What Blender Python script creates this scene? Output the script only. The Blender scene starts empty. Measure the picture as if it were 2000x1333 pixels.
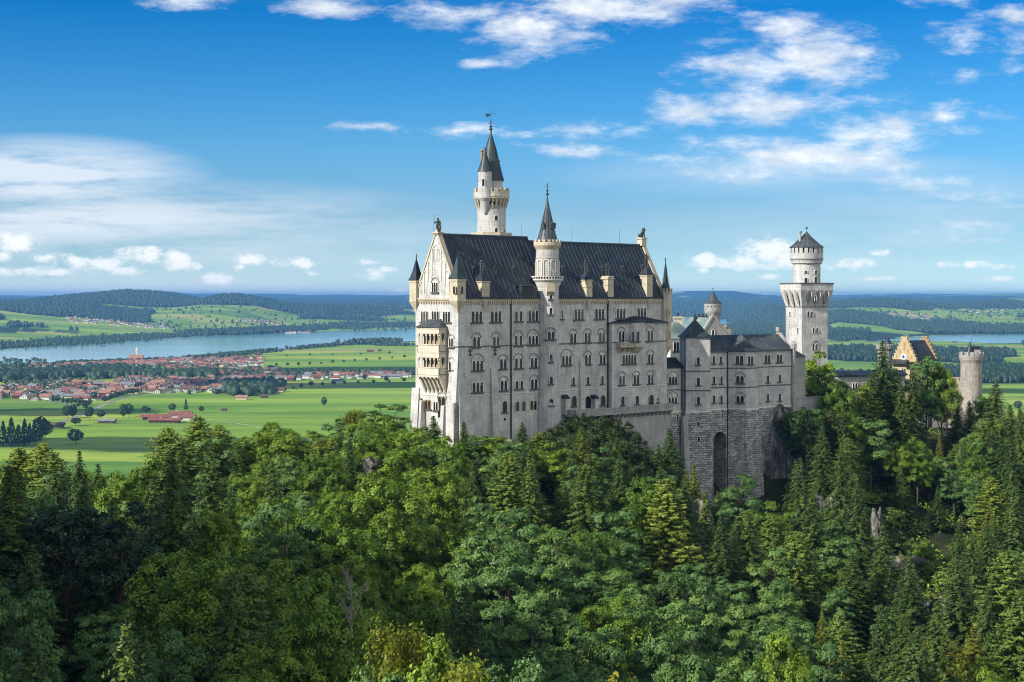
import bpy, math, random
import numpy as np
from mathutils import Vector, Matrix

# ------------------------------------------------------------------ camera, world, sun, exposure
F = 3200.0          # focal length in photo pixels (photo 2000 wide)
H = 190.0           # camera height above the valley floor
HZ = 580.0          # photo row of the horizon
sc = bpy.context.scene
cam_d = bpy.data.cameras.new('camera'); cam = bpy.data.objects.new('camera', cam_d)
sc.collection.objects.link(cam); sc.camera = cam
cam.location = (0, 0, H); cam.rotation_euler = (math.radians(90), 0, 0)
cam_d.sensor_width = 36; cam_d.lens = 36 * F / 2000
cam_d.shift_y = -(666.5 - HZ) / 2000
cam_d.clip_start = 0.5; cam_d.clip_end = 200000
SUN_EL = 33.0
SX, SY = -0.85, -0.53          # horizontal direction towards the sun
l_ = math.hypot(SX, SY); SX /= l_; SY /= l_
sd = bpy.data.lights.new('sun', 'SUN'); sun = bpy.data.objects.new('sun', sd); sc.collection.objects.link(sun)
sd.energy = 5.0; sd.angle = math.radians(0.53); sd.color = (1.0, 0.94, 0.84)
to_sun = Vector((SX * math.cos(math.radians(SUN_EL)), SY * math.cos(math.radians(SUN_EL)), math.sin(math.radians(SUN_EL))))
sun.rotation_euler = to_sun.to_track_quat('Z', 'Y').to_euler()
sc.view_settings.view_transform = 'Standard'; sc.view_settings.look = 'None'
sc.view_settings.exposure = 0.35; sc.view_settings.gamma = 1.0
sc.cycles.max_bounces = 5; sc.cycles.diffuse_bounces = 1; sc.cycles.glossy_bounces = 2
sc.cycles.transmission_bounces = 3; sc.cycles.volume_bounces = 0; sc.cycles.transparent_max_bounces = 6
sc.cycles.use_denoising = True; sc.cycles.filter_width = 1.05
sc.cycles.use_adaptive_sampling = True; sc.cycles.adaptive_threshold = 0.01
sc.cycles.caustics_reflective = False; sc.cycles.caustics_refractive = False

world = bpy.data.worlds.new('World'); sc.world = world; world.use_nodes = True
wt = world.node_tree; wt.nodes.clear()
def WN(t, **k):
    n = wt.nodes.new(t)
    for a, b in k.items(): setattr(n, a, b)
    return n
def WM(op, a, b=None, c=None, clamp=False):
    n = WN('ShaderNodeMath', operation=op, use_clamp=clamp)
    for i, v in enumerate((a, b, c)):
        if v is None: continue
        if isinstance(v, (int, float)): n.inputs[i].default_value = v
        else: wt.links.new(v, n.inputs[i])
    return n.outputs[0]
def WV(op, a, b):
    n = WN('ShaderNodeVectorMath', operation=op)
    for i, v in enumerate((a, b)):
        if isinstance(v, tuple): n.inputs[i].default_value = v
        elif v is not None: wt.links.new(v, n.inputs[i])
    return n
tc = WN('ShaderNodeTexCoord'); sep = WN('ShaderNodeSeparateXYZ'); wt.links.new(tc.outputs['Generated'], sep.inputs[0])
yy = WM('MAXIMUM', sep.outputs[1], 0.04)
uu = WM('DIVIDE', sep.outputs[0], yy); vv = WM('DIVIDE', sep.outputs[2], yy)
cmb = WN('ShaderNodeCombineXYZ'); wt.links.new(uu, cmb.inputs[0]); wt.links.new(vv, cmb.inputs[1])
UV = cmb.outputs[0]
# (px, py, rx, ry, weight)
CL = [(365,2,80,17,1),(640,12,85,24,1),(900,28,140,26,1),(1040,55,130,48,1.15),(1180,15,200,38,1.15),(1330,-5,130,26,1),(955,127,55,10,.9),(1010,98,50,12,.6),
 (1545,60,75,45,1.0),(1600,115,110,55,1.3),(1480,135,140,52,1.0),(1340,215,90,32,1),(1500,210,160,40,1.0),(1420,85,60,24,.5),(1720,195,90,18,.6),(1475,30,40,14,.5),
 (1165,258,100,18,.95),(1150,293,110,15,.8),(890,256,100,14,.75),(720,247,85,9,.7),(1010,262,60,8,.6),(1020,283,50,7,.5),
 (1560,305,210,40,1.15),(1700,265,140,38,1.05),(1845,228,60,26,1),(1400,308,170,12,.7),(1860,250,50,14,.8),
 (1890,60,70,34,.85),(1985,35,45,50,.9),(1850,0,90,14,.8),(1885,150,75,13,.7),(1985,140,35,20,.8),(1930,222,55,13,.7),(1540,255,120,14,.4),
 
 
 (1790,358,120,18,.7),(1890,385,110,14,.75),(1870,442,110,15,.6),(1950,405,60,9,.6),
 (1930,520,70,7,.5),(1950,545,60,6,.6),(1700,545,60,6,.4),(1440,440,60,5,.2),(1880,470,90,7,.35)]
SOFT = [(70,345,230,52,1.3),(0,320,140,30,.7),(150,430,520,55,.85),(420,440,330,30,.6),(450,480,520,60,.5),(100,470,300,40,.5),(300,560,700,40,.55),(900,555,700,30,.35),(1560,340,330,30,.35),(1700,480,420,60,.3),(1850,400,260,60,.25)]
CU = [(30,476,46,20,1.2),(8,500,30,12,1),(92,503,42,13,1.1),(150,512,34,11,1),(205,517,40,15,1.2),(262,500,34,14,1.1),(295,498,26,13,1.1),(340,502,26,13,1.1),(352,520,34,10,1),(60,528,46,9,1),(240,528,40,9,.9),(487,507,26,11,1.2),(470,522,14,7,.9),
 (425,548,26,12,1.1),(585,514,44,10,1.1),(605,535,14,6,.8),(722,512,18,7,.9),(730,536,26,11,1.1),(752,528,20,7,.9),(780,570,18,5,.9),(120,532,30,7,.9),(10,532,24,8,1),
 (1370,508,32,12,1.2),(1500,492,60,24,1.3),(1450,512,48,16,1.2),(1535,500,40,20,1.2),(1478,520,60,9,1),(1600,518,40,10,.8),(1670,517,50,10,.9),(1725,494,22,7,.9),(1370,528,14,5,.8),(1505,540,26,5,.8),(1885,517,44,8,.9),(1960,520,40,7,.9),(1950,545,30,5,.7),(1720,545,30,5,.6)]
def blobs(lst):
    acc = None
    for px, py, rx, ry, w in lst:
        a = WV('SUBTRACT', UV, ((px-1000)/F, (HZ-py)/F, 0))
        b = WV('MULTIPLY', a.outputs[0], (F/rx/1.6, F/ry/1.7, 1))
        c = WV('LENGTH', b.outputs[0], None)
        d = WM('MULTIPLY_ADD', c.outputs['Value'], -w, w)
        acc = d if acc is None else WM('MAXIMUM', acc, d)
    return WM('MAXIMUM', acc, 0.0)
def wnoise(sx, sy, scale, detail, rough, dist=0.0, off=0.0):
    m = WV('MULTIPLY', UV, (sx, sy, 1)); m2 = WV('ADD', m.outputs[0], (off, off*.7, off*.3))
    n = WN('ShaderNodeTexNoise'); n.inputs['Scale'].default_value = scale; n.inputs['Detail'].default_value = detail
    n.inputs['Roughness'].default_value = rough; n.inputs['Distortion'].default_value = dist
    wt.links.new(m2.outputs[0], n.inputs['Vector']); return n.outputs['Fac']
def smooth(x, lo, hi):
    n = WN('ShaderNodeMapRange', interpolation_type='SMOOTHSTEP'); n.inputs['From Min'].default_value = lo; n.inputs['From Max'].default_value = hi
    wt.links.new(x, n.inputs['Value']); return n.outputs[0]
n1 = wnoise(1, 2.7, 24, 11, 0.66, 0.12); n2 = wnoise(1, 7.0, 11, 8, 0.62, 0.1, 3.1)
hard = WM('ADD', blobs(CL), WM('MULTIPLY_ADD', n1, 2.7, -1.35))
hardg = smooth(WM('MULTIPLY', hard, smooth(blobs(CL), 0.0, 0.16)), 0.18, 1.3)
n3 = wnoise(1, 1.5, 75, 9, 0.66, 0.0, 5.3)
cu = smooth(WM('MULTIPLY', WM('ADD', blobs(CU), WM('MULTIPLY_ADD', n3, 3.4, -1.75)), smooth(blobs(CU), 0.0, 0.30)), 0.10, 1.05)
soft = WM('MULTIPLY', WM('MULTIPLY', blobs(SOFT), smooth(n2, 0.18, 0.62)), 1.5, clamp=True)
sky = WN('ShaderNodeTexSky', sky_type='NISHITA'); sky.sun_disc = False
sky.sun_elevation = math.radians(SUN_EL); sky.sun_rotation = math.atan2(SX, SY)
sky.altitude = 900; sky.air_density = 1.0; sky.dust_density = 0.6; sky.ozone_density = 2.0
# upper air is a deeper, cleaner blue than at the horizon
el = WM('ARCSINE', sep.outputs[2])
ramp = WN('ShaderNodeValToRGB'); cr = ramp.color_ramp
cr.elements[0].position = 0.0; cr.elements[0].color = (1.10, 1.40, 1.65, 1)
cr.elements[1].position = 1.0; cr.elements[1].color = (0.75, 0.8, 0.9, 1)
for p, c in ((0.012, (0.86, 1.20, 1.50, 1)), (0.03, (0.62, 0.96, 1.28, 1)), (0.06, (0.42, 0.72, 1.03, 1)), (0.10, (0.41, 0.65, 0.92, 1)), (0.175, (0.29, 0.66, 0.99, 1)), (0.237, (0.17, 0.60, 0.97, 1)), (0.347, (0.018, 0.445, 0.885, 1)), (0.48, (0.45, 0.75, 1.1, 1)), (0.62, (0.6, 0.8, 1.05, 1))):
    e = cr.elements.new(p); e.color = c
wt.links.new(WM('MULTIPLY', el, 2.0, clamp=True), ramp.inputs[0])
mul = WN('ShaderNodeMix', data_type='RGBA', blend_type='MULTIPLY'); mul.inputs[0].default_value = 1
wt.links.new(sky.outputs[0], mul.inputs[6]); wt.links.new(ramp.outputs[0], mul.inputs[7])
m1 = WN('ShaderNodeMix', data_type='RGBA'); wt.links.new(WM('MULTIPLY', soft, .8), m1.inputs[0]); wt.links.new(mul.outputs[2], m1.inputs[6]); m1.inputs[7].default_value = (7.1, 7.6, 8.1, 1)
# cloud brightness: denser cores greyer below
nb = wnoise(1, 1.6, 55, 5, .55, 0, 7.0)
cc = WN('ShaderNodeMix', data_type='RGBA'); wt.links.new(smooth(nb, .35, .65), cc.inputs[0]); cc.inputs[6].default_value = (6.3, 6.8, 7.4, 1); cc.inputs[7].default_value = (8.6, 8.8, 9.0, 1)
m2 = WN('ShaderNodeMix', data_type='RGBA'); wt.links.new(WM('MULTIPLY', hardg, .9), m2.inputs[0]); wt.links.new(m1.outputs[2], m2.inputs[6]); wt.links.new(cc.outputs[2], m2.inputs[7])
m2b = WN('ShaderNodeMix', data_type='RGBA'); wt.links.new(WM('MULTIPLY', cu, .85), m2b.inputs[0]); wt.links.new(m2.outputs[2], m2b.inputs[6]); m2b.inputs[7].default_value = (9.2, 9.2, 9.2, 1); m2 = m2b
# bright sky patch added behind the camera, unseen, to lift the shaded long front
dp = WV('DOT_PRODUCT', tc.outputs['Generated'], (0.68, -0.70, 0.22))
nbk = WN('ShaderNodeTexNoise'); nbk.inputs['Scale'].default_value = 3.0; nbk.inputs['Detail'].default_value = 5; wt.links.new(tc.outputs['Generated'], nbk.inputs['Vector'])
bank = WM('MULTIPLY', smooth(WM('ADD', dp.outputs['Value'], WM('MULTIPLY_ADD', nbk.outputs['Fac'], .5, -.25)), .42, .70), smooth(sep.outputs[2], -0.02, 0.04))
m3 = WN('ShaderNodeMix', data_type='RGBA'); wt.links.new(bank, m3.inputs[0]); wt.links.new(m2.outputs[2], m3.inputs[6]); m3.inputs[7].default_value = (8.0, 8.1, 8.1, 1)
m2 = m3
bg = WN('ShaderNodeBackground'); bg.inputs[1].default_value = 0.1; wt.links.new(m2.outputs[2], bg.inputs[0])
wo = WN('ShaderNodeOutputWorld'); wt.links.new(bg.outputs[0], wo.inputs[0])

# ------------------------------------------------------------------ helpers
rnd = random.Random(7); rs = np.random.RandomState(11)
C = sc.collection
def pt(px, py, Y): return Vector(((px-1000)/F*Y, Y, H-(py-HZ)/F*Y))
def px_of(x, y): return 1000 + F*x/max(y, 1e-3)
def py_of(y, z): return HZ - F*(z-H)/max(y, 1e-3)
def ground_at(px, py): return pt(px, py, H*F/(py-HZ))
def tag(o, label=None, cat=None, group=None, kind=None):
    if label: o['label'] = label
    if cat: o['category'] = cat
    if group: o['group'] = group
    if kind: o['kind'] = kind
    return o
def empty(name, loc, label=None, cat=None, group=None):
    o = bpy.data.objects.new(name, None); C.objects.link(o); o.location = loc; o.empty_display_size = 1
    return tag(o, label, cat, group)
ROOT = {}
class MB:
    def __init__(s): s.v = []; s.f = []; s.m = []
    def face(s, pts, m=0):
        i = len(s.v); s.v += [tuple(p) for p in pts]; s.f.append(tuple(range(i, i+len(pts)))); s.m.append(m)
    def solid(s, vs, fs, m=0):
        i = len(s.v); s.v += [tuple(p) for p in vs]
        for f in fs: s.f.append(tuple(i+k for k in f)); s.m.append(m)
    def hexa(s, a, b, m=0):      # a: bottom ring ccw from above, b: top ring
        n = len(a); vs = list(a)+list(b)
        fs = [tuple(reversed(range(n))), tuple(range(n, 2*n))]+[(i, (i+1) % n, n+(i+1) % n, n+i) for i in range(n)]
        s.solid(vs, fs, m)
    def prism(s, poly, z0, z1, m=0): s.hexa([(x, y, z0) for x, y in poly], [(x, y, z1) for x, y in poly], m)
    def lathe(s, cx, cy, prof, n=24, m=0, rot=0.0, a0=0.0, a1=2*math.pi):
        full = abs(a1-a0-2*math.pi) < 1e-6; k = n if full else n+1
        i = len(s.v)
        for r, z in prof:
            for j in range(k):
                a = rot+a0+(a1-a0)*j/n; s.v.append((cx+r*math.cos(a), cy+r*math.sin(a), z))
        for q in range(len(prof)-1):
            for j in range(n):
                j2 = (j+1) % k
                s.f.append((i+q*k+j, i+q*k+j2, i+(q+1)*k+j2, i+(q+1)*k+j)); s.m.append(m)
        if full:
            s.f.append(tuple(i+j for j in reversed(range(k)))); s.m.append(m)
            s.f.append(tuple(i+(len(prof)-1)*k+j for j in range(k))); s.m.append(m)
    def tube(s, p, q, r0, r1, n=6, m=0):
        p = Vector(p); q = Vector(q); d = (q-p)
        if d.length < 1e-6: return
        d.normalize(); u = d.orthogonal().normalized(); w = d.cross(u)
        a = [p+(u*math.cos(t)+w*math.sin(t))*r0 for t in [2*math.pi*j/n for j in range(n)]]
        b = [q+(u*math.cos(t)+w*math.sin(t))*r1 for t in [2*math.pi*j/n for j in range(n)]]
        s.hexa(a, b, m)
    def ball(s, c, r, n=8, m=0, sz=1.0):
        k = max(4, n//2+1)
        prof = [(max(r*math.sin(math.pi*i/k), 1e-3), c[2]-r*sz*math.cos(math.pi*i/k)) for i in range(k+1)]
        s.lathe(c[0], c[1], prof, n, m)
    def build(s, name, mats, parent=None, smooth=False):
        if not isinstance(mats, (list, tuple)): mats = [mats]
        off = Vector((0, 0, 0))
        if parent is not None: off = ROOT.get(parent.name, Vector((0, 0, 0)))
        V = np.array(s.v, dtype=np.float64)-np.array(off)
        me = bpy.data.meshes.new(name)
        me.from_pydata([tuple(p) for p in V], [], s.f)
        for m in mats: me.materials.append(m)
        me.polygons.foreach_set('material_index', s.m)
        if smooth: me.polygons.foreach_set('use_smooth', [True]*len(s.f))
        auto_uv(me, off)
        o = bpy.data.objects.new(name, me); C.objects.link(o)
        if parent is not None: o.parent = parent; ROOT[o.name] = off
        return o
def auto_uv(me, off=(0, 0, 0)):
    uv = me.uv_layers.new(name='UVMap'); ox, oy, oz = off
    vs = me.vertices
    data = np.zeros(len(me.loops)*2)
    for p in me.polygons:
        n = p.normal
        h = math.hypot(n.x, n.y)
        tx, ty = (-n.y/h, n.x/h) if h > 0.15 else (1.0, 0.0)
        for li in p.loop_indices:
            c = vs[me.loops[li].vertex_index].co
            X, Y, Z = c.x+ox, c.y+oy, c.z+oz
            data[li*2] = X*tx+Y*ty
            data[li*2+1] = Z if h > 0.15 else Y
    uv.data.foreach_set('uv', data)
def root(name, loc, label, cat, group=None):
    o = empty(name, loc, label, cat, group); ROOT[o.name] = Vector(loc); return o
def mesh_np(name, V, Fq, mats, mi=None, smooth=False):
    me = bpy.data.meshes.new(name); k = Fq.shape[1]; n = len(Fq)
    me.vertices.add(len(V)); me.vertices.foreach_set('co', V.astype(np.float32).ravel())
    me.loops.add(n*k); me.loops.foreach_set('vertex_index', Fq.astype(np.int32).ravel())
    me.polygons.add(n); me.polygons.foreach_set('loop_start', np.arange(0, n*k, k, dtype=np.int32))
    me.polygons.foreach_set('loop_total', np.full(n, k, dtype=np.int32))
    if mi is not None: me.polygons.foreach_set('material_index', mi.astype(np.int32))
    me.update(calc_edges=True)
    if smooth: me.polygons.foreach_set('use_smooth', [True]*n)
    for m in mats: me.materials.append(m)
    return me

# numpy value noise
_perm = np.random.RandomState(3).rand(256, 256)
def vnoise(x, y):
    xi = np.floor(x).astype(int); yi = np.floor(y).astype(int); fx = x-xi; fy = y-yi
    fx = fx*fx*(3-2*fx); fy = fy*fy*(3-2*fy)
    g = lambda a, b: _perm[a % 256, b % 256]
    return (g(xi, yi)*(1-fx)+g(xi+1, yi)*fx)*(1-fy)+(g(xi, yi+1)*(1-fx)+g(xi+1, yi+1)*fx)*fy
def fbm(x, y, o=4):
    s = 0; a = .5; t = 0
    for i in range(o): s = s+a*vnoise(x*2**i+17*i, y*2**i+5*i); t += a; a *= .5
    return s/t

# ------------------------------------------------------------------ materials
class NT:
    def __init__(s, name):
        s.mat = bpy.data.materials.new(name); s.mat.use_nodes = True; s.t = s.mat.node_tree; s.t.nodes.clear()
        s.out = s.t.nodes.new('ShaderNodeOutputMaterial'); s.b = s.t.nodes.new('ShaderNodeBsdfPrincipled')
        s.t.links.new(s.b.outputs[0], s.out.inputs[0]); s.b.inputs['Specular IOR Level'].default_value = 0.25
    def n(s, t, **k):
        n = s.t.nodes.new(t)
        for a, b in k.items(): setattr(n, a, b)
        return n
    def l(s, a, b): s.t.links.new(a, b)
    def co(s, kind='Object', scale=(1, 1, 1)):
        c = s.n('ShaderNodeTexCoord'); m = s.n('ShaderNodeMapping'); m.inputs['Scale'].default_value = scale
        s.l(c.outputs[kind], m.inputs[0]); return m.outputs[0]
    def pos(s, scale=(1, 1, 1)):
        c = s.n('ShaderNodeNewGeometry'); m = s.n('ShaderNodeMapping'); m.inputs['Scale'].default_value = scale
        s.l(c.outputs['Position'], m.inputs[0]); return m.outputs[0]
    def noise(s, vec, scale, detail=4, rough=.55, dist=0):
        n = s.n('ShaderNodeTexNoise'); n.inputs['Scale'].default_value = scale; n.inputs['Detail'].default_value = detail
        n.inputs['Roughness'].default_value = rough; n.inputs['Distortion'].default_value = dist; s.l(vec, n.inputs['Vector']); return n.outputs['Fac']
    def ramp(s, fac, stops):
        r = s.n('ShaderNodeValToRGB'); e = r.color_ramp.elements
        e[0].position, e[0].color = stops[0][0], (*stops[0][1], 1); e[1].position, e[1].color = stops[-1][0], (*stops[-1][1], 1)
        for p, c in stops[1:-1]: k = e.new(p); k.color = (*c, 1)
        s.l(fac, r.inputs[0]); return r.outputs[0]
    def mix(s, fac, a, b, mode='MIX'):
        m = s.n('ShaderNodeMix', data_type='RGBA', blend_type=mode)
        if isinstance(fac, (int, float)): m.inputs[0].default_value = fac
        else: s.l(fac, m.inputs[0])
        for i, v in ((6, a), (7, b)):
            if isinstance(v, tuple): m.inputs[i].default_value = (*v, 1)
            else: s.l(v, m.inputs[i])
        return m.outputs[2]
    def bump(s, h, strength=.5, dist=.05):
        b = s.n('ShaderNodeBump'); b.inputs['Strength'].default_value = strength; b.inputs['Distance'].default_value = dist
        s.l(h, b.inputs['Height']); s.l(b.outputs[0], s.b.inputs['Normal'])
    def col(s, c):
        if isinstance(c, tuple): s.b.inputs['Base Color'].default_value = (*c, 1)
        else: s.l(c, s.b.inputs['Base Color'])
    def rough(s, r): s.b.inputs['Roughness'].default_value = r

def stone(name, c1, c2, bw=1.1, bh=.42, mortar=.02, mortc=None, bumpd=.03, bs=.5, stain=.45, var=.5, warp=0):
    m = NT(name); uv = m.co('UV')
    if warp:
        wn = m.n('ShaderNodeTexNoise'); wn.inputs['Scale'].default_value = .9; m.l(uv, wn.inputs['Vector']); sb = m.n('ShaderNodeVectorMath', operation='SUBTRACT'); m.l(wn.outputs['Color'], sb.inputs[0]); sb.inputs[1].default_value = (.5, .5, .5)
        ml = m.n('ShaderNodeVectorMath', operation='SCALE'); m.l(sb.outputs[0], ml.inputs[0]); ml.inputs['Scale'].default_value = warp; ad = m.n('ShaderNodeVectorMath', operation='ADD'); m.l(uv, ad.inputs[0]); m.l(ml.outputs[0], ad.inputs[1]); uv = ad.outputs[0]
    br = m.n('ShaderNodeTexBrick'); br.inputs['Scale'].default_value = 1; br.inputs['Brick Width'].default_value = bw; br.inputs['Row Height'].default_value = bh
    br.inputs['Mortar Size'].default_value = mortar; br.inputs['Mortar Smooth'].default_value = .3; br.inputs['Bias'].default_value = 0
    br.inputs['Color1'].default_value = (*c1, 1); br.inputs['Color2'].default_value = (*c2, 1)
    br.inputs['Mortar'].default_value = (*(mortc or tuple(x*.7 for x in c2)), 1)
    m.l(uv, br.inputs['Vector'])
    n = m.noise(m.co('UV', (1, .10, 1)), 1.3, 7, .7)                       # vertical run-off stains
    st = m.ramp(n, [(.35, (1, 1, 1)), (.72, (1-stain, 1-stain*.95, 1-stain*.88))])
    c = m.mix(1, br.outputs['Color'], st, 'MULTIPLY')
    n2 = m.noise(m.pos(), .35, 5, .6); c = m.mix(1, c, m.ramp(n2, [(.3, (1-.3*var, 1-.3*var, 1-.28*var)), (.7, (1.06, 1.05, 1.03))]), 'MULTIPLY')
    m.col(c); m.rough(.9)
    hmix = m.n('ShaderNodeMath', operation='MULTIPLY_ADD'); n3 = m.noise(uv, 3.5, 4, .7)
    m.l(n3, hmix.inputs[0]); hmix.inputs[1].default_value = .5
    inv = m.n('ShaderNodeMath', operation='SUBTRACT'); inv.inputs[0].default_value = 1; m.l(br.outputs['Fac'], inv.inputs[1]); m.l(inv.outputs[0], hmix.inputs[2])
    m.bump(hmix.outputs[0], bs, bumpd); return m.mat
def plain(name, c, rough=.8, var=.25, scale=1.5, metal=0, bump=0):
    m = NT(name); n = m.noise(m.pos(), scale, 5, .6)
    m.col(m.ramp(n, [(.3, tuple(x*(1-var) for x in c)), (.7, tuple(min(1, x*(1+var)) for x in c))])); m.rough(rough)
    m.b.inputs['Metallic'].default_value = metal
    if bump: m.bump(n, bump, .1)
    return m.mat
M = {}
M['lime'] = stone('limestone', (.76, .735, .68), (.65, .63, .585), 1.0, .42, .024, (.50, .49, .455), .03, .5, .42, 1.1)
M['limeg'] = stone('grey_limestone', (.50, .49, .455), (.43, .42, .39), 1.1, .42, .018, (.32, .31, .29), .03, .5, .4, .8)
M['cream'] = stone('cream_sandstone', (.68, .59, .44), (.60, .52, .38), .8, .4, .012, (.42, .34, .24), .02, .4, .3, .5)
M['rust'] = stone('rusticated_stone', (.88, .85, .79), (.46, .44, .41), 1.0, .52, .05, (.13, .125, .115), .4, 1.0, .55, 1.3, .7)
M['loggia'] = stone('pale_sandstone', (.78, .70, .55), (.68, .60, .46), .8, .4, .012, (.5, .42, .3), .02, .4, .3, .5)
M['yellow'] = stone('yellow_brick', (.64, .50, .28), (.54, .40, .21), .5, .2, .01, (.40, .25, .12), .02, .3, .3, .6)
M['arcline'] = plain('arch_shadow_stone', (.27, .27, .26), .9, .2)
M['trim'] = plain('pale_trim', (.70, .67, .60), .85, .15, 1.2)
M['dark_trim'] = plain('weathered_ledge', (.10, .10, .10), .8, .3)
_p = NT('window_glass'); _o = _p.n('ShaderNodeObjectInfo'); _p.col(_p.ramp(_o.outputs['Random'], [(0, (.006, .007, .009)), (.70, (.012, .014, .017)), (.80, (.05, .055, .06)), (.92, (.02, .022, .026)), (1, (.07, .07, .065))])); _p.rough(.18); _p.b.inputs['Specular IOR Level'].default_value = .5; M['pane'] = _p.mat
M['metal'] = plain('dark_metal', (.035, .037, .04), .5, .4, 1.0)
M['bronze'] = plain('bronze', (.05, .055, .045), .5, .3, 2)
M['brownst'] = plain('brown_stone', (.33, .22, .12), .85, .2, 2)
def roofmat(name, c, c2, rough=.42):
    m = NT(name); uv = m.co('UV', (1, .25, 1)); n = m.noise(uv, .9, 6, .65); n2 = m.noise(m.pos(), .25, 3, .5)
    a = m.ramp(n, [(.3, c), (.75, c2)]); b = m.mix(1, a, m.ramp(n2, [(.35, (.6, .66, .7)), (.65, (1.45, 1.4, 1.35))]), 'MULTIPLY')
    w = m.n('ShaderNodeTexWave', wave_type='BANDS', bands_direction='X'); w.inputs['Scale'].default_value = .5; m.l(m.co('UV'), w.inputs['Vector'])
    m.col(b); m.rough(rough); m.b.inputs['Metallic'].default_value = .15; m.b.inputs['Specular IOR Level'].default_value = .4
    m.bump(n, .25, .05); return m.mat
M['roof'] = roofmat('dark_sheet_roof', (.012, .020, .032), (.028, .040, .058), .5)
M['rib'] = plain('roof_seam', (.10, .125, .15), .4, .3, .5, .2)
M['green'] = roofmat('green_copper', (.018, .032, .036), (.050, .078, .078), .5)
M['slate'] = roofmat('grey_sheet_roof', (.036, .043, .050), (.085, .096, .102), .5)
M['palegreen'] = roofmat('pale_copper', (.16, .22, .21), (.24, .31, .29), .5)

def leafmat(name, c1, c2, trans=.3, hv=.25):
    m = NT(name); oi = m.n('ShaderNodeObjectInfo')
    n = m.noise(m.co('Object'), .55, 3, .6); n2 = m.noise(m.co('Object'), 3.2, 2, .6)
    c = m.ramp(n, [(.35, c1), (.65, c2)])
    c = m.mix(1, c, m.ramp(n2, [(.3, (.72, .74, .7)), (.7, (1.25, 1.22, 1.2))]), 'MULTIPLY')
    c = m.mix(1, c, m.ramp(oi.outputs['Random'], [(0, (1-hv, 1-hv*.8, 1-hv)), (.5, (1, 1, 1)), (1, (1+hv*1.3, 1+hv*.7, 1-hv*.3))]), 'MULTIPLY')
    m.col(c); m.rough(.55); m.b.inputs['Specular IOR Level'].default_value = .35
    tr = m.n('ShaderNodeBsdfTranslucent'); m.l(m.mix(1, c, (1.25, 1.3, .55), 'MULTIPLY'), tr.inputs[0])
    mx = m.n('ShaderNodeMixShader'); mx.inputs[0].default_value = trans
    m.l(m.b.outputs[0], mx.inputs[1]); m.l(tr.outputs[0], mx.inputs[2]); m.l(mx.outputs[0], m.out.inputs[0]); return m.mat
M['beech'] = leafmat('beech_leaves', (.090, .170, .015), (.215, .335, .034), .22)
M['maple'] = leafmat('maple_leaves', (.070, .150, .034), (.155, .285, .080), .2)
M['spruce'] = leafmat('spruce_needles', (.034, .072, .014), (.115, .180, .036), .15)
M['larch'] = leafmat('larch_needles', (.115, .19, .028), (.25, .33, .065), .22)
M['golden'] = leafmat('golden_needles', (.11, .15, .018), (.20, .23, .030), .2)
M['shrub'] = leafmat('shrub_leaves', (.028, .055, .012), (.055, .090, .020), .15)
M['yleaf'] = leafmat('yellow_leaves', (.17, .20, .012), (.30, .31, .02), .3)
M['pine'] = leafmat('pine_needles', (.030, .060, .028), (.055, .090, .040), .15)
M['valley'] = leafmat('valley_leaves', (.018, .045, .016), (.042, .080, .022), .12, .3)
M['bark'] = plain('bark', (.09, .07, .055), .95, .4, 3, 0, .5)
M['redbark'] = plain('red_bark', (.11, .065, .045), .95, .4, 3, 0, .5)
M['deadwood'] = plain('dead_wood', (.22, .19, .165), .95, .3, 3)
HAZE = 4.1e-5; HTOP = 298.0
# ------------------------------------------------------------------ terrain
CP = []
def cp(px, *yz):
    for Y, z in yz: CP.append(((px-1000)/F*Y, Y, z))
cp(-250, (100, 142), (200, 146), (330, 138), (550, 60))
cp(0, (60, 122), (110, 140), (150, 140), (220, 141), (290, 140), (370, 124), (480, 85), (620, 40), (850, 5), (1150, -6))
cp(400, (110, 138), (150, 138), (230, 140), (310, 143), (390, 130), (520, 80), (640, 40), (900, 2), (1150, -6))
cp(750, (110, 132), (160, 134), (230, 139), (310, 146), (350, 149), (420, 138), (560, 90), (700, 40), (950, 0))
cp(900, (110, 126), (180, 131), (250, 139), (300, 147), (328, 156), (345, 160))
cp(1100, (110, 120), (200, 128), (260, 136), (300, 146), (330, 156), (350, 162), (400, 165), (470, 125), (750, 10), (1000, -6))
cp(1280, (120, 116), (200, 123), (280, 131), (320, 138), (345, 146), (368, 153))
cp(1420, (150, 114), (250, 120), (330, 128), (372, 137), (388, 143), (412, 163), (430, 165), (550, 100), (850, 8), (1100, -6))
cp(1550, (150, 114), (250, 121), (330, 130), (375, 138), (388, 142), (408, 158), (430, 163))
cp(1680, (180, 116), (290, 128), (370, 134), (420, 143), (445, 153), (470, 160))
cp(1820, (200, 118), (300, 130), (350, 130), (420, 139), (455, 149), (480, 152), (540, 153), (650, 100), (950, 5))
cp(1960, (200, 120), (300, 132), (360, 131), (440, 140), (500, 147), (560, 140), (720, 60))
cp(2250, (200, 124), (350, 140), (500, 150), (700, 60), (1100, -6))
CP += [(-150, -50, 160), (0, -50, 120), (150, -50, 120), (250, 100, 125), (-700, 1200, -6), (0, 1200, -6), (700, 1200, -6), (-700, 700, 30), (700, 300, 150), (700, 800, 60), (-500, 100, 150)]
CPA = np.array(CP)
def _k(r): return r
_P = CPA[:, :2]; _D = np.sqrt(((_P[:, None]-_P[None])**2).sum(-1))
_A = np.zeros((len(_P)+3,)*2); _A[:-3, :-3] = _k(_D)+np.eye(len(_P))*-1.5; _A[:-3, -3] = 1; _A[:-3, -2:] = _P; _A[-3, :-3] = 1; _A[-2:, :-3] = _P.T
_w = np.linalg.solve(_A, np.concatenate([CPA[:, 2], [0, 0, 0]]))
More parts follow.
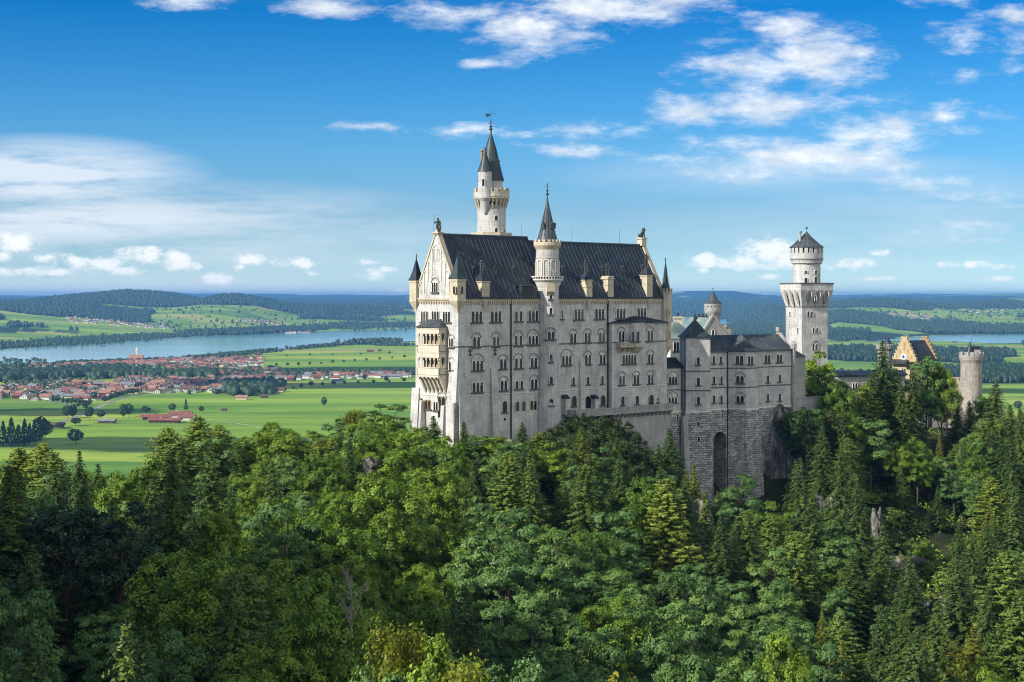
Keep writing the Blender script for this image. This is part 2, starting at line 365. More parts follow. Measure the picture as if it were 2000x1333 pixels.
def near_h(x, y):
    x = np.asarray(x, float); y = np.asarray(y, float); sh = x.shape; q = np.stack([x.ravel(), y.ravel()], 1)
    out = np.zeros(len(q))
    for i in range(0, len(q), 20000):
        d = np.sqrt(((q[i:i+20000, None]-_P[None])**2).sum(-1)); out[i:i+20000] = _k(d)@_w[:-3]+_w[-3]+q[i:i+20000]@_w[-2:]
    out = out.reshape(sh)
    out = out+(fbm(x/38+5, y/38+9, 4)-.5)*7*np.clip((900-y)/400, 0, 1)+(fbm(x/9+5, y/9+9, 3)-.5)*2.2*np.clip((700-y)/300, 0, 1)
    # unseen hill added on the left, shaped to shade the lower left forest
    hu, hw = (x+227)*.85+(y-67)*.53, -(x+227)*.53+(y-67)*.85
    out = out+HILLH*np.exp(-((hu/50)**2+np.abs(hw/HILLW)**3.5))
    return out
HILLH = 166.0; HILLW = 88.0
def gh(x, y): return float(near_h(np.array([x]), np.array([y]))[0])

def sstep(x, a, b):
    t = np.clip((x-a)/(b-a), 0, 1); return t*t*(3-2*t)
def far_h(x, y):
    px = 1000+F*x/np.maximum(y, 1); left = 1-sstep(px, 850, 1250); right = sstep(px, 1150, 1450)
    shore = SHORE(px)+250
    base = 95*sstep(y, shore, shore+4200)+95*sstep(y, 13000, 30000)
    h = base+(fbm(x/1500+3, y/1900+1, 4)-.5)*90*sstep(y, shore+200, shore+3500)*(1-.5*sstep(y, 20000, 34000))
    def g(cx, w, Y, d, A):
        c = (cx-1000)/F*Y; return A*np.exp(-(np.abs(x-c)/(w/F*Y))**2.2-((y-Y)/d)**2)
    h = h+g(225, 125, 12500, 1900, 128)+g(60, 110, 13000, 1900, 40)+g(330, 50, 12300, 1500, 20)+g(452, 75, 11600, 1400, 92)+g(530, 50, 11600, 1300, 22)+g(-120, 140, 13000, 2000, 70)
    h = h+g(700, 140, 12500, 1500, 40)+g(1385, 60, 27000, 3000, 75)+g(1360, 130, 26500, 3000, 38)+g(1730, 90, 12500, 1200, 66)+g(1950, 60, 13500, 1200, 55)
    h = h+(fbm(x/260+3, y/500+1, 3)-.5)*14*sstep(y, shore+300, shore+3000)+(fbm(x/700+9, y/1500+4, 3)-.5)*70*left*sstep(y, 10500, 12000)
    h = h+(fbm(x/2600+9, y/6500+4, 4)-.42)*150*sstep(y, 21000, 30000)
    return np.where(y < shore, 0.0, np.minimum(h, 282))
_sx = [-400, 0, 230, 400, 470, 580, 810, 1000, 1200, 1330, 1420, 1500, 1640, 1820, 1900, 2000, 2400]
_sy = [686, 684, 667, 657, 655, 650, 642, 640, 634, 628, 624, 640, 668, 656, 654, 653, 650]
def SHORE(px): return H*F/(np.interp(px, _sx, _sy)-HZ)
_nx = [-400, 0, 150, 270, 410, 600, 700, 810, 1000, 1200, 1330, 1420]
_ny = [734, 718, 711, 706, 698, 680, 672, 667, 662, 656, 648, 640]

def wood_mask(x, y):
    px = 1000+F*x/np.maximum(y, 1)
    n = fbm(x/620+11, y/1100+2, 5); m2 = fbm(x/2600+1, y/3300+7, 2)
    v = n+(m2-.5)*.55-.53
    left = 1-sstep(px, 600, 900)
    v = v+.30*left*sstep(y, 11000, 11900)+.4*left*sstep(far_h(x, y), 120, 150)                                   # wooded ridges
    v = v-.22*left*sstep(y, 8300, 9300)*(1-sstep(y, 10300, 11000))*sstep(px, 250, 420)      # meadows between shore and ridge
    v = v+.38*left*(1-sstep(px, 200, 340))*sstep(y, 9200, 9700)-1.6*left*np.exp(-((px-160)/45)**2-((y-11500)/150)**2)-1.6*left*np.exp(-((px-230)/42)**2-((y-10900)/120)**2)-1.2*left*np.exp(-((px-185)/14)**2-((y-12100)/300)**2)-1.2*left*np.exp(-((px-40)/40)**2-((y-11800)/90)**2)
    v = v+.085*sstep(px, 1150, 1400)*sstep(y, 4300, 5200)-.24*sstep(px, 1500, 1640)*sstep(y, 9300, 9900)*(1-sstep(y, 11800, 12400))-.03*sstep(px, 1500, 1640)+.03*sstep(y, 14000, 18000)
    sh = SHORE(px); v = v+.16*((y > sh+60) & (y < sh+520))
    m = (v > 0).astype(float)
    # open valley floor: only on the right side are there copses before the lake
    m = np.where((px < 1150) & (y < sh+30), 0, m)
    m = np.where((px >= 1150) & (y < 3600), 0, m)
    return m
def m_ground():
    m = NT('meadow_ground'); p = m.pos((1, 1, 1))
    vor = m.n('ShaderNodeTexVoronoi', feature='F1'); vor.inputs['Scale'].default_value = 1
    d = m.noise(m.pos((.004, .004, .004)), 1.0, 3, .5)
    mp = m.pos((.0024, .0042, .01)); va = m.n('ShaderNodeVectorMath', operation='ADD'); m.l(mp, va.inputs[0]); cx = m.n('ShaderNodeCombineXYZ'); m.l(d, cx.inputs[0]); m.l(d, cx.inputs[1]); m.l(cx.outputs[0], va.inputs[1])
    m.l(va.outputs[0], vor.inputs['Vector'])
    sp = m.n('ShaderNodeSeparateColor'); m.l(vor.outputs['Color'], sp.inputs[0])
    g = m.ramp(sp.outputs[0], [(0, (.125, .245, .040)), (.3, (.17, .30, .035)), (.6, (.22, .35, .045)), (.85, (.27, .37, .055)), (1, (.32, .35, .095))])
    n = m.noise(m.pos((.0011, .0062, .01)), 1.0, 8, .66, .3)
    g = m.mix(1, g, m.ramp(n, [(.34, (.58, .74, .66)), (.5, (1.05, 1.03, 1)), (.66, (1.5, 1.25, 1.15))]), 'MULTIPLY')
    n4 = m.noise(m.pos((.02, .07, .05)), 1.0, 4, .7); g = m.mix(1, g, m.ramp(n4, [(.3, (.86, .88, .86)), (.7, (1.1, 1.08, 1.05))]), 'MULTIPLY')
    n5 = m.noise(m.pos((.0015, .055, .05)), 1.0, 3, .6); g = m.mix(1, g, m.ramp(n5, [(.38, (.86, .90, .88)), (.62, (1.12, 1.07, 1.05))]), 'MULTIPLY')
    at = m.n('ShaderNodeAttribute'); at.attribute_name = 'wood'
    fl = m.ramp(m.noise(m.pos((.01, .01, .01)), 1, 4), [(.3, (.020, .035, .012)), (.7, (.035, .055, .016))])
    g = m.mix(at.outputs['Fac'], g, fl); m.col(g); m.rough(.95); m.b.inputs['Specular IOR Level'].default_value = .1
    return m.mat
M['ground'] = m_ground()
def m_slope():
    m = NT('forest_floor'); n = m.noise(m.pos(), .12, 6, .65); n2 = m.noise(m.pos(), 1.3, 4, .7)
    c = m.ramp(n, [(.30, (.012, .018, .006)), (.45, (.022, .032, .010)), (.58, (.045, .055, .018)), (.70, (.085, .08, .04))])
    c = m.mix(1, c, m.ramp(n2, [(.3, (.6, .6, .6)), (.7, (1.35, 1.3, 1.25))]), 'MULTIPLY')
    ge = m.n('ShaderNodeNewGeometry'); sx = m.n('ShaderNodeSeparateXYZ'); m.l(ge.outputs['Normal'], sx.inputs[0])
    st = m.n('ShaderNodeMapRange'); st.inputs['From Min'].default_value = .62; st.inputs['From Max'].default_value = .48; m.l(sx.outputs[2], st.inputs['Value'])
    c = m.mix(st.outputs[0], c, m.ramp(n2, [(.3, (.10, .095, .085)), (.7, (.34, .32, .29))]))
    m.col(c); m.rough(.95); m.bump(n2, .8, .4); return m.mat
M['slope'] = m_slope()

def grid_mesh(name, X, Y, Z, mat):
    r, c = X.shape; V = np.stack([X.ravel(), Y.ravel(), Z.ravel()], 1)
    i = (np.arange(r-1)[:, None]*c+np.arange(c-1)[None]).ravel()
    Fq = np.stack([i, i+1, i+c+1, i+c], 1); me = mesh_np(name, V, Fq, [mat], smooth=True)
    o = bpy.data.objects.new(name, me); C.objects.link(o); return o
# valley sheet, fan-shaped, out to the horizon
rows = np.concatenate([np.linspace(-3000, 700, 6), np.geomspace(900, 8200, 90), np.geomspace(8240, 19000, 330), np.geomspace(19200, 44000, 70)])
t = np.linspace(-.62, .62, 620)
XX = np.where(rows[:, None] < 5000, t[None]*5000, t[None]*rows[:, None]); YY = np.repeat(rows[:, None], len(t), 1)
ZZ = far_h(XX, YY)
ground = tag(grid_mesh('ground', XX, YY, ZZ, M['ground']), kind='structure')
wm = wood_mask(XX, YY)*(YY > 3000)
a = ground.data.attributes.new('wood', 'FLOAT', 'POINT'); a.data.foreach_set('value', wm.ravel().astype(np.float32))
# the castle hill and gorge side
xs = np.linspace(-520, 520, 261); ys = np.concatenate([np.linspace(-160, 40, 30), np.linspace(45, 620, 220), np.linspace(626, 1150, 70)])
XN, YN = np.meshgrid(xs, ys); ZN = near_h(XN, YN)
ZN = np.where((np.abs(XN) < 60) & (YN < 60) & (YN > -90), np.minimum(ZN, 150), ZN)
hill = tag(grid_mesh('forest_hillside', XN, YN, ZN, M['slope']), kind='structure')

# lakes
def water():
    m = NT('lake_water'); m.rough(.09); m.b.inputs['Specular IOR Level'].default_value = .7; m.b.inputs['IOR'].default_value = 1.33
    n = m.noise(m.pos((.02, .006, .02)), 1, 3, .6); n2 = m.noise(m.pos((.0006, .0022, .001)), 1, 3, .5)
    m.col(m.ramp(n2, [(.35, (.15, .42, .45)), (.65, (.27, .55, .56))]))
    m.bump(n, .035, 1.0); return m.mat
M['water'] = water()
def sheet(name, poly, z, mat, kind='structure'):
    b = MB(); b.face([(x, y, z) for x, y in poly]); o = b.build(name, mat); tag(o, kind=kind)
    if o.data.polygons[0].normal.z < 0: o.data.flip_normals()
    return o
lk = [tuple(ground_at(p, q)[:2]) for p, q in zip(_nx, _ny)]
pp = np.linspace(1420, -400, 90); far_sh = [((p-1000)/F*float(SHORE(p)), float(SHORE(p))+18*math.sin(p/7.)+30*math.sin(p/31.)) for p in pp]
lake = sheet('lake', lk+far_sh, 1.0, M['water'])
p2 = [(1700, 668), (1780, 666), (1850, 667), (1930, 671.5), (2000, 671), (2100, 672), (2200, 664), (2150, 653), (2000, 653.5), (1900, 654.5), (1830, 656), (1760, 661)]
lake2 = sheet('far_lake', [tuple(ground_at(*q)[:2]) for q in p2], 1.0, M['water'])
for o in (lake2,): tag(o, kind='structure')
def in_lake(x, y):
    px = px_of(x, y)
    if px < 1430 and float(np.interp(px, _nx, [H*F/(q-HZ) for q in _ny]))-20 < y < float(SHORE(px))+40: return True
    return 1700 < px < 2200 and 6500 < y < 8450

# roads and farm tracks
M['road'] = plain('pale_asphalt', (.26, .26, .25), .9, .15, .05)
M['track'] = plain('gravel_track', (.42, .41, .36), .9, .15, .05)
def strip(name, pts, w, mat, z=.12):
    P = [ground_at(*p) for p in pts]; L = []; R = []
    for i, p in enumerate(P):
        d = (P[min(i+1, len(P)-1)]-P[max(i-1, 0)]); d.z = 0; d.normalize(); n = Vector((-d.y, d.x, 0))
        L.append(p+n*w/2); R.append(p-n*w/2)
    b = MB()
    for i in range(len(P)-1): b.face([(R[i].x, R[i].y, z), (R[i+1].x, R[i+1].y, z), (L[i+1].x, L[i+1].y, z), (L[i].x, L[i].y, z)])
    return tag(b.build(name, mat), kind='structure')
strip('road', [(95, 832), (130, 821), (165, 808), (190, 797), (215, 786), (250, 776), (285, 768), (330, 763)], 9, M['road'])
strip('path', [(60, 866), (150, 869), (300, 871.5), (460, 874)], 2.2, M['track'])
strip('path', [(200, 801), (260, 806), (310, 811)], 3, M['track'])
strip('path', [(395, 818), (440, 824), (500, 833), (560, 845)], 3, M['track'])
strip('path', [(560, 752), (640, 757), (720, 760), (830, 764)], 4, M['track'])
strip('road', [(-20, 785), (60, 782), (95, 781), (140, 793), (175, 797)], 6, M['road'], .14)
strip('path', [(1900, 720), (1960, 716), (2060, 713)], 5, M['track'])

# ------------------------------------------------------------------ low leaf crowns for far trees
def leafcloud(n, cx, r, zc, rz, size, seed, flat=.3):
    q = np.random.RandomState(seed); d = q.normal(size=(n, 3)); d /= np.linalg.norm(d, axis=1)[:, None]
    lob = fbm(d[:, 0]*2.3+seed, d[:, 2]*2.3+d[:, 1]*1.7, 2); rad = (.62+.55*lob)*(.75+.3*q.rand(n)**.5)
    c = d*rad[:, None]*np.array([r, r, rz])+np.array([cx, 0, zc]); return quads(c, d+np.array([0, 0, flat]), size*(.7+.6*q.rand(n)), q)
def quads(c, nrm, size, q, asp=.75, jit=.55):
    n = len(c); nrm = nrm/np.maximum(np.linalg.norm(nrm, axis=1), 1e-6)[:, None]+q.normal(size=(n, 3))*jit; nrm /= np.linalg.norm(nrm, axis=1)[:, None]
    a = np.cross(nrm, q.normal(size=(n, 3))); a /= np.linalg.norm(a, axis=1)[:, None]; b = np.cross(nrm, a)
    a = a*(size/2)[:, None]; b = b*(size/2*asp)[:, None]
    V = np.stack([c-a, c-b, c+a, c+b], 1).reshape(-1, 3); return V
def leafmesh(name, V, mat):
    return mesh_np(name, V, np.arange(len(V)).reshape(-1, 4), [mat])
VT = []       # (crown mesh, trunk mesh, kind) at height 1 unit = 15 m
for k in range(4):
    Vv = leafcloud(420, 0, 6.3+k*.5, 8.8+.3*k, 6.4-.4*k, 2.0, 40+k)
    tb = MB(); tb.tube((0, 0, 0), (0, 0, 9), .45, .2, 5); t_ = tb.build('tmp', M['bark']); tm = t_.data; bpy.data.objects.remove(t_)
    VT.append((leafmesh('valley_crown', Vv, M['valley']), tm, 'broad'))
for k in range(2):
    q = np.random.RandomState(70+k); n = 330; z = 1.5+14.5*q.rand(n)**1.2; r = (4.0-.5*k)*(1-z/16.6)**.9*(.7+.5*q.rand(n)); a_ = q.rand(n)*6.283
    c = np.stack([r*np.cos(a_), r*np.sin(a_), z], 1); d = np.stack([np.cos(a_), np.sin(a_), .5+0*a_], 1)
    VT.append((leafmesh('valley_crown', quads(c, d, 1.5*(.7+.6*q.rand(n)), q), M['valley']), VT[0][1], 'spruce'))
def valley_tree(name, x, y, h, v, label, cat, group=None, wx=1.0, z=0.0):
    cm, tm, _ = VT[v]; s = h/15.5
    r = empty(name, (x, y, z), label, cat, group); r.rotation_euler.z = rnd.uniform(0, 6.28); r.scale = (s*wx, s*wx, s)
    for nm, me in (('trunk', tm), ('crown', cm)):
        o = bpy.data.objects.new(nm, me); C.objects.link(o); o.parent = r
    return r
# ------------------------------------------------------------------ far woods: masses nobody could count
def woods(name, cond, n, seed, hgt=(16, 30), label=None):
    q = np.random.RandomState(seed); k = n*14
    py = cond[2]+(cond[3]-cond[2])*q.rand(k); px = cond[0]+(cond[1]-cond[0])*q.rand(k)
    y = H*F/(py-HZ); x = (px-1000)/F*y
    ok = (wood_mask(x, y) > .5)&(y > cond[4])&(y < cond[5]); x, y = x[ok][:n], y[ok][:n]
    keep = np.array([not in_lake(a, b) for a, b in zip(x, y)]); x, y = x[keep], y[keep]
    z = far_h(x, y)-1; return cones(name, x, y, z, q, hgt, label)
def cones(name, x, y, z, q, hgt, label, mat='valley', wide=1.0, pb=.45):
    n = len(x); h = hgt[0]+(hgt[1]-hgt[0])*q.rand(n); r = (3.2+2.8*q.rand(n))*wide*(1+np.maximum(y-8000, 0)/16000); m = 6
    bl = q.rand(n) < pb
    ang = q.rand(n)[:, None]+np.arange(m)[None]*2*math.pi/m; rr = r[:, None]*(.75+.5*q.rand(n, m))
    lowz = (z[:, None]+h[:, None]*(.10+.25*q.rand(n, m)))
    hr = np.where(bl, .86, .42)[:, None]; hz = np.where(bl, .80, .6)[:, None]; rr = rr*np.where(bl, 1.25, 1)[:, None]
    ring1 = np.stack([x[:, None]+rr*np.cos(ang), y[:, None]+rr*np.sin(ang), lowz], 2)
    ring2 = np.stack([x[:, None]+rr*hr*1.2*np.cos(ang+.5), y[:, None]+rr*hr*1.2*np.sin(ang+.5), z[:, None]+h[:, None]*hz*(.9+.2*q.rand(n, m))], 2)
    top = np.stack([x, y, z+h], 1)[:, None]
    V = np.concatenate([ring1, ring2, top], 1).reshape(-1, 3); base = (np.arange(n)*(2*m+1))[:, None]
    j = np.arange(m); j2 = (j+1) % m
    T = np.concatenate([np.stack([base+j, base+j2, base+m+j], 2), np.stack([base+j2, base+m+j2, base+m+j], 2), np.stack([base+m+j, base+m+j2, base+2*m+0*j], 2)], 1).reshape(-1, 3)
    me = mesh_np(name, V, T, [M[mat]]); o = bpy.data.objects.new(name, me); C.objects.link(o)
    return tag(o, label, 'woods', None, 'stuff')
woods('far_woods', (-60, 640, 596, 655, 0, 20000), 34000, 1, label='dark woods over the hills beyond the long lake')
woods('far_woods', (600, 1330, 596, 650, 0, 20000), 5000, 2, label='dark wooded ridge behind the castle beyond the lake')
woods('far_woods', (1300, 2080, 597, 655, 0, 22000), 30000, 3, label='dark blue woods on rolling land right of the castle')
woods('far_woods', (1300, 2080, 650, 760, 3400, 8600), 9000, 4, (15, 27), label='belts of dark woods between the green fields at right')
# shore belts of the long lake and the wooded spit
def belt(name, pts, n, wid, label, seed, hgt=(12, 22)):
    q = np.random.RandomState(seed); P = np.array([tuple(ground_at(*p)[:2]) for p in pts]); seg = np.sqrt((np.diff(P, axis=0)**2).sum(1)); cs = np.concatenate([[0], np.cumsum(seg)])
    s = q.rand(n)*cs[-1]; x = np.interp(s, cs, P[:, 0])+q.normal(size=n)*wid*.5; y = np.interp(s, cs, P[:, 1])+(q.rand(n)-.5)*2*wid
    ok = fbm(s/160, s*0+seed, 3) > .34; x, y = x[ok], y[ok]
    return cones(name, x, y, 0*x+np.maximum(far_h(x, y)-1, 0), q, hgt, label)
belt('shore_woods', [(-40, 722), (0, 719), (150, 712), (270, 707), (340, 703), (410, 699), (520, 688)], 1000, 40, 'trees along the near shore of the lake above the village', 5, (7, 13))
belt('shore_woods', [(490, 691), (560, 685), (600, 681), (660, 676), (690, 674)], 230, 22, 'thin line of trees on the near lake shore', 6, (9, 17))
belt('spit_woods', [(683, 674), (700, 673.5), (730, 672), (765, 671)], 420, 70, 'small dark wood on the spit by the lake', 7, (16, 26))
belt('spit_woods', [(720, 675), (760, 676), (800, 676)], 130, 40, 'low trees in front of the small wood on the spit', 8, (9, 16))
belt('shore_woods', [(-40, 681), (0, 680), (100, 673), (230, 663), (330, 657)], 2200, 170, 'leafy belt along the far lake shore at left', 9, (10, 20))
belt('shore_woods', [(360, 653), (450, 651), (500, 648), (570, 645)], 1700, 130, 'dark wooded bank on the far side of the lake', 10, (15, 26))
belt('shore_woods', [(650, 643), (720, 640), (820, 638)], 1300, 200, 'dark wood at the far end of the lake', 11, (18, 28))
# village woods band
q = np.random.RandomState(12)
def patch(name, px0, px1, pa, pb, n, label, seed, hgt=(13, 22), thr=.5, wide=1.0):
    q = np.random.RandomState(seed); px = px0+(px1-px0)*q.rand(n*3); f = q.rand(n*3)
    py = np.interp(px, [px0, px1], pa)*(1-f)+np.interp(px, [px0, px1], pb)*f; y = H*F/(py-HZ); x = (px-1000)/F*y
    ok = fbm(x/90+seed, y/130, 3) > thr; return cones(name, x[ok][:n], y[ok][:n], 0*x[ok][:n]-.5, q, hgt, label, wide=wide, pb=.9)
patch('village_woods', -30, 250, (736, 722), (748, 738), 800, 'dense dark trees on the rise left of the village', 13, thr=.36, wide=1.3)
patch('village_woods', 170, 420, (722, 732), (741, 742), 560, 'dark park trees in the middle of the village', 14, thr=.44, wide=1.3)
patch('village_woods', 440, 532, (755, 752), (776, 772), 190, 'round dark copse at the near edge of the village', 15, thr=.3, wide=1.2)
patch('garden_trees', 0, 560, (700, 722), (778, 768), 900, 'small garden trees scattered among the village roofs', 16, (7, 13), .50)
patch('garden_trees', 420, 810, (728, 726), (748, 736), 420, 'hedges and garden trees along the right part of village', 17, (7, 13), .47)
patch('hedges', 300, 900, (655, 648), (676, 662), 10, 'hedge', 18, (7, 12), .5) if False else None
# sparse field trees on the far hillside beyond the lake
def sparse(name, px0, px1, y0, y1, n, label, seed):
    q = np.random.RandomState(seed); y = y0+(y1-y0)*q.rand(n); x = ((px0+(px1-px0)*q.rand(n))-1000)/F*y
    return cones(name, x, y, far_h(x, y)-1, q, (10, 22), label)
sparse('field_trees', 280, 800, 9000, 11500, 380, 'scattered trees on the green slopes beyond the lake', 19)
sparse('field_trees', 1620, 2050, 9500, 13500, 420, 'scattered trees on the rolling meadows at far right', 20)

# ------------------------------------------------------------------ village houses
def roofcol(name, c): return plain(name, c, .85, .3, .25)
RC = {'terracotta': roofcol('terracotta_roof', (.30, .145, .10)), 'red': roofcol('red_roof', (.23, .085, .065)), 'brown': roofcol('brown_roof', (.13, .075, .055)), 'grey': roofcol('grey_roof', (.20, .20, .21)), 'orange': roofcol('orange_roof', (.34, .18, .12))}
WH = plain('white_render', (.62, .60, .55), .9, .12, .3); WD = plain('brown_boards', (.10, .06, .04), .9, .3, .5); CRW = plain('cream_render', (.55, .45, .33), .9, .12, .3)
HM = {}
def house_meshes(kind, wall):
    key = (kind, wall.name)
    if key in HM: return HM[key]
    w, d, h, rh = 11., 14., 5.2, 3.4; a = MB()
    a.prism([(-w/2, -d/2), (w/2, -d/2), (w/2, d/2), (-w/2, d/2)], 0, h)
    for s in (-1, 1): a.solid([(-w/2, s*d/2, h), (w/2, s*d/2, h), (0, s*d/2, h+rh-.3), (-w/2, s*(d/2-.3), h), (w/2, s*(d/2-.3), h), (0, s*(d/2-.3), h+rh-.3)], [(0, 1, 2), (3, 5, 4), (0, 3, 4, 1), (1, 4, 5, 2), (0, 2, 5, 3)])
    for s in (-1, 1):                                   # window rows and timber balcony on both gable ends, dark openings in the same wall mesh
        for wx in (-3.4, 0, 3.4):
            for wz in (1.2, 3.6): a.hexa([(wx-.6, s*d/2-.02*s, wz), (wx+.6, s*d/2-.02*s, wz), (wx+.6, s*(d/2+.06), wz), (wx-.6, s*(d/2+.06), wz)][::s], [(wx-.6, s*d/2-.02*s, wz+1.2), (wx+.6, s*d/2-.02*s, wz+1.2), (wx+.6, s*(d/2+.06), wz+1.2), (wx-.6, s*(d/2+.06), wz+1.2)][::s], 1)
    o = a.build('tmp', [wall, M['pane']]); wm_ = o.data; bpy.data.objects.remove(o)
    b = MB(); ov = 1.2; e = h-.55; z1 = h+rh; t = .35
    for s in (-1, 1):
        A = [(s*(w/2+ov), -d/2-ov, e), (s*(w/2+ov), d/2+ov, e), (0, d/2+ov, z1), (0, -d/2-ov, z1)]; B = [(x, y, z+t) for x, y, z in A]
        if s < 0: A = A[::-1]; B = B[::-1]
        b.hexa(A, B)
    b.prism([(1.6, 2), (2.4, 2), (2.4, 2.8), (1.6, 2.8)], h+1.5, z1+1.1, 1)
    o = b.build('tmp', [RC[kind], WH]); rm = o.data; bpy.data.objects.remove(o)
    HM[key] = (wm_, rm); return HM[key]
def house(x, y, s, rot, kind, wall, label, group, name='village_house', sx=1.0, sy=1.0, z=0, cat='house', sz=1.0):
    wm_, rm = house_meshes(kind, wall)
    o = bpy.data.objects.new(name, wm_); C.objects.link(o); o.location = (x, y, z-.15); o.rotation_euler.z = rot; o.scale = (s*sx, s*sy, s*sz)
    r = bpy.data.objects.new('roof', rm); C.objects.link(r); r.parent = o
    tag(o, label, cat, group); return o
VZ = [ # region name, px0,px1, (top py at px0, px1), (bottom py), number
 ('front row at the left end of the village', -10, 110, (757, 756), (783, 782), 46),
 ('near rows by the village car park', 105, 235, (750, 752), (777, 777), 62),
 ('near rows left of the copse', 230, 345, (742, 742), (771, 768), 72),
 ('near rows in the village middle', 340, 450, (735, 742), (768, 768), 72),
 ('rows behind the round copse', 440, 540, (736, 738), (756, 758), 55),
 ('upper village near the church', 205, 330, (708, 704), (717, 717), 95),
 ('upper village right of the church', 325, 510, (703, 700), (722, 715), 165),
 ('middle rows above the park trees', 330, 560, (720, 722), (738, 740), 140),
 ('village end strung out at right', 540, 800, (733, 730), (747, 738), 64),
 ('scattered roofs above the park trees at left', 60, 210, (716, 711), (721, 713), 26)]
placed = []; nh = 0; HS = []
for nm, a0, a1, top, bot, cnt in VZ:
    k = 0; tries = 0
    while k < cnt and tries < 4000:
        tries += 1; px = rnd.uniform(a0, a1); f = rnd.random(); py = np.interp(px, [a0, a1], top)*(1-f)+np.interp(px, [a0, a1], bot)*f
        g = ground_at(px, py)
        if any((g.x-u)**2+(g.y-v)**2 < 15**2 for u, v in placed): continue
        placed.append((g.x, g.y)); HS.append((g.x, g.y, nm)); k += 1
HS.sort(key=lambda t: t[1])
rest = HS[276:]; HS = HS[:276]
rest_b = {}
for x, y, nm in HS:
    kd = rnd.choices(['terracotta', 'red', 'brown', 'grey', 'orange'], [32, 16, 22, 20, 10])[0]
    house(x, y, rnd.uniform(.95, 1.4), rnd.choice([0, 1.57, .3, -.3, 1.2, 1.8])+rnd.uniform(-.15, .15), kd, rnd.choice([WH, WH, WH, CRW, WD]),
          f'small house with {kd} roof in the {nm}', f'{kd}-roofed houses in the {nm}', sx=rnd.uniform(.9, 1.25), sy=rnd.uniform(.85, 1.4))
def merged_houses(name, lst, label, seed):
    q = random.Random(seed); b = MB(); mats = [WH, RC['terracotta'], RC['red'], RC['brown'], RC['grey']]
    for x, y, z in lst:
        c, s_ = math.cos(q.uniform(0, 3)), 0; a_ = q.choice([0, 1.57, .3, 1.3])+q.uniform(-.2, .2); c, s_ = math.cos(a_), math.sin(a_); w, d, h, rh = q.uniform(5, 7), q.uniform(6, 10), 5.5, 3.8
        T = lambda u, v, k: (x+u*c-v*s_, y+u*s_+v*c, z+k)
        b.hexa([T(-w, -d, -1), T(w, -d, 0), T(w, d, 0), T(-w, d, 0)], [T(-w, -d, h), T(w, -d, h), T(w, d, h), T(-w, d, h)], 0)
        mi = q.choice([1, 1, 2, 2, 3, 4]); w += 1; d += 1
        b.solid([T(-w, -d, h), T(w, -d, h), T(w, d, h), T(-w, d, h), T(0, -d, h+rh), T(0, d, h+rh)], [(0, 3, 5, 4), (1, 4, 5, 2), (0, 4, 1), (2, 5, 3), (3, 2, 1, 0)], mi)
    return tag(b.build(name, mats), label, 'houses', None, 'stuff')
merged_houses('upper_village_houses', [(x, y, 0) for x, y, _ in rest], 'hazy roofs packed in the upper part of the village', 1)
def hamlet(px0, px1, y0, y1, n, label, seed):
    q = np.random.RandomState(seed); y = y0+(y1-y0)*q.rand(n); x = (px0+(px1-px0)*q.rand(n)-1000)/F*y; z = far_h(x, y)
    merged_houses('hamlet_houses', list(zip(x, y, z)), label, seed)
hamlet(130, 330, 8900, 9500, 110, 'hazy hamlet beyond the lake at left', 2)
hamlet(450, 610, 8500, 9000, 70, 'hazy hamlet on the far shore of the lake', 3)
hamlet(455, 560, 10000, 10300, 40, 'hamlet high on the slope below the wooded ridge', 4)
hamlet(1740, 1820, 10200, 10800, 50, 'red-roofed hamlet on rolling meadows at far right', 5)
hamlet(1880, 1960, 11500, 12200, 20, 'pale far hamlet near the right edge', 6)
# church
cg = ground_at(266, 707); ch = root('village_church', (cg.x, cg.y, 0), 'village church with long orange-red roof and slim white onion tower', 'church')
b = MB(); b.prism([(cg.x-20, cg.y-8), (cg.x+20, cg.y-8), (cg.x+20, cg.y+8), (cg.x-20, cg.y+8)], 0, 11); b.build('wall', WH, ch)
b = MB(); X, Y = cg.x, cg.y
b.solid([(X-21, Y-9, 10), (X+21, Y-9, 10), (X+21, Y+9, 10), (X-21, Y+9, 10), (X-21, Y, 21), (X+21, Y, 21)], [(0, 1, 5, 4), (2, 3, 4, 5), (1, 2, 5), (3, 0, 4), (3, 2, 1, 0)]); b.build('roof', RC['orange'], ch)
b = MB(); b.prism([(X-4, Y+9), (X+4, Y+9), (X+4, Y+17), (X-4, Y+17)], 0, 33); tw = b.build('tower', WH, ch)
b = MB(); b.lathe(X, Y+13, [(4.6, 33), (5.0, 35), (3.2, 38), (1.2, 39.5), (1.6, 41), (.2, 45)], 10); o = b.build('onion_dome', WH, ch)
# farmstead and barns in the meadow
def barn(px, py, L_, W_, hgt, rot, kd, wall, label, name='barn', cat='barn', group=None):
    g = ground_at(px, py); return house(g.x, g.y, 1.0, rot, kd, wall, label, group, name, W_/11, L_/14, 0, cat, hgt/5.2)
HP = math.pi/2
barn(306, 820, 42, 15, 5, HP+.15, 'red', WD, 'long dark red barn, left wing of the farmstead in the meadow')
barn(322, 826, 44, 16, 4.6, HP-.1, 'red', WD, 'low red-roofed farm building in front of the farmstead')
barn(352, 816, 32, 17, 6, HP+.1, 'red', WH, 'big red-roofed farmhouse behind the farmstead yard', 'farmhouse', 'farmhouse')
barn(366, 821, 22, 15, 5.4, HP-.1, 'red', WH, 'white farmhouse with red roof, rightmost of the farmstead', 'farmhouse', 'farmhouse')
barn(209, 827, 24, 10, 4, HP-.15, 'grey', WD, 'grey-roofed hay barn left of the farmstead by a round tree')
barn(110, 836, 20, 14, 5, HP, 'brown', WD, 'dark brown barn beside the road at left')
barn(438, 803, 8, 6, 3.2, HP, 'brown', WD, 'tiny dark hay hut alone in the open meadow')
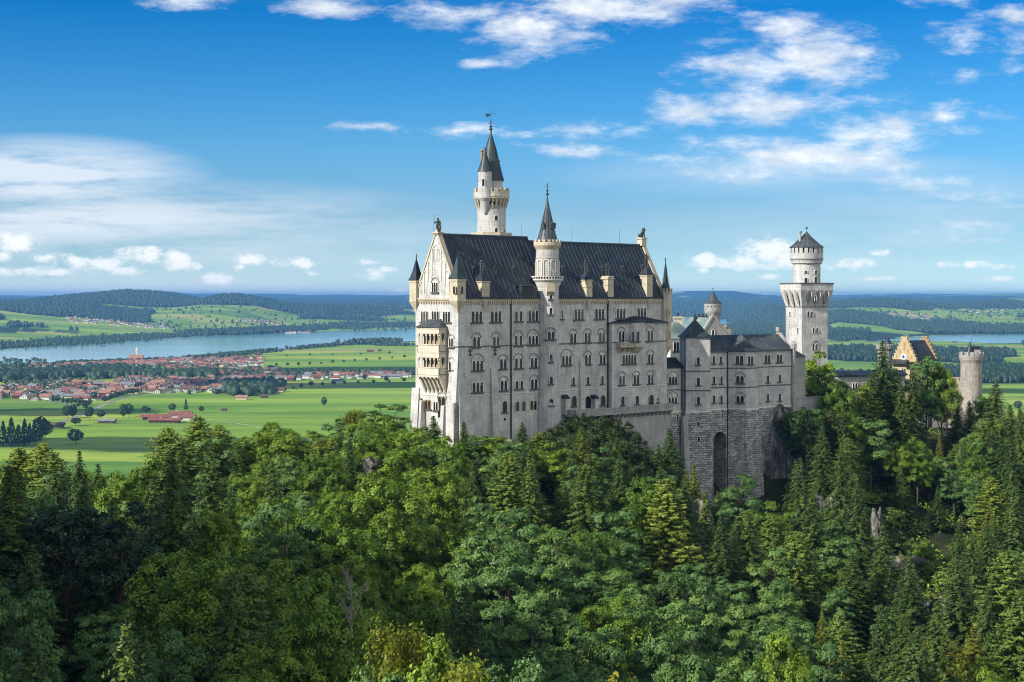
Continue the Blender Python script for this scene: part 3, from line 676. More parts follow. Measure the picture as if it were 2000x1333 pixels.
barn(516, 778, 12, 9, 4, HP, 'brown', WD, 'small brown barn below the village copse')
barn(542, 766, 26, 14, 5, HP-.1, 'brown', CRW, 'brown-roofed barn right of the village copse')
barn(472, 781, 20, 12, 5, HP, 'orange', CRW, 'pale house with light roof alone in front of the village')
barn(660, 748, 24, 14, 5, HP, 'grey', WH, 'white shed with grey roof at the village right end')
barn(723, 687.5, 22, 10, 5, HP, 'red', WD, 'red-roofed barn in the meadow near the spit wood')
barn(742, 686.5, 12, 10, 5, HP, 'brown', WD, 'small brown barn right of the red one near the spit wood')
barn(505, 694, 22, 12, 4, HP, 'brown', WD, 'brown barn in the meadow above the village')
barn(160, 778, 60, 20, 5, HP-.12, 'grey', WH, 'long grey-roofed hall at the village car park', 'hall', 'hall')
barn(175, 782, 50, 14, 5, HP-.12, 'red', WH, 'long red-roofed building in front of the grey hall', 'hall', 'hall')
barn(720, 732, 60, 22, 5, HP, 'grey', WH, 'long grey hall roof at the village right end', 'hall', 'hall')
barn(765, 739, 40, 22, 6, HP, 'grey', WH, 'pale grey shed farthest right of the village', 'hall', 'hall')
barn(1660, 697, 26, 14, 7, HP, 'red', WH, 'house with red roof among trees right of the square tower')
barn(1628, 700, 16, 10, 6, HP, 'grey', WH, 'small white house left of the red-roofed house among trees')
# individually standing valley trees
VTL = [(22,871,34,4,1.0,'tall dark spruce at the edge of the grove at left'),(6,872,30,4,1.1,'dark spruce at the very left edge of the meadow grove'),(36,872,26,4,1.3,'bushy dark spruce in the left meadow grove'),(48,871,33,5,1.0,'slim dark spruce in the middle of the left meadow grove'),(58,868,26,5,1.0,'dark spruce on the right of the left meadow grove'),
 (78,862,33,0,.8,'tall leafy tree right of the dark spruce grove'),(88,858,27,1,.8,'leafy tree between the grove and the brown barn'),(70,872,22,2,1,'low leafy tree at the foot of the spruce grove'),
 (131,818,22,1,.8,'left of two round trees by the road bend'),(142,817,22,0,.8,'right of two round trees by the road bend'),(174,822,22,2,.8,'dense oval tree beside the pale road'),(197,820,15,3,1.1,'round tree left behind the grey hay barn'),
 (241,816,22,0,.75,'left of two dark round trees in the meadow'),(252,815,22,1,.75,'right of two dark round trees in the meadow'),(285,809,13,3,1.3,'wide dark tree behind the left farm barn'),(336,806,15,2,1,'dark tree behind the farmstead yard'),(363,802,19,5,.9,'pointed tree behind the white farmhouse'),(393,806,11,1,1,'small tree right of the farmstead'),
 (148,870,21,2,1.1,'round dark tree alone in the lower meadow'),(633,794,17,0,.75,'single dark tree alone in the wide meadow'),(712,744,16,1,.8,'tree standing before the right village end'),(755,747,15,1,.85,'lone round tree right of the village end'),(148,832,12,2,1.5,'low bush beside the brown barn'),(118,838,10,3,1.6,'low hedge tree behind the brown barn'),
 (167,799,14,0,1,'small tree beside the road'),(205,787,13,1,1,'roadside tree left of the road bend'),(183,783,16,2,1,'tall roadside tree by the car park'),(153,797,9,2,1,'small bush tree by the meadow corner'),
 (1988,800,15,0,1.2,'round tree in the meadow at the right edge'),(1990,742,20,1,1,'tree by the right edge in the green field'),(1925,741,20,2,1.5,'dark clump in the fields right of the round grey tower'),(1955,740,24,3,1,'leafy clump in the field right of the grey tower'),(1970,736,18,4,1,'pointed tree in the clump at far right'),(1945,760,10,3,1.4,'low bushes in the bright field at right'),(1900,744,22,1,1.2,'dark trees close behind the round grey tower')]
for px, py, h, v, wx, lab in VTL:
    g = ground_at(px, py); valley_tree('valley_tree', g.x, g.y, h, v, lab, 'tree', None, wx)
def row(pts, n, label, group, h=(9, 14)):
    for i in range(n):
        f = i/(n-1)*(len(pts)-1); k = min(int(f), len(pts)-2); f -= k; g = ground_at(pts[k][0]*(1-f)+pts[k+1][0]*f+rnd.uniform(-.7, .7), pts[k][1]*(1-f)+pts[k+1][1]*f+rnd.uniform(-.3, .3))
        valley_tree('roadside_tree', g.x, g.y, rnd.uniform(*h), rnd.randrange(4), label, 'tree', group, rnd.uniform(.8, 1.1))
row([(212, 783), (240, 775), (275, 768), (330, 762)], 16, 'round tree in the line along the road at the village edge', 'trees along the village road')
row([(105, 786), (140, 790), (175, 792)], 9, 'small tree in the row between car park and meadow', 'trees by the car park')
row([(540, 768), (600, 757), (680, 752), (790, 748)], 12, 'small tree in the loose line before the right village end', 'trees before the right village end', (7, 13))
row([(540, 717), (620, 713), (700, 707), (790, 700)], 12, 'small tree in the hedge line across the far meadow', 'trees of the meadow hedge line', (7, 12))
row([(560, 697), (650, 695), (760, 693)], 5, 'lone small tree in the far meadow below the spit', 'lone trees in the far meadow', (7, 11))
# parked cars at the village car park
M['carw'] = plain('car_paint_pale', (.55, .56, .58), .35, .1, .3); M['card'] = plain('car_paint_dark', (.05, .06, .08), .35, .1, .3)
def car_mesh(mat):
    b = MB(); b.hexa([(-.9, -2.2, .35), (.9, -2.2, .35), (.9, 2.2, .35), (-.9, 2.2, .35)], [(-.85, -2.15, .95), (.85, -2.15, .95), (.85, 2.15, .95), (-.85, 2.15, .95)])
    b.hexa([(-.8, -1.7, .95), (.8, -1.7, .95), (.8, 1.1, .95), (-.8, 1.1, .95)], [(-.65, -1.2, 1.5), (.65, -1.2, 1.5), (.65, .5, 1.5), (-.65, .5, 1.5)], 1)
    for sx in (-.8, .8):
        for sy in (-1.4, 1.4): b.tube((sx-.1, sy, .35), (sx+.1, sy, .35), .34, .34, 8, 1)
    o = b.build('tmp', [mat, M['pane']]); me = o.data; bpy.data.objects.remove(o); return me
cms = [car_mesh(M['carw']), car_mesh(M['card'])]
for i in range(26):
    f = i/25; g = ground_at(92+f*80+rnd.uniform(-1, 1), 784.5+f*8+rnd.uniform(-.8, .8)); k = i % 3 == 0
    o = bpy.data.objects.new('parked_car', cms[int(k)]); C.objects.link(o); o.location = (g.x, g.y, .14); o.rotation_euler.z = rnd.uniform(0, .3)
    tag(o, 'tiny %s car in the village car park beside the meadow' % ('dark' if k else 'pale'), 'car', ('dark' if k else 'pale')+' cars in the village car park')
# ------------------------------------------------------------------ castle helpers
class Fr:
    """wall frame: s to the right along the wall as seen from outside, d outwards, z up"""
    def __init__(s, x, y, deg):
        s.p = Vector((x, y, 0)); s.a = math.radians(deg); s.e = Vector((math.cos(s.a), math.sin(s.a), 0)); s.n = Vector((math.sin(s.a), -math.cos(s.a), 0))
    def w(s, u, d, z): return s.p+s.e*u+s.n*d+Vector((0, 0, z))
    def xy(s, u, d): q = s.p+s.e*u+s.n*d; return (q.x, q.y)
    def hit(s, px, py, d=0.0):
        k = (px-1000)/F; q = s.p+s.n*d      # q.x+u*ex = k*(q.y+u*ey)
        u = (k*q.y-q.x)/(s.e.x-k*s.e.y); Y = q.y+u*s.e.y; return u, H-(py-HZ)*Y/F
    def box(s, b, u0, u1, d0, d1, z0, z1, m=0): b.hexa([s.w(u0, d1, z0), s.w(u1, d1, z0), s.w(u1, d0, z0), s.w(u0, d0, z0)], [s.w(u0, d1, z1), s.w(u1, d1, z1), s.w(u1, d0, z1), s.w(u0, d0, z1)], m)
    def batter(s, b, u0, u1, d0, d1b, d1t, z0, z1, m=0, e=0.0): b.hexa([s.w(u0-e, d1b, z0), s.w(u1+e, d1b, z0), s.w(u1+e, d0, z0), s.w(u0-e, d0, z0)], [s.w(u0, d1t, z1), s.w(u1, d1t, z1), s.w(u1, d0, z1), s.w(u0, d0, z1)], m)
    def poly(s, b, pts, d0, d1, m=0):      # polygon in (u,z), ccw as seen from outside, extruded from d0 (inner) to d1 (outer)
        n = len(pts); vs = [s.w(u, d1, z) for u, z in pts]+[s.w(u, d0, z) for u, z in pts]
        b.solid(vs, [tuple(range(n)), tuple(reversed(range(n, 2*n)))]+[(i, n+i, n+(i+1) % n, (i+1) % n) for i in range(n)], m)
def arch_pts(w, h, k=7, base=0.0, cx=0.0):
    r = w/2; return [(cx-r, base), (cx+r, base)]+[(cx+r*math.cos(math.pi*i/k), base+h-r+r*math.sin(math.pi*i/k)) for i in range(k+1)]
LF = Fr(0, 0, 0)
WC = {}
def window_mesh(n, lw, h, stonem, arch, sill, gap):
    key = (n, lw, h, stonem, arch, sill, gap)
    if key in WC: return WC[key]
    tot = n*lw+(n-1)*gap; b = MB(); p = MB()
    cxs = [-tot/2+lw/2+i*(lw+gap) for i in range(n)]
    for cx in cxs: LF.poly(p, arch_pts(lw, h, 6, 0, cx), -.02, .03)
    # reveal: a slim stone border, thicker than the glass, round every light
    bw = .13
    for cx in cxs:
        r = lw/2; k = 8
        for i in range(k):
            a0, a1 = math.pi*i/k, math.pi*(i+1)/k
            q = [(cx+(r)*math.cos(a0), h-r+r*math.sin(a0)), (cx+(r+bw)*math.cos(a0), h-r+(r+bw)*math.sin(a0)), (cx+(r+bw)*math.cos(a1), h-r+(r+bw)*math.sin(a1)), (cx+r*math.cos(a1), h-r+r*math.sin(a1))]
            LF.poly(b, q, -.02, .16)
    edges = [cxs[0]-lw/2-bw/2, cxs[-1]+lw/2+bw/2]
    for e in edges: LF.box(b, e-bw/2, e+bw/2, -.02, .15, 0, h-lw/2)
    for i in range(n-1):
        c = (cxs[i]+cxs[i+1])/2
        if gap < .45:
            b.tube((c, -.12, .1), (c, -.12, h-lw/2-.15), gap*.42, gap*.36, 6); LF.box(b, c-gap*.6, c+gap*.6, -.02, .22, h-lw/2-.22, h-lw/2)
        else: LF.box(b, c-gap/2+.0, c-gap/2+bw, -.02, .15, 0, h-lw/2); LF.box(b, c+gap/2-bw, c+gap/2, -.02, .15, 0, h-lw/2)
    if sill: LF.box(b, -tot/2-.32, tot/2+.32, -.02, .32, -.26, 0, 1)
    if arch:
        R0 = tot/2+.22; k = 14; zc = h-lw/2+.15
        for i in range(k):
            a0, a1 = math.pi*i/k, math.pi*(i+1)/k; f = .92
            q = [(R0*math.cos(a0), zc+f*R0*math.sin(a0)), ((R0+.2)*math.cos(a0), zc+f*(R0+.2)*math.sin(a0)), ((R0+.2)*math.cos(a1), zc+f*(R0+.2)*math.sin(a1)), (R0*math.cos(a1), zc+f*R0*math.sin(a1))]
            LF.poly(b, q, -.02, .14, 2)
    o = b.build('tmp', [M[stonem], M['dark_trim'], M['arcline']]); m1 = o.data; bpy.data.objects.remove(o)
    o = p.build('tmp', M['pane']); m2 = o.data; bpy.data.objects.remove(o); WC[key] = (m1, m2); return WC[key]
def window(th, fr, u, zc, d=0.0, n=2, lw=.72, h=2.0, st='trim', arch=False, sill=True, gap=.22, name='window'):
    m1, m2 = window_mesh(n, lw, h, st, arch, sill, gap); o = bpy.data.objects.new(name, m1); C.objects.link(o); o.parent = th
    o.location = fr.w(u, d, zc-h/2)-ROOT[th.name]; o.rotation_euler.z = fr.a
    g = bpy.data.objects.new('pane', m2); C.objects.link(g); g.parent = o; return o
def wpx(th, fr, px, py, d=0.0, **k): u, z = fr.hit(px, py, d); return window(th, fr, u, z, d, **k)
def merlons(b, cx, cy, r, z0, z1, n, frac=.55, th=.35, m=0):
    for i in range(n):
        a0 = 2*math.pi*i/n; a1 = a0+2*math.pi/n*frac
        P = lambda rr, a, z: (cx+rr*math.cos(a), cy+rr*math.sin(a), z)
        b.hexa([P(r, a0, z0), P(r, a1, z0), P(r-th, a1, z0), P(r-th, a0, z0)], [P(r, a0, z1), P(r, a1, z1), P(r-th, a1, z1), P(r-th, a0, z1)], m)
def corbels(b, cx, cy, r0, r1, z0, z1, n, m=0, frac=.42):
    for i in range(n):
        a0 = 2*math.pi*(i+.1)/n; a1 = a0+2*math.pi/n*frac; P = lambda rr, a, z: (cx+rr*math.cos(a), cy+rr*math.sin(a), z); zm = z0+(z1-z0)*.45
        b.hexa([P(r0+.05, a0, z0), P(r0+.05, a1, z0), P(r0-.2, a1, z0), P(r0-.2, a0, z0)], [P(r0+(r1-r0)*.55, a0, zm), P(r0+(r1-r0)*.55, a1, zm), P(r0-.2, a1, zm), P(r0-.2, a0, zm)], m)
        b.hexa([P(r0+(r1-r0)*.55, a0, zm), P(r0+(r1-r0)*.55, a1, zm), P(r0-.2, a1, zm), P(r0-.2, a0, zm)], [P(r1, a0, z1), P(r1, a1, z1), P(r0-.2, a1, z1), P(r0-.2, a0, z1)], m)
def finial(b, x, y, z, h, r=.16, m=0):
    b.lathe(x, y, [(r*.9, z-.3), (r*.5, z+h*.2), (r*1.5, z+h*.26), (r*1.5, z+h*.32), (r*.4, z+h*.38), (r*1.1, z+h*.52), (r*.35, z+h*.6), (r*.3, z+h*.85), (r*.7, z+h*.88), (.02, z+h)], 8, m)
    b.hexa([(x-.35*r*6, y-.03, z+h*.72), (x+.35*r*6, y-.03, z+h*.72), (x+.35*r*6, y+.03, z+h*.72), (x-.35*r*6, y+.03, z+h*.72)], [(x-.35*r*6, y-.03, z+h*.75), (x+.35*r*6, y-.03, z+h*.75), (x+.35*r*6, y+.03, z+h*.75), (x-.35*r*6, y+.03, z+h*.75)], m)
def cone_ribs(b, cx, cy, r, z0, z1, n, m=1, t=.05):
    for i in range(n):
        a = 2*math.pi*i/n; b.tube((cx+r*math.cos(a), cy+r*math.sin(a), z0), (cx+.08*math.cos(a), cy+.08*math.sin(a), z1), t, t*.5, 4, m)
def stop_course(b, fr, u0, u1, z, d=.16, t=.22, m=0): fr.box(b, u0, u1, -.05, d, z, z+t, m)

# ------------------------------------------------------------------ great palace
TH = 45.4
x0 = -105/F*330; S = Fr(x0, 330, TH)                    # long south front
GW = 12.8; nwx, nwy = S.xy(0, -GW); W = Fr(nwx, nwy, TH-90)   # west gable: u from NW corner (0) to SW corner (GW)
L = 65.4; ZE = 189.75; ZR1 = 202.9; ZR2 = 202.1; ZB = 148.0
E = Fr(*S.xy(L, 0), TH+90)
pal = root('palace', (x0, 330, ZB), 'huge pale limestone palace with steep dark roof and rows of arched windows on the crag', 'palace')
b = MB()
b.prism([S.xy(0, 0), S.xy(L, 0), S.xy(L, -GW), S.xy(0, -GW)], ZB, ZE); wall = b.build('wall', M['lime'], pal)
# gable walls
b = MB(); W.poly(b, [(0, ZE), (GW, ZE), (GW/2, ZR1+.35)], -.8, .0); b.build('gable', M['lime'], pal)
b = MB(); E.poly(b, [(0, ZE), (GW, ZE), (GW/2, ZR2+.35)], -.8, .0); b.build('gable', M['lime'], pal)
b = MB()
def coping(b, fr, w, z0, z1, d0, d1, t=.55, lo=0.0):
    for s_ in (0, 1):
        a = (-lo, z0) if s_ == 0 else (w+lo, z0); c = (w/2, z1); q = [a, c, (c[0], c[1]+t*1.2), (a[0]+(-t*.9 if s_ == 0 else t*.9), a[1])]
        if s_ == 0: q = [q[0], q[1], q[2], q[3]]
        else: q = [q[0], q[3], q[2], q[1]]
        fr.poly(b, q, d0, d1)
coping(b, W, GW, ZE, ZR1+.35, -1.0, .18); cop = b.build('coping', M['cream'], pal)
b = MB(); coping(b, E, GW, ZE, ZR2+.35, -1.0, .18); b.build('coping', M['cream'], pal)
# raised blind stepped arcading on the west gable
b = MB()
def blind(b, fr, u, z0, w, h, d=.16, t=.16):
    r = w/2
    for i in range(8):
        a0, a1 = math.pi*i/8, math.pi*(i+1)/8
        fr.poly(b, [(u+r*math.cos(a0), z0+h-r+r*math.sin(a0)), (u+(r+t)*math.cos(a0), z0+h-r+(r+t)*math.sin(a0)), (u+(r+t)*math.cos(a1), z0+h-r+(r+t)*math.sin(a1)), (u+r*math.cos(a1), z0+h-r+r*math.sin(a1))], -.02, d)
    fr.box(b, u-r-t, u-r, -.02, d, z0, z0+h-r); fr.box(b, u+r, u+r+t, -.02, d, z0, z0+h-r)
for u_, z0_, w_, h_ in ((6.4, 194.3, 2.6, 6.2), (5.9, 197.3, .7, 2.4), (6.9, 197.3, .7, 2.4), (4.4, 193.2, .9, 4.0), (8.4, 193.2, .9, 4.0), (3.2, 192.2, .9, 3.0), (9.6, 192.2, .9, 3.0), (2.1, 190.8, .9, 2.3), (10.6, 190.8, .9, 2.3)): blind(b, W, u_, z0_, w_, h_)
b.build('blind_arcade', M['trim'], pal)
# main roof in two parts, the western one a little higher
US = S.hit(1030, 500, -GW/2)[0]; OV = .55
def roof_part(u0, u1, zr):
    b = MB(); q = [(OV, ZE+.02), (-GW-OV, ZE+.02), (-GW/2, zr)]
    vs = [S.w(u0, d, z) for d, z in q]+[S.w(u1, d, z) for d, z in q]
    b.solid(vs, [(0, 1, 2), (3, 5, 4), (0, 2, 5, 3), (1, 4, 5, 2), (0, 3, 4, 1)])
    n = int((u1-u0)/1.22)
    for i in range(1, n):
        u = u0+(u1-u0)*i/n
        for sd_ in (OV, -GW-OV):
            a, c = S.w(u, sd_, ZE+.08), S.w(u, -GW/2, zr+.02); o_ = Vector((0, 0, .1)); k = S.e*.045
            b.hexa([a-k, a+k, c+k, c-k] if sd_ > 0 else [c-k, c+k, a+k, a-k], [a-k+o_, a+k+o_, c+k+o_, c-k+o_] if sd_ > 0 else [c-k+o_, c+k+o_, a+k+o_, a-k+o_], 1)
    S.box(b, u0, u1, -GW/2-.14, -GW/2+.14, zr-.1, zr+.12, 1)
    return b.build('roof', [M['roof'], M['rib']], pal)
roof_part(.35, US, ZR1); roof_part(US, L-.35, ZR2)
b = MB(); S.box(b, 0, L, OV-.05, OV+.16, ZE-.12, ZE+.06); b.build('gutter', M['metal'], pal)
SL = (ZR2-ZE)/(GW/2+OV)                               # roof slope
def roof_z(d): return ZE+(OV-d)*SL
# cornice with little corbels
b = MB(); S.box(b, 0, L, -.05, .30, ZE-.75, ZE-.12); W.box(b, 0, GW, -.05, .32, ZE-.35, ZE)
for i in range(int(L/.62)): u = .3+i*.62; S.box(b, u, u+.30, -.05, .26, ZE-1.25, ZE-.75)
for i in range(int(GW/.5)): u = .2+i*.5; W.box(b, u, u+.22, -.05, .22, ZE-1.2, ZE-.7)
W.box(b, 0, GW, -.05, .24, ZE-.7, ZE-.55); b.build('cornice', M['cream'], pal)
# string courses
zc1 = S.hit(960, 677)[1]; zc2 = S.hit(960, 772)[1]
b = MB(); S.box(b, -.15, L, -.05, .14, zc1, zc1+.2); W.box(b, 0, GW+.15, -.05, .14, zc1, zc1+.2); b.build('string_course', M['dark_trim'], pal)
b = MB(); S.box(b, -.1, L, -.05, .10, zc2, zc2+.14); W.box(b, 0, GW, -.05, .1, zc2, zc2+.14); b.build('string_course', M['trim'], pal)
# projecting east part under its own little roof, pilasters, battered corner buttresses
zc_top = S.hit(1225, 631)[1]; ua = S.hit(1187, 700)[0]; PD = 1.15
b = MB(); S.box(b, ua, L-.6, -.5, PD, ZB, zc_top); ext = b.build('wall', M['lime'], pal)
b = MB(); um = (ua+L)/2
vs = [S.w(ua-.5, -.02, zc_top), S.w(ua-.5, PD+.6, zc_top), S.w(L-.2, PD+.6, zc_top), S.w(L-.2, -.02, zc_top), S.w(um-1.5, -.02, zc_top+1.5), S.w(um+1.5, -.02, zc_top+1.5), S.w(um, PD+.3, zc_top+.75)]
b.solid(vs, [(1, 2, 6), (0, 1, 6, 4), (2, 3, 5, 6), (4, 6, 5), (3, 2, 1, 0), (0, 4, 5, 3)]); b.build('lean_to_roof', M['roof'], pal)
b = MB(); S.box(b, ua, L-.6, PD-.05, PD+.12, zc1, zc1+.2); b.build('string_course', M['dark_trim'], pal)
b = MB(); S.box(b, ua, L-.6, PD-.05, PD+.1, zc2, zc2+.14); b.build('string_course', M['trim'], pal)
def pil(px0, px1, pyt, pyb, d=.35, db=.6):
    u0, zt = S.hit(px0, pyt); u1, _ = S.hit(px1, pyt); b = MB(); S.batter(b, u0, u1, -.1, db, d, ZB, zt); b.build('buttress', M['lime'], pal)
pil(957.5, 968.5, 720, 880, .3, 1.7); pil(1131, 1140.5, 704, 810)
b = MB(); u1, _ = S.hit(900, 700); S.batter(b, 0, 1.1, -.2, 1.3, .0, ZB, S.hit(900, 720)[1], e=0)
W.batter(b, GW-1.9, GW, -.2, 2.2, .0, ZB, W.hit(885, 690)[1]); W.box(b, GW-2.3, GW, -.2, 1.3, ZB, W.hit(885, 786)[1]); b.build('buttress', M['lime'], pal)
b = MB(); W.batter(b, -.9, 1.3, -.2, 1.8, .25, ZB, W.hit(815, 758)[1]); b.build('buttress', M['lime'], pal)
for p0, p1, t_ in ((824.5, 831.5, 782), (866, 875.5, 792)):
    b = MB(); u0, zt = W.hit(p0, t_); u1, _ = W.hit(p1, t_); W.batter(b, u0+.4, u1-.1, -.1, 2.4, 1.1, ZB, zt); b.build('buttress', M['lime'], pal)
# downpipes
for px in (780+851/3.92,):
    u, _ = S.hit(px, 700); b = MB(); S.box(b, u-.11, u+.11, .1, .30, ZB, ZE-.3); b.build('downpipe', M['metal'], pal)
u, _ = S.hit(1186, 700); b = MB(); S.box(b, u-.11, u+.11, .1, .3, ZB, ZE-.3); b.build('downpipe', M['metal'], pal)
# windows of the long front; (zoom x, zoom y) read off the photograph's two enlargements
def z1(x, y): return 780+x/3.92, 560+y/3.92
def z3(x, y): return 1040+x/3.173, 440+y/3.173
K3 = dict(n=3, lw=.76, h=2.25, gap=.34); K2 = dict(n=2, lw=.80, h=2.05, gap=.34, arch=True); KP = dict(n=2, lw=.78, h=2.1, gap=.62); K1 = dict(n=1, lw=.8, h=1.7)
for x, y, k in [(590,232,K3),(737,230,K3),(911,227,KP),(1022,224,K3),(588,425,K2),(738,420,K2),(909,413,dict(KP,arch=True)),(1022,412,dict(K3,h=1.9,arch=True)),
    (597,605,dict(K3,h=2.0,arch=True)),(793,592,K2),(911,587,dict(KP,arch=True)),(1027,582,K2),(597,772,dict(K3,h=2.0)),(797,757,K2),(916,753,dict(KP,h=1.7)),(1029,745,K2),
    (805,920,dict(n=1,lw=1.25,h=2.3,st='cream')),(926,917,dict(n=2,lw=1.0,h=2.0,gap=.9,st='cream',sill=False)),(1038,908,dict(K3,st='cream',h=1.9,sill=False)),(805,1015,dict(n=1,lw=.8,h=.6,sill=False))]:
    wpx(pal, S, *z1(x, y), **k)
for x, y, k in [(183,555,dict(K1,lw=.5,h=1.8)),(286,553,K3),(414,550,K3),(546,548,K3),(675,545,K3),(250,700,K2),(339,697,K2),(427,695,K2),(210,838,dict(K3,h=2.0,arch=True)),(341,833,K2),(432,831,K2),
    (252,966,K1),(343,963,K1),(431,959,K1),(257,1090,dict(n=1,lw=1.5,h=2.2,st='cream')),(343,1098,dict(n=1,lw=1.9,h=2.7,st='cream',sill=False)),(435,1085,dict(n=1,lw=1.5,h=2.2,st='cream'))]:
    wpx(pal, S, *z3(x, y), **k)
for x, y, k in [(550,690,dict(K2,h=2.4)),(727,685,dict(K2,h=2.4)),(598,832,dict(n=5,lw=.78,h=2.0,gap=.2)),(730,828,K2),(552,962,K2),(642,957,K2),(730,954,K2),(558,1088,dict(n=1,lw=1.2,h=2.0)),(647,1084,dict(n=1,lw=1.2,h=2.0)),(735,1080,dict(n=1,lw=1.6,h=2.1,st='cream')),(776,1083,dict(n=1,lw=.5,h=1.2))]:
    wpx(pal, S, *z3(x, y), d=PD, **k)
# oriel and balcony of the east part
u0, zt = S.hit(*z3(597, 617), d=PD); u1, zbt = S.hit(*z3(682, 752), d=PD); b = MB()
b.hexa([S.w(u0, PD-.1, zbt), S.w(u0+.8, PD+1.3, zbt), S.w(u1-.8, PD+1.3, zbt), S.w(u1, PD-.1, zbt)], [S.w(u0, PD-.1, zc_top), S.w(u0+.8, PD+1.3, zc_top), S.w(u1-.8, PD+1.3, zc_top), S.w(u1, PD-.1, zc_top)])
b.hexa([S.w(u0+1.2, PD-.1, zbt-1.3), S.w(u0+1.4, PD+.2, zbt-1.3), S.w(u1-1.4, PD+.2, zbt-1.3), S.w(u1-1.2, PD-.1, zbt-1.3)], [S.w(u0, PD-.1, zbt), S.w(u0+.8, PD+1.3, zbt), S.w(u1-.8, PD+1.3, zbt), S.w(u1, PD-.1, zbt)], 1)
ori = b.build('oriel', [M['lime'], M['cream']], pal)
for x in (620, 652): uu_, zz_ = S.hit(*z3(x, 690), d=PD+1.3); window(pal, S, uu_, zz_, PD+1.3, n=1, lw=.85, h=2.2, st='lime')
b = MB(); u2, zf = S.hit(*z3(520, 752), d=PD); S.box(b, u2, u0+.3, PD-.1, PD+1.3, zf-.25, zf); S.box(b, u2, u0+.3, PD+1.15, PD+1.3, zf+.75, zf+.95); S.box(b, u2, u2+.15, PD, PD+1.3, zf, zf+.95)
for i in range(12): S.box(b, u2+.2+i*.42, u2+.45+i*.42, PD+1.17, PD+1.27, zf, zf+.75)
for i in range(4): u_ = u2+.3+i*1.5; b.hexa([S.w(u_, PD-.1, zf-1.4), S.w(u_, PD+.15, zf-1.4), S.w(u_+.4, PD+.15, zf-1.4), S.w(u_+.4, PD-.1, zf-1.4)], [S.w(u_, PD-.1, zf-.25), S.w(u_, PD+1.2, zf-.25), S.w(u_+.4, PD+1.2, zf-.25), S.w(u_+.4, PD-.1, zf-.25)])
b.build('balcony', M['cream'], pal)
# west gable windows
for x, y, k in [(195,230,dict(n=3,lw=.62,h=2.2,gap=.16)),(278,230,dict(n=3,lw=.62,h=2.2,gap=.16)),(364,232,dict(n=3,lw=.62,h=2.2,gap=.16)),(398,430,dict(n=2,lw=.55,h=1.8,arch=True,gap=.16)),(400,605,dict(n=2,lw=.55,h=1.8,arch=True,gap=.16)),(401,772,dict(n=1,lw=.5,h=1.7)),
    (163,895,dict(n=2,lw=.5,h=2,gap=.2,st='brownst')),(222,905,dict(n=2,lw=.6,h=1.8,gap=.25,st='brownst')),(282,915,dict(n=2,lw=.6,h=1.8,gap=.2)),(327,925,dict(n=2,lw=.95,h=4.2,gap=.2,st='brownst',arch=True,sill=False))]:
    wpx(pal, W, *z1(x, y), **k)
wpx(pal, W, 780+222/3.17, 200+1147/3.17, n=3, lw=.5, h=2.0, gap=.14, arch=True)
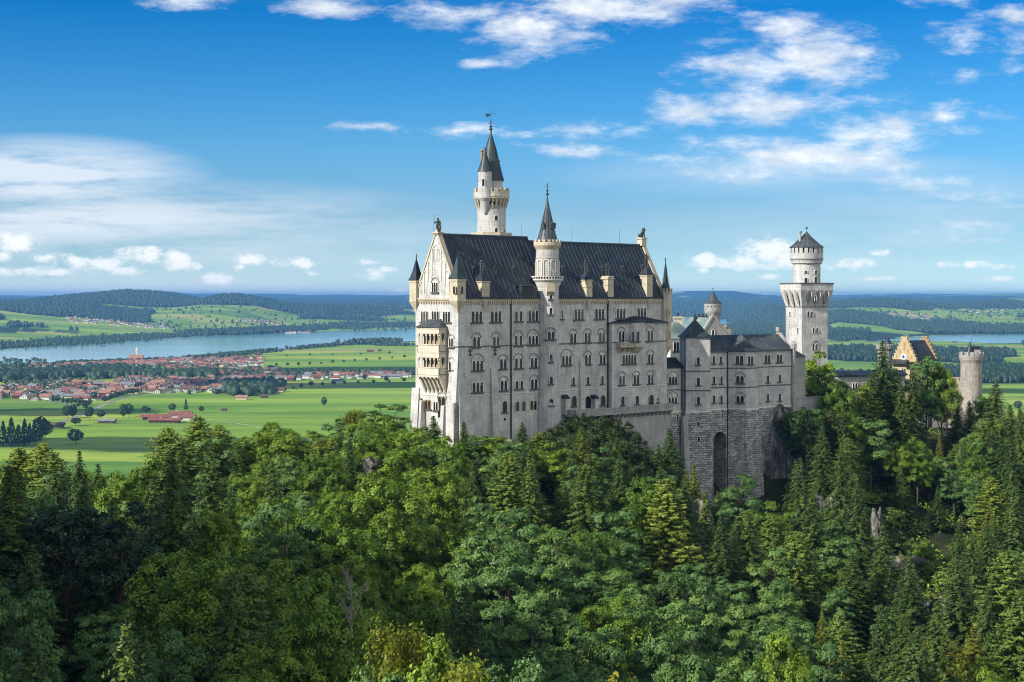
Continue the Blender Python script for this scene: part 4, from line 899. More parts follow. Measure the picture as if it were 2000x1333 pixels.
# two-storey loggia on the west gable
Lu0, Lu1, LD = 2.9, 9.45, 2.2; zr0 = H-(642-HZ)*334/F; z1t, z1b = W.hit(850, 651, LD)[1], W.hit(850, 679.5, LD)[1]; zf1 = W.hit(850, 686, LD)[1]; zf2 = W.hit(850, 731, LD)[1]; zk = W.hit(850, 757, LD)[1]
def loggia():
    b = MB(); zt = W.hit(850, 643, LD)[1]; za = W.hit(850, 652, LD)[1]
    floors = [(zf1, zt), (zf2, W.hit(850, 690, LD)[1])]
    for zf, zt_ in floors:
        hh = zt_-zf; pz = zf+1.15
        W.box(b, Lu0, Lu1, LD-.3, LD, zf-.25, pz); W.box(b, Lu0, Lu0+.3, 0, LD, zf-.25, pz); W.box(b, Lu1-.3, Lu1, 0, LD, zf-.25, pz); W.box(b, Lu0, Lu1, 0, LD-.3, zf-.25, zf)
        W.box(b, Lu0-.1, Lu1+.1, LD-.35, LD+.12, pz, pz+.15); W.box(b, Lu1-.35, Lu1+.12, 0, LD+.12, pz, pz+.15)
        # arcade wall with five arches: spandrel pieces above the columns
        bw = (Lu1-Lu0-.6)/5; top = zt_-.1; r = bw/2-.14; spring = top-.9-r*.9
        W.box(b, Lu0, Lu1, LD-.3, LD, top-.8, top+.1); W.box(b, Lu1-.3, Lu1, 0, LD-.3, top-.8, top+.1); W.box(b, Lu0, Lu0+.3, 0, LD-.3, top-.8, top+.1)
        for i in range(5):
            c = Lu0+.3+bw*(i+.5)
            for k in range(6):
                a0, a1 = math.pi*k/6, math.pi*(k+1)/6
                W.poly(b, [(c+r*math.cos(a0), spring+r*math.sin(a0)), (c+bw/2*(1 if k < 3 else -1 if k > 2 else 0), spring+r*math.sin(a0) if k < 3 else top-.8), (c+bw/2*(1 if k < 3 else -1), top-.8 if k < 3 else spring+r*math.sin(a1)), (c+r*math.cos(a1), spring+r*math.sin(a1))], LD-.3, LD)
                if k in (2, 3): W.poly(b, [(c, spring+r)if k==2 else (c+r*math.cos(a1), spring+r*math.sin(a1)), (c+r*math.cos(a0), spring+r*math.sin(a0)) if k==2 else (c, spring+r), (c, top-.8) if k==3 else (c+bw/2, top-.8), (c-bw/2, top-.8) if k==3 else (c, top-.8)], LD-.29, LD-.01)
        for i in range(6):
            c = Lu0+.3+bw*i; c = min(max(c, Lu0+.2), Lu1-.2); p = W.w(c, LD-.15, 0); b.lathe(p.x, p.y, [(.2, pz+.15), (.13, pz+.3), (.13, spring-.25), (.24, spring), (.24, spring+.1)], 8)
        p = W.w(Lu1-.15, .25, 0); b.lathe(p.x, p.y, [(.2, pz+.15), (.2, top-.8)], 6)
        W.box(b, Lu1-.3, Lu1, .05, .6, pz, top-.7); W.box(b, Lu1-.3, Lu1, LD-.75, LD-.3, pz, top-.7); W.box(b, Lu0, Lu0+.3, .05, .6, pz, top-.7)
        W.box(b, Lu0, Lu1, 0, LD, top, top+.25)
    W.box(b, Lu0-.1, Lu1+.1, 0, LD+.1, zt, zt+.3)
    # tapering corbel arcade underneath
    for i in range(6):
        c = Lu0+.3+(Lu1-Lu0-.6)*i/5; dep = 1.0
        b.hexa([W.w(c-.18, -.05, zk-1.2), W.w(c+.18, -.05, zk-1.2), W.w(c+.18, .2, zk-1.2), W.w(c-.18, .2, zk-1.2)][::-1], [W.w(c-.28, -.05, zf2-.25), W.w(c+.28, -.05, zf2-.25), W.w(c+.28, LD-.05, zf2-.25), W.w(c-.28, LD-.05, zf2-.25)][::-1])
    for i in range(5):
        c = Lu0+.3+(Lu1-Lu0-.6)*(i+.5)/5; r = .5
        for k in range(5):
            a0, a1 = math.pi*k/5, math.pi*(k+1)/5; zs = zf2-1.15
            W.poly(b, [(c+r*math.cos(a0), zs+r*math.sin(a0)), (c+.62*math.cos(a0), zf2-.2), (c+.62*math.cos(a1), zf2-.2), (c+r*math.cos(a1), zs+r*math.sin(a1))], LD-.9, LD-.1)
    lg = b.build('loggia', M['loggia'], pal)
    b = MB(); z = zt+.3; p = [W.w(Lu0-.35, -.02, z), W.w(Lu1+.35, -.02, z), W.w(Lu1+.35, LD+.35, z), W.w(Lu0-.35, LD+.35, z), W.w(Lu0+1.6, -.02, z+1.7), W.w(Lu1-1.6, -.02, z+1.7)]
    b.solid(p, [(3, 2, 5, 4), (2, 1, 5), (0, 3, 4), (0, 4, 5, 1), (0, 1, 2, 3)]); o = b.build('roof', M['slate'], lg)
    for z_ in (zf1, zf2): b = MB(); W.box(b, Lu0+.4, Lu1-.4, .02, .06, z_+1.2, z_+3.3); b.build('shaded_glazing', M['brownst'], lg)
loggia()
# iron wall anchors on the long front
for ax_, ay_ in ((918, 688), (966.5, 687)):
    u, z = S.hit(ax_, ay_); b = MB(); S.box(b, u-.09, u+.09, .0, .14, z-.85, z+.9); S.box(b, u-.62, u+.62, .01, .12, z+.15, z+.33)
    for sg in (-1, 1): b.tube(S.w(u, .08, z-.2), S.w(u+sg*.45, .08, z-.75), .07, .05, 5)
    b.build('wall_anchor', M['metal'], pal)
# roof dormers
def roofhit(px, py):      # pixel on the south slope -> (u, d)
    k = (px-1000)/F; lo, hi = -GW/2, OV
    for _ in range(40):
        d = (lo+hi)/2; u, z = S.hit(px, py, d)
        if z > roof_z(d): hi = d
        else: lo = d
    return u, d
def dormer(px, py, w, h, small=False):
    u, d = roofhit(px, py); zb = roof_z(d); b = MB(); dz = h; dd = (h+w*.6)/SL
    S.box(b, u-w/2, u+w/2, d-dd*.8, d+.05, zb-.1, zb+h); o = b.build('dormer', M['brownst'] if small else M['metal'], pal)
    b = MB(); z2 = zb+h; q = [S.w(u-w/2-.15, d+.3, z2-.1), S.w(u+w/2+.15, d+.3, z2-.1), S.w(u, d+.3, z2+w*.55), S.w(u-w/2-.15, d-dd, z2-.1), S.w(u+w/2+.15, d-dd, z2-.1), S.w(u, d-dd, z2+w*.55)]
    b.solid(q, [(0, 1, 2), (3, 5, 4), (0, 2, 5, 3), (1, 4, 5, 2), (0, 3, 4, 1)]); b.build('dormer_roof', M['roof'], o)
    b = MB(); S.box(b, u-w*.3, u+w*.3, d, d+.09, zb+.15, zb+h-.1); b.build('pane', M['pane'], o)
def z2(x, y): return 780+x/3.174, 200+y/3.174
for x, y in ((378,970),(498,974),(742,980)): dormer(*z2(x, y), .9, .8, True)
for x, y in ((470,1072),(595,1070),(720,1068)): dormer(*z2(x, y), 1.3, 1.3)
for x, y in ((200,303),(317,303),(446,300),(565,302),(690,296)): dormer(*z3(x, y), 1.25, 1.3)
u, d = roofhit(*z2(795, 1195)); b = MB(); zb_ = roof_z(d); S.box(b, u-1.9, u+1.6, d-2.2, d+.1, zb_-.1, zb_+1.9); o = b.build('dormer', M['metal'], pal)
b = MB(); S.batter(b, u-2.1, u+1.8, d-3.6, d+.4, d+.3, zb_+1.9, zb_+2.1); b.build('dormer_roof', M['slate'], o)
# chimney turrets standing on the eaves
def chim(px, py_b, py_t, w, roofh, pipe_t, cren=False, body='cream'):
    u, z0 = S.hit(px, py_b, .3); _, zt = S.hit(px, py_t, .3); b = MB(); d1 = .45; d0 = d1-w
    S.box(b, u-w/2, u+w/2, d0, d1, ZE-.6, zt); S.box(b, u-w/2-.15, u+w/2+.15, d0-.15, d1+.15, zt-.3, zt); S.box(b, u-w/2-.1, u+w/2+.1, d0-.1, d1+.1, (z0+zt)/2, (z0+zt)/2+.2)
    S.batter(b, u-w*.25, u+w*.25, -.2, .1, d1+.15, ZE-2.6, ZE-.6, e=-.1)
    if cren:
        for i in range(4): S.box(b, u-w/2+i*w/3.7, u-w/2+i*w/3.7+w/6, d0, d1+.12, zt, zt+.4)
    o = b.build('chimney', M[body], pal)
    zr = zt
    if not cren:
        b = MB(); p = [S.w(u-w/2-.3, d1+.3, zt), S.w(u+w/2+.3, d1+.3, zt), S.w(u+w/2+.3, d0-.3, zt), S.w(u-w/2-.3, d0-.3, zt)]; t_ = [S.w(u-.35, d1-w/2+.35, zt+roofh), S.w(u+.35, d1-w/2+.35, zt+roofh), S.w(u+.35, d1-w/2-.35, zt+roofh), S.w(u-.35, d1-w/2-.35, zt+roofh)]; b.hexa(p, t_); b.build('chimney_roof', M['roof'], o); zr = zt+roofh*.7
    b = MB(); _, zp = S.hit(px, pipe_t, 0)
    for du, dd, hh in ((-.33, 0, -.6), (.33, 0, -.5), (0, .3, -1.0), (0, -.2, 0)):
        p = S.w(u+du, d1-w/2+dd, 0); b.lathe(p.x, p.y, [(.2, zr-.2), (.2, zp+hh-.5), (.3, zp+hh-.45), (.3, zp+hh-.2), (.15, zp+hh)], 8)
    b.build('flue_pipes', M['slate'], o)
chim(780+533/3.174, 583, 549, 2.2, 1.6, 508); chim(1040+350/3.173, 577, 546, 1.9, 1.5, 508); chim(1040+482/3.173, 573, 543, 1.9, 0, 515, True); chim(1040+724/3.173, 573, 537, 2.0, 1.5, 496)
# corner turrets
def corner_turret(cx, cy, w, zb, zt, apex, fin, mat, rot, n=4, wall_m='cream', cren=False, body_b=None):
    b = MB(); r = w/2*(1.414 if n == 4 else 1.05); rt = math.radians(rot)+(math.pi/4 if n == 4 else math.pi/8)
    b.lathe(cx, cy, [(.25, zb-2.6), (r*.45, zb-1.6), (r*.8, zb-.8), (r*1.08, zb-.1), (r*1.08, zb+.15), (r, zb+.15), (r, zt-.5), (r*1.1, zt-.45), (r*1.1, zt)], n, 0, rt)
    b.lathe(cx, cy, [(r*1.05, (zb+zt)/2-.9), (r*1.05, (zb+zt)/2-.75)], n, 0, rt)
    if cren: merlons(b, cx, cy, r*1.12, zt, zt+.7, 12, .55, .3)
    o = b.build('corner_turret', M[wall_m], pal)
    b = MB(); rr = r*(1.22 if not cren else .85); b.lathe(cx, cy, [(rr, zt), (rr*.72, zt+(apex-zt)*.18), (rr*.45, zt+(apex-zt)*.45), (.06, apex)], n, 0, rt)
    if n > 4: cone_ribs(b, cx, cy, rr*.9, zt+.2, apex-.3, n, 0)
    finial(b, cx, cy, apex, fin, .14); b.build('turret_roof', M[mat], o); return o
p = S.w(.15, -.35, 0); zt_ = H-(545-HZ)*330/F; t = corner_turret(p.x, p.y, 2.3, H-(587-HZ)*330/F, zt_, H-(500-HZ)*330/F, 1.2, 'green', TH)
wt_ = Fr(*S.xy(.15, 0), TH); window(pal, wt_, 0, H-(567-HZ)*330/F, .85, n=1, lw=.6, h=1.5, st='cream', sill=False); wtw = Fr(*W.xy(GW, 0), TH-90); window(pal, wtw, .35, H-(567-HZ)*330/F, 1.35, n=1, lw=.6, h=1.5, st='cream', sill=False)
p = W.w(-.1, -.3, 0); corner_turret(p.x, p.y, 2.0, H-(588-HZ)*339/F, H-(548-HZ)*339/F, H-(505-HZ)*339/F, 1.0, 'roof', TH)
p = S.w(L+.2, .1, 0); Yt = p.y; t = corner_turret(p.x, p.y, 2.7, H-(676-HZ)*Yt/F, H-(570-HZ)*Yt/F, H-(512-HZ)*Yt/F, 1.1, 'green', 0, 8, 'brownst' if False else 'cream', True)
ft = Fr(p.x, p.y, 22.5)
for py in (612, 656): window(pal, ft, 0, H-(py-HZ)*Yt/F, 1.33, n=1, lw=.5, h=1.9, st='cream', sill=False)
# lightning rods
b = MB()
for px, t_ in ((1117, 448), (1210, 448), (1019, 437)):
    u, z = S.hit(px, t_, -GW/2); q = S.w(u, -GW/2, 0); b.tube((q.x, q.y, ZR2-.2), (q.x, q.y, z), .05, .03, 4)
b.build('lightning_rods', M['metal'], pal)

# statues on the two gable ends
def fig(p, a, h):
    """knight: legs, torso, head, lance and shield, one body"""
    b = MB(); c, s_ = math.cos(a), math.sin(a); T = lambda x, y, z: (p[0]+(x*c-y*s_)*h, p[1]+(x*s_+y*c)*h, p[2]+z*h)
    for sx, kn in ((-.09, .02), (.09, -.05)):
        b.tube(T(sx, kn, 0), T(sx, kn*.5, .27), .045*h, .05*h, 8); b.tube(T(sx, kn*.5, .26), T(sx*.7, 0, .52), .055*h, .085*h, 8); b.hexa([T(sx-.05, -.11, 0), T(sx+.05, -.11, 0), T(sx+.05, .06, 0), T(sx-.05, .06, 0)], [T(sx-.035, -.08, .06), T(sx+.035, -.08, .06), T(sx+.035, .05, .07), T(sx-.035, .05, .07)])
    b.tube(T(0, 0, .47), T(0, 0, .62), .15*h, .11*h, 10); b.tube(T(0, 0, .61), T(0, 0, .80), .115*h, .15*h, 10); b.tube(T(0, 0, .79), T(0, 0, .86), .13*h, .05*h, 10)
    b.ball(T(0, -.01, .92), .072*h, 10, 0, 1.15); b.tube(T(0, 0, .96), T(0, .03, 1.05), .04*h, .01*h, 6)
    b.tube(T(-.15, 0, .78), T(-.24, -.05, .62), .045*h, .035*h, 7); b.tube(T(-.24, -.05, .62), T(-.27, -.12, .74), .035*h, .028*h, 7); b.tube(T(.15, 0, .78), T(.23, -.02, .60), .045*h, .035*h, 7); b.tube(T(.23, -.02, .60), T(.22, -.1, .48), .035*h, .03*h, 7)
    b.tube(T(-.27, -.12, -.0), T(-.27, -.12, 1.12), .014*h, .012*h, 6); b.tube(T(-.27, -.12, 1.1), T(-.27, -.12, 1.24), .035*h, .003*h, 6)
    b.hexa([T(.12, -.14, .1), T(.32, -.14, .1), T(.32, -.17, .1), T(.12, -.17, .1)][::-1], [T(.08, -.12, .48), T(.36, -.12, .48), T(.36, -.15, .48), T(.08, -.15, .48)][::-1]); return b
q = W.w(GW/2, -.4, 0); zp = H-(461-HZ)*q.y/F
pd = root('knight_statue', (q.x, q.y, zp), 'dark bronze knight with lance and shield on the west gable top', 'statue')
b = MB(); W.box(b, GW/2-.75, GW/2+.75, -1.1, .35, ZR1-.2, zp+.5); W.box(b, GW/2-.9, GW/2+.9, -1.25, .5, zp+.5, zp+.75); b.build('pedestal', M['cream'], pd)
fig((q.x, q.y, zp+.75), math.radians(-30), 2.9).build('figure', M['bronze'], pd, True)
q = E.w(GW/2, -.4, 0); zp = ZR2+.2
li = root('lion_statue', (q.x, q.y, zp), 'dark bronze seated lion on the east gable top of the palace', 'statue')
b = MB(); E.box(b, GW/2-.8, GW/2+.8, -1.4, .2, ZR2-.3, zp+1.1); E.box(b, GW/2-1, GW/2+1, -1.6, .35, zp+1.1, zp+1.4); b.build('pedestal', M['cream'], li)
b = MB(); zl = zp+1.4; B_ = lambda x, y, z: E.w(GW/2+y, -.5+x, zl+z)
b.tube(B_(-.7, 0, .35), B_(.35, 0, 1.15), .5, .36, 10); b.tube(B_(.3, 0, 1.1), B_(.55, 0, 1.75), .42, .36, 10); b.ball(tuple(B_(.65, 0, 1.85)), .42, 10); b.tube(B_(.85, 0, 1.8), B_(1.15, 0, 1.7), .22, .15, 8)
for sy in (-.28, .28): b.tube(B_(.45, sy, 1.0), B_(.65, sy, 0), .16, .12, 7); b.tube(B_(-.6, sy, .3), B_(-.1, sy, .1), .24, .15, 7); b.tube(B_(.55, sy*.9, 2.1), B_(.5, sy, 2.35), .1, .05, 5)
b.tube(B_(-1.0, 0, .2), B_(-1.3, .1, .9), .09, .06, 6); b.build('figure', M['bronze'], li, True)

# ------------------------------------------------------------------ stair tower on the long front
u_, _ = S.hit(1070, 600, .35); tp = S.w(u_, .2, 0); tx, ty = tp.x, tp.y; Z = lambda py, Y=None: H-(py-HZ)*(Y or ty)/F
stt = root('stair_tower', (tx, ty, ZB), 'slender round stair tower with grey spire in the middle of the long front', 'tower')
R0 = 2.42
b = MB(); b.lathe(tx, ty, [(R0*1.25, ZB), (R0*1.18, Z(792)), (R0*1.04, Z(775)), (R0*1.0, Z(690)), (R0, Z(548))], 20); b.lathe(tx, ty, [(R0, Z(550)), (R0, Z(478))], 24); b.build('wall', M['lime'], stt)
b = MB(); b.lathe(tx, ty, [(R0+.02, Z(562)), (R0+.5, Z(552)), (R0+.95, Z(548)), (R0+1.0, Z(545.5)), (R0, Z(545.4))], 28); b.lathe(tx, ty, [(R0+1.02, Z(541)), (R0+1.02, Z(539.7)), (R0+.8, Z(539.7)), (R0+.8, Z(541))], 28)
for i in range(34): a = 2*math.pi*i/34; b.tube((tx+(R0+.9)*math.cos(a), ty+(R0+.9)*math.sin(a), Z(546)), (tx+(R0+.9)*math.cos(a), ty+(R0+.9)*math.sin(a), Z(540.5)), .1, .1, 5)
b.build('gallery', M['trim'], stt)
b = MB(); b.lathe(tx, ty, [(R0+.02, Z(488)), (R0+.4, Z(482)), (R0+.5, Z(480)), (R0+.5, Z(474))], 28); merlons(b, tx, ty, R0+.5, Z(474.2), Z(469), 16, .55, .35); corbels(b, tx, ty, R0, R0+.3, Z(486), Z(482), 30)
b.lathe(tx, ty, [(R0+.04, Z(505)), (R0+.12, Z(504.5)), (R0+.12, Z(503.5)), (R0+.04, Z(503))], 28); b.build('parapet', M['cream'], stt)
b = MB(); b.lathe(tx, ty, [(2.25, Z(473)), (1.55, Z(452)), (.9, Z(425)), (.14, Z(388))], 20); cone_ribs(b, tx, ty, 2.2, Z(472), Z(390), 16, 1); finial(b, tx, ty, Z(389), 3.5, .24)
b.build('spire', [M['slate'], M['rib']], stt)
for a in (-60, -125, 20):
    a = math.radians(a); q = (tx+1.7*math.cos(a), ty+1.7*math.sin(a)); b = MB(); f_ = Fr(q[0], q[1], math.degrees(a)+90); f_.box(b, -.3, .3, -.9, .1, Z(447), Z(440)); f_.poly(b, [(-.42, Z(440)), (.42, Z(440)), (0, Z(435))], -1.1, .2); b.build('spire_dormer', M['slate'], stt)
# blind niches of the drum and the windows
for i in range(10):
    a = 2*math.pi*i/10+.2; f_ = Fr(tx+(R0-.02)*math.cos(a), ty+(R0-.02)*math.sin(a), math.degrees(a)+90)
    if math.sin(a) < .3: b = MB(); blind(b, f_, 0, Z(540), 1.0, 3.4, .14, .14); b.build('blind_arch', M['trim'], stt)
sf = Fr(tx, ty, 12)
for px_, py, k in ((1, 463, 1),): pass
fA = Fr(tx, ty, 14)
for py, k in ((534, dict(n=1, lw=.7, h=1.2, sill=False)), (578.3, dict(n=1, lw=.65, h=1.4)), (607.7, dict(n=1, lw=.65, h=1.4)), (655, dict(n=2, lw=.65, h=1.7, arch=True)), (699, dict(n=1, lw=.65, h=1.6)), (741.6, dict(n=1, lw=.65, h=1.5)), (784.5, dict(n=1, lw=.75, h=1.4, st='cream'))):
    window(stt, fA, .15, Z(py), R0-.03+(.28 if py > 780 else .12 if py > 700 else 0), **k)
b = MB(); fA.box(b, -1.35, 1.35, R0-1.2, R0+.1, Z(665), Z(662.5)); b.build('string_course', M['dark_trim'], stt)
b = MB(); fA.box(b, -.85, .85, R0-.6, R0+.55, Z(570), Z(549)); fA.batter(b, -.85, .85, R0-.7, R0+.0, R0+.55, Z(577), Z(570)); b.build('bracket', M['cream'], stt)

# ------------------------------------------------------------------ terrace with balustrade and its retaining wall
ter = root('terrace', tuple(S.w(40, 2, 150)), 'narrow stone terrace with balustrade along the foot of the long front', 'terrace')
ut0 = S.hit(1100, 800)[0]; TD = 2.6+PD; _, zt = S.hit(1200, 806, TD)
b = MB(); S.box(b, ut0, L-1.4, .0, TD, zt-.5, zt); S.batter(b, ut0+1, L-1.4, -.2, TD+.4, TD-1.1, 144, zt-1.2); b.build('retaining_wall', M['limeg'], ter)
b = MB(); S.box(b, ut0, L-1.4, TD-.2, TD, zt+.9, zt+1.1); S.box(b, ut0, ut0+.2, .2, TD, zt, zt+1.1); S.box(b, ut0, L-1.4, TD-.16, TD-.08, zt, zt+.9)
for i in range(int((L-1.6-ut0)/.8)): S.box(b, ut0+.1+i*.8, ut0+.35+i*.8, TD-.2, TD, zt, zt+.9)
for i in range(14):
    u = L-2.2-i*1.5; b.hexa([S.w(u, TD-1.2, zt-1.5), S.w(u, TD-1.0, zt-1.5), S.w(u+.6, TD-1.0, zt-1.5), S.w(u+.6, TD-1.2, zt-1.5)], [S.w(u, TD-1.2, zt-.5), S.w(u, TD+.05, zt-.5), S.w(u+.6, TD+.05, zt-.5), S.w(u+.6, TD-1.2, zt-.5)])
b.build('balustrade', M['limeg'], ter)
for x in (215, 395):
    u, z = S.hit(*z3(x, 1075), d=1.0); b = MB(); S.box(b, u-.6, u+.6, .05, 1.2, zt, z); o = b.build('pier', M['lime'], ter); b = MB(); S.batter(b, u-.75, u+.75, 0, 1.4, .3, z, z+.8); b.build('cap', M['roof'], o)

# ------------------------------------------------------------------ tall round tower behind the palace
Yn = 362.; nx = (960-1000)/F*Yn; ZN_ = lambda py: H-(py-HZ)*Yn/F
nt = root('north_tower', (nx, Yn, 160), 'tallest round tower with green-grey spire and weathervane behind the palace roof', 'tower')
qx = lambda x: (x-1)/3.174/F*Yn; Rn = 88/3.174/F*Yn
zz = lambda y: ZN_(200+y/3.174)
b = MB(); b.lathe(nx, Yn, [(Rn, 160), (Rn, zz(640))], 32); b.lathe(nx, Yn, [(1.27*Rn/1, zz(590)), (1.27*Rn, zz(575))], 32)
b.lathe(nx, Yn+.3, [(Rn*.78, zz(600)), (Rn*.78, zz(478))], 28); b.build('wall', M['lime'], nt)
b = MB(); r8 = 131/3.174/F*Yn*1.06; b.lathe(nx, Yn, [(r8, zz(880)), (r8, zz(812)), (r8-.3, zz(812))], 8, 0, .39); b.build('platform', M['cream'], nt)
b = MB(); b.lathe(nx, Yn, [(Rn, zz(620)), (Rn*1.24, zz(600)), (Rn*1.26, zz(560)), (Rn*1.26-.35, zz(560))], 32); merlons(b, nx, Yn, Rn*1.26, zz(562), zz(535), 18, .6, .4); corbels(b, nx, Yn, Rn, Rn*1.22, zz(665), zz(608), 24, 0, .4); b.build('parapet', M['cream'], nt)
b = MB(); cx_ = nx-.15; cy_ = Yn+.3; R_ = 84/3.174/F*Yn; b.lathe(cx_, cy_, [(R_, zz(487)), (R_*.86, zz(450)), (R_*.42, zz(290)), (.15, zz(188))], 24); cone_ribs(b, cx_, cy_, R_*.9, zz(475), zz(195), 14, 1, .06)
finial(b, cx_, cy_, zz(190), zz(110)-zz(190), .3); b.tube((cx_, cy_, zz(120)), (cx_, cy_, zz(45)), .05, .03, 5); b.tube((cx_-1, cy_, zz(72)), (cx_+.9, cy_, zz(72)), .05, .05, 5)
b.hexa([(cx_-1.05, cy_-.04, zz(90)), (cx_-.15, cy_-.04, zz(86)), (cx_-.15, cy_+.04, zz(86)), (cx_-1.05, cy_+.04, zz(90))], [(cx_-1.2, cy_-.04, zz(70)), (cx_-.1, cy_-.04, zz(76)), (cx_-.1, cy_+.04, zz(76)), (cx_-1.2, cy_+.04, zz(70))])
b.build('spire', [M['green'], M['rib']], nt)
a_ = math.radians(-112); sx_, sy_ = nx+qx(532-570+0)*1., Yn-Rn*.95; rr = 42/3.174/F*sy_
b = MB(); b.lathe(sx_, sy_, [(.3, zz(695)), (.55, zz(670)), (rr*.75, zz(620)), (rr*1.05, zz(600)), (rr, zz(575)), (rr, zz(434))], 20); st_ = b.build('side_turret', M['lime'], nt)
b = MB(); b.lathe(sx_, sy_, [(rr*1.12, zz(436)), (rr*.7, zz(385)), (.1, zz(302))], 20); finial(b, sx_, sy_, zz(303), .7, .12); b.build('turret_roof', M['green'], st_)
b = MB(); b.lathe(nx+qx(512-570), Yn-1.0, [(.3, zz(440)), (.3, zz(310)), (.4, zz(308)), (.4, zz(298)), (.15, zz(294))], 10); b.build('chimney', M['brownst'], nt)
b = MB(); fd = Fr(cx_+R_*.42, cy_-.9, 40); fd.box(b, -.45, .45, -1, .5, zz(395), zz(370)); fd.poly(b, [(-.6, zz(370)), (.6, zz(370)), (0, zz(354))], -1.2, .6); b.build('spire_dormer', M['slate'], nt)
fN = Fr(nx, Yn, 0)
window(nt, Fr(sx_, sy_, -12), 0, zz(505), rr-.02, n=1, lw=.55, h=1.5, sill=False)
for x, y, s_ in ((602, 720, .9), (602, 795, .8), (652, 795, .8)):
    dx = (x-572)/3.174/F*Yn; a = math.asin(max(-.95, min(.95, dx/Rn))); f_ = Fr(nx+Rn*math.sin(a), Yn-Rn*math.cos(a), math.degrees(a)); window(nt, f_, 0, zz(y), -.02, n=1, lw=s_*.85, h=s_*1.1, sill=False)

# ------------------------------------------------------------------ bower wing: low block, square block, polygonal bay, end wall
A = Fr((1335-1000)/F*380, 380, 34.4)
def z4(x, y): return 1250+x/3.509, 600+y/3.509
an = root('bower_wing', tuple(A.w(0, 0, 145)), 'grey stone side wing with polygonal bay and seamed roofs on a rough stone base', 'wing')
uH = lambda x, y, d=0.: A.hit(*z4(x, y), d=d)
zc = uH(500, 425)[1]; zm = uH(500, 556)[1]; zb = uH(500, 706)[1]; zte = uH(500, 303)[1]; z2t = uH(380, 205, 1.2)[1]
uA0, uA1 = uH(112, 600)[0], uH(292, 600)[0]; u2a, u2b = uH(315, 600, 1.4)[0], uH(484, 600, 1.4)[0]; u3 = uH(600, 500)[0]; uE = uH(1047, 500)[0]
A2 = Fr(*A.xy(u2a, 1.4), 7.0); w2 = 5.75; d2 = 6.6
DB = 3.05; bay = [(u3, 0), (u3+DB, DB), (u3+DB+3.9, DB), (u3+2*DB+3.9, 0)]
za1 = uH(200, 419)[1]
def body(zlo, zhi, gx=0.0, mat='lime', nm='wall', e=0.0, parts=(1, 2, 3, 4, 5)):
    b = MB()
    def ring(poly, g): 
        return [A.xy(u, d) for u, d in poly]
    def add(poly, polyb, z0, z1): b.hexa([(*A.xy(*q), z0) for q in polyb], [(*A.xy(*q), z1) for q in poly])
    P1 = [(uA0, -5), (uA0, -1.1), (uA0+1.1, 0), (uA1+.3, 0), (uA1+.3, -5)]; P2 = None; P3 = [(u2b-.2, -9), (u2b-.2, 0), (uE, 0), (uE, -9)]
    P4 = [(bay[0][0]-.2, -.5)]+bay+[(bay[3][0], -.5)]
    for i, Pp, zt_ in ((1, P1, min(zhi, za1)), (2, P2, zhi if zhi < zte-1 else z2t), (3, P3, zhi), (4, P4, zhi)):
        if i == 2:
            b.prism([A2.xy(0, -d2), A2.xy(0, 0), A2.xy(w2, 0), A2.xy(w2, -d2)][::-1], zlo, z2t)
        elif i in parts:
            cu = sum(q[0] for q in Pp)/len(Pp); Pb = [(u+(e*(1 if u > cu else -1) if i != 3 else 0), d+(e*1.3 if d > -.6 or (i == 1 and d > -2) else 0)) for u, d in Pp]; add(Pp, Pb, zlo, zt_)
    return b.build(nm, M[mat], an)
body(zb, zte, parts=(1, 2, 3, 4))
# rough base: battered, with a tall dark arched recess between the square block and the bay
def base_piece(Pp, e, z0=138., z1=None):
    b = MB(); cu = sum(q[0] for q in Pp)/len(Pp); Pb = [(u+(e*(1 if u > cu else -1)), d+(e*1.4 if d > -2 else 0)) for u, d in Pp]
    b.hexa([(*A.xy(*q), z0) for q in Pb], [(*A.xy(*q), (z1 or zb)) for q in Pp]); return b.build('rusticated_base', M['rust'], an)
base_piece([(uA0-.1, -5), (uA0-.1, -1.1), (uA0+1.1, .12), (uA1+.2, .12), (uA1+.2, -5)], .5)
b = MB(); b.hexa([(*A2.xy(*q), 138.) for q in ((-1.3, -d2), (-1.3, 1.6), (w2+.5, 1.6), (w2+.5, -d2))][::-1], [(*A2.xy(*q), zb) for q in ((-.15, -d2), (-.15, .2), (w2+.15, .2), (w2+.15, -d2))][::-1]); b.build('rusticated_base', M['rust'], an)
b = MB(); b.hexa([(*A.xy(*q), 138.) for q in ((bay[0][0]-.2, -1.1), (bay[0][0]-.2, .5), (bay[1][0]-.9, DB+1.6), (bay[2][0]+.9, DB+1.6), (bay[3][0]+1.2, .9), (bay[3][0]+1.2, -1.1))], [(*A.xy(*q), zb) for q in ((bay[0][0]-.15, -1.1), (bay[0][0]-.15, .1), (bay[1][0]-.1, DB+.2), (bay[2][0]+.1, DB+.2), (bay[3][0]+.1, .1), (bay[3][0]+.1, -1.1))]); b.build('rusticated_base', M['rust'], an)
b = MB(); ur0, ur1 = u2b+.05, u3-.3; ua_, ub_ = uH(502, 900)[0], uH(590, 900)[0]; ztop = uH(545, 855)[1]
r = (ub_-ua_)/2; c = (ua_+ub_)/2; zs = ztop-r
A.box(b, ur0, ur1, -1.2, .1, ztop+.0, zb); A.box(b, ur0, ua_, -1.2, .1, 138, ztop); A.box(b, ub_, max(ur1, ub_+.1), -1.2, .1, 138, ztop)
for i in range(8):
    a0, a1 = math.pi*i/8, math.pi*(i+1)/8; A.poly(b, [(c+r*math.cos(a0), zs+r*math.sin(a0)), (c+r*math.cos(a0), ztop+.01), (c+r*math.cos(a1), ztop+.01), (c+r*math.cos(a1), zs+r*math.sin(a1))], -1.2, .09)
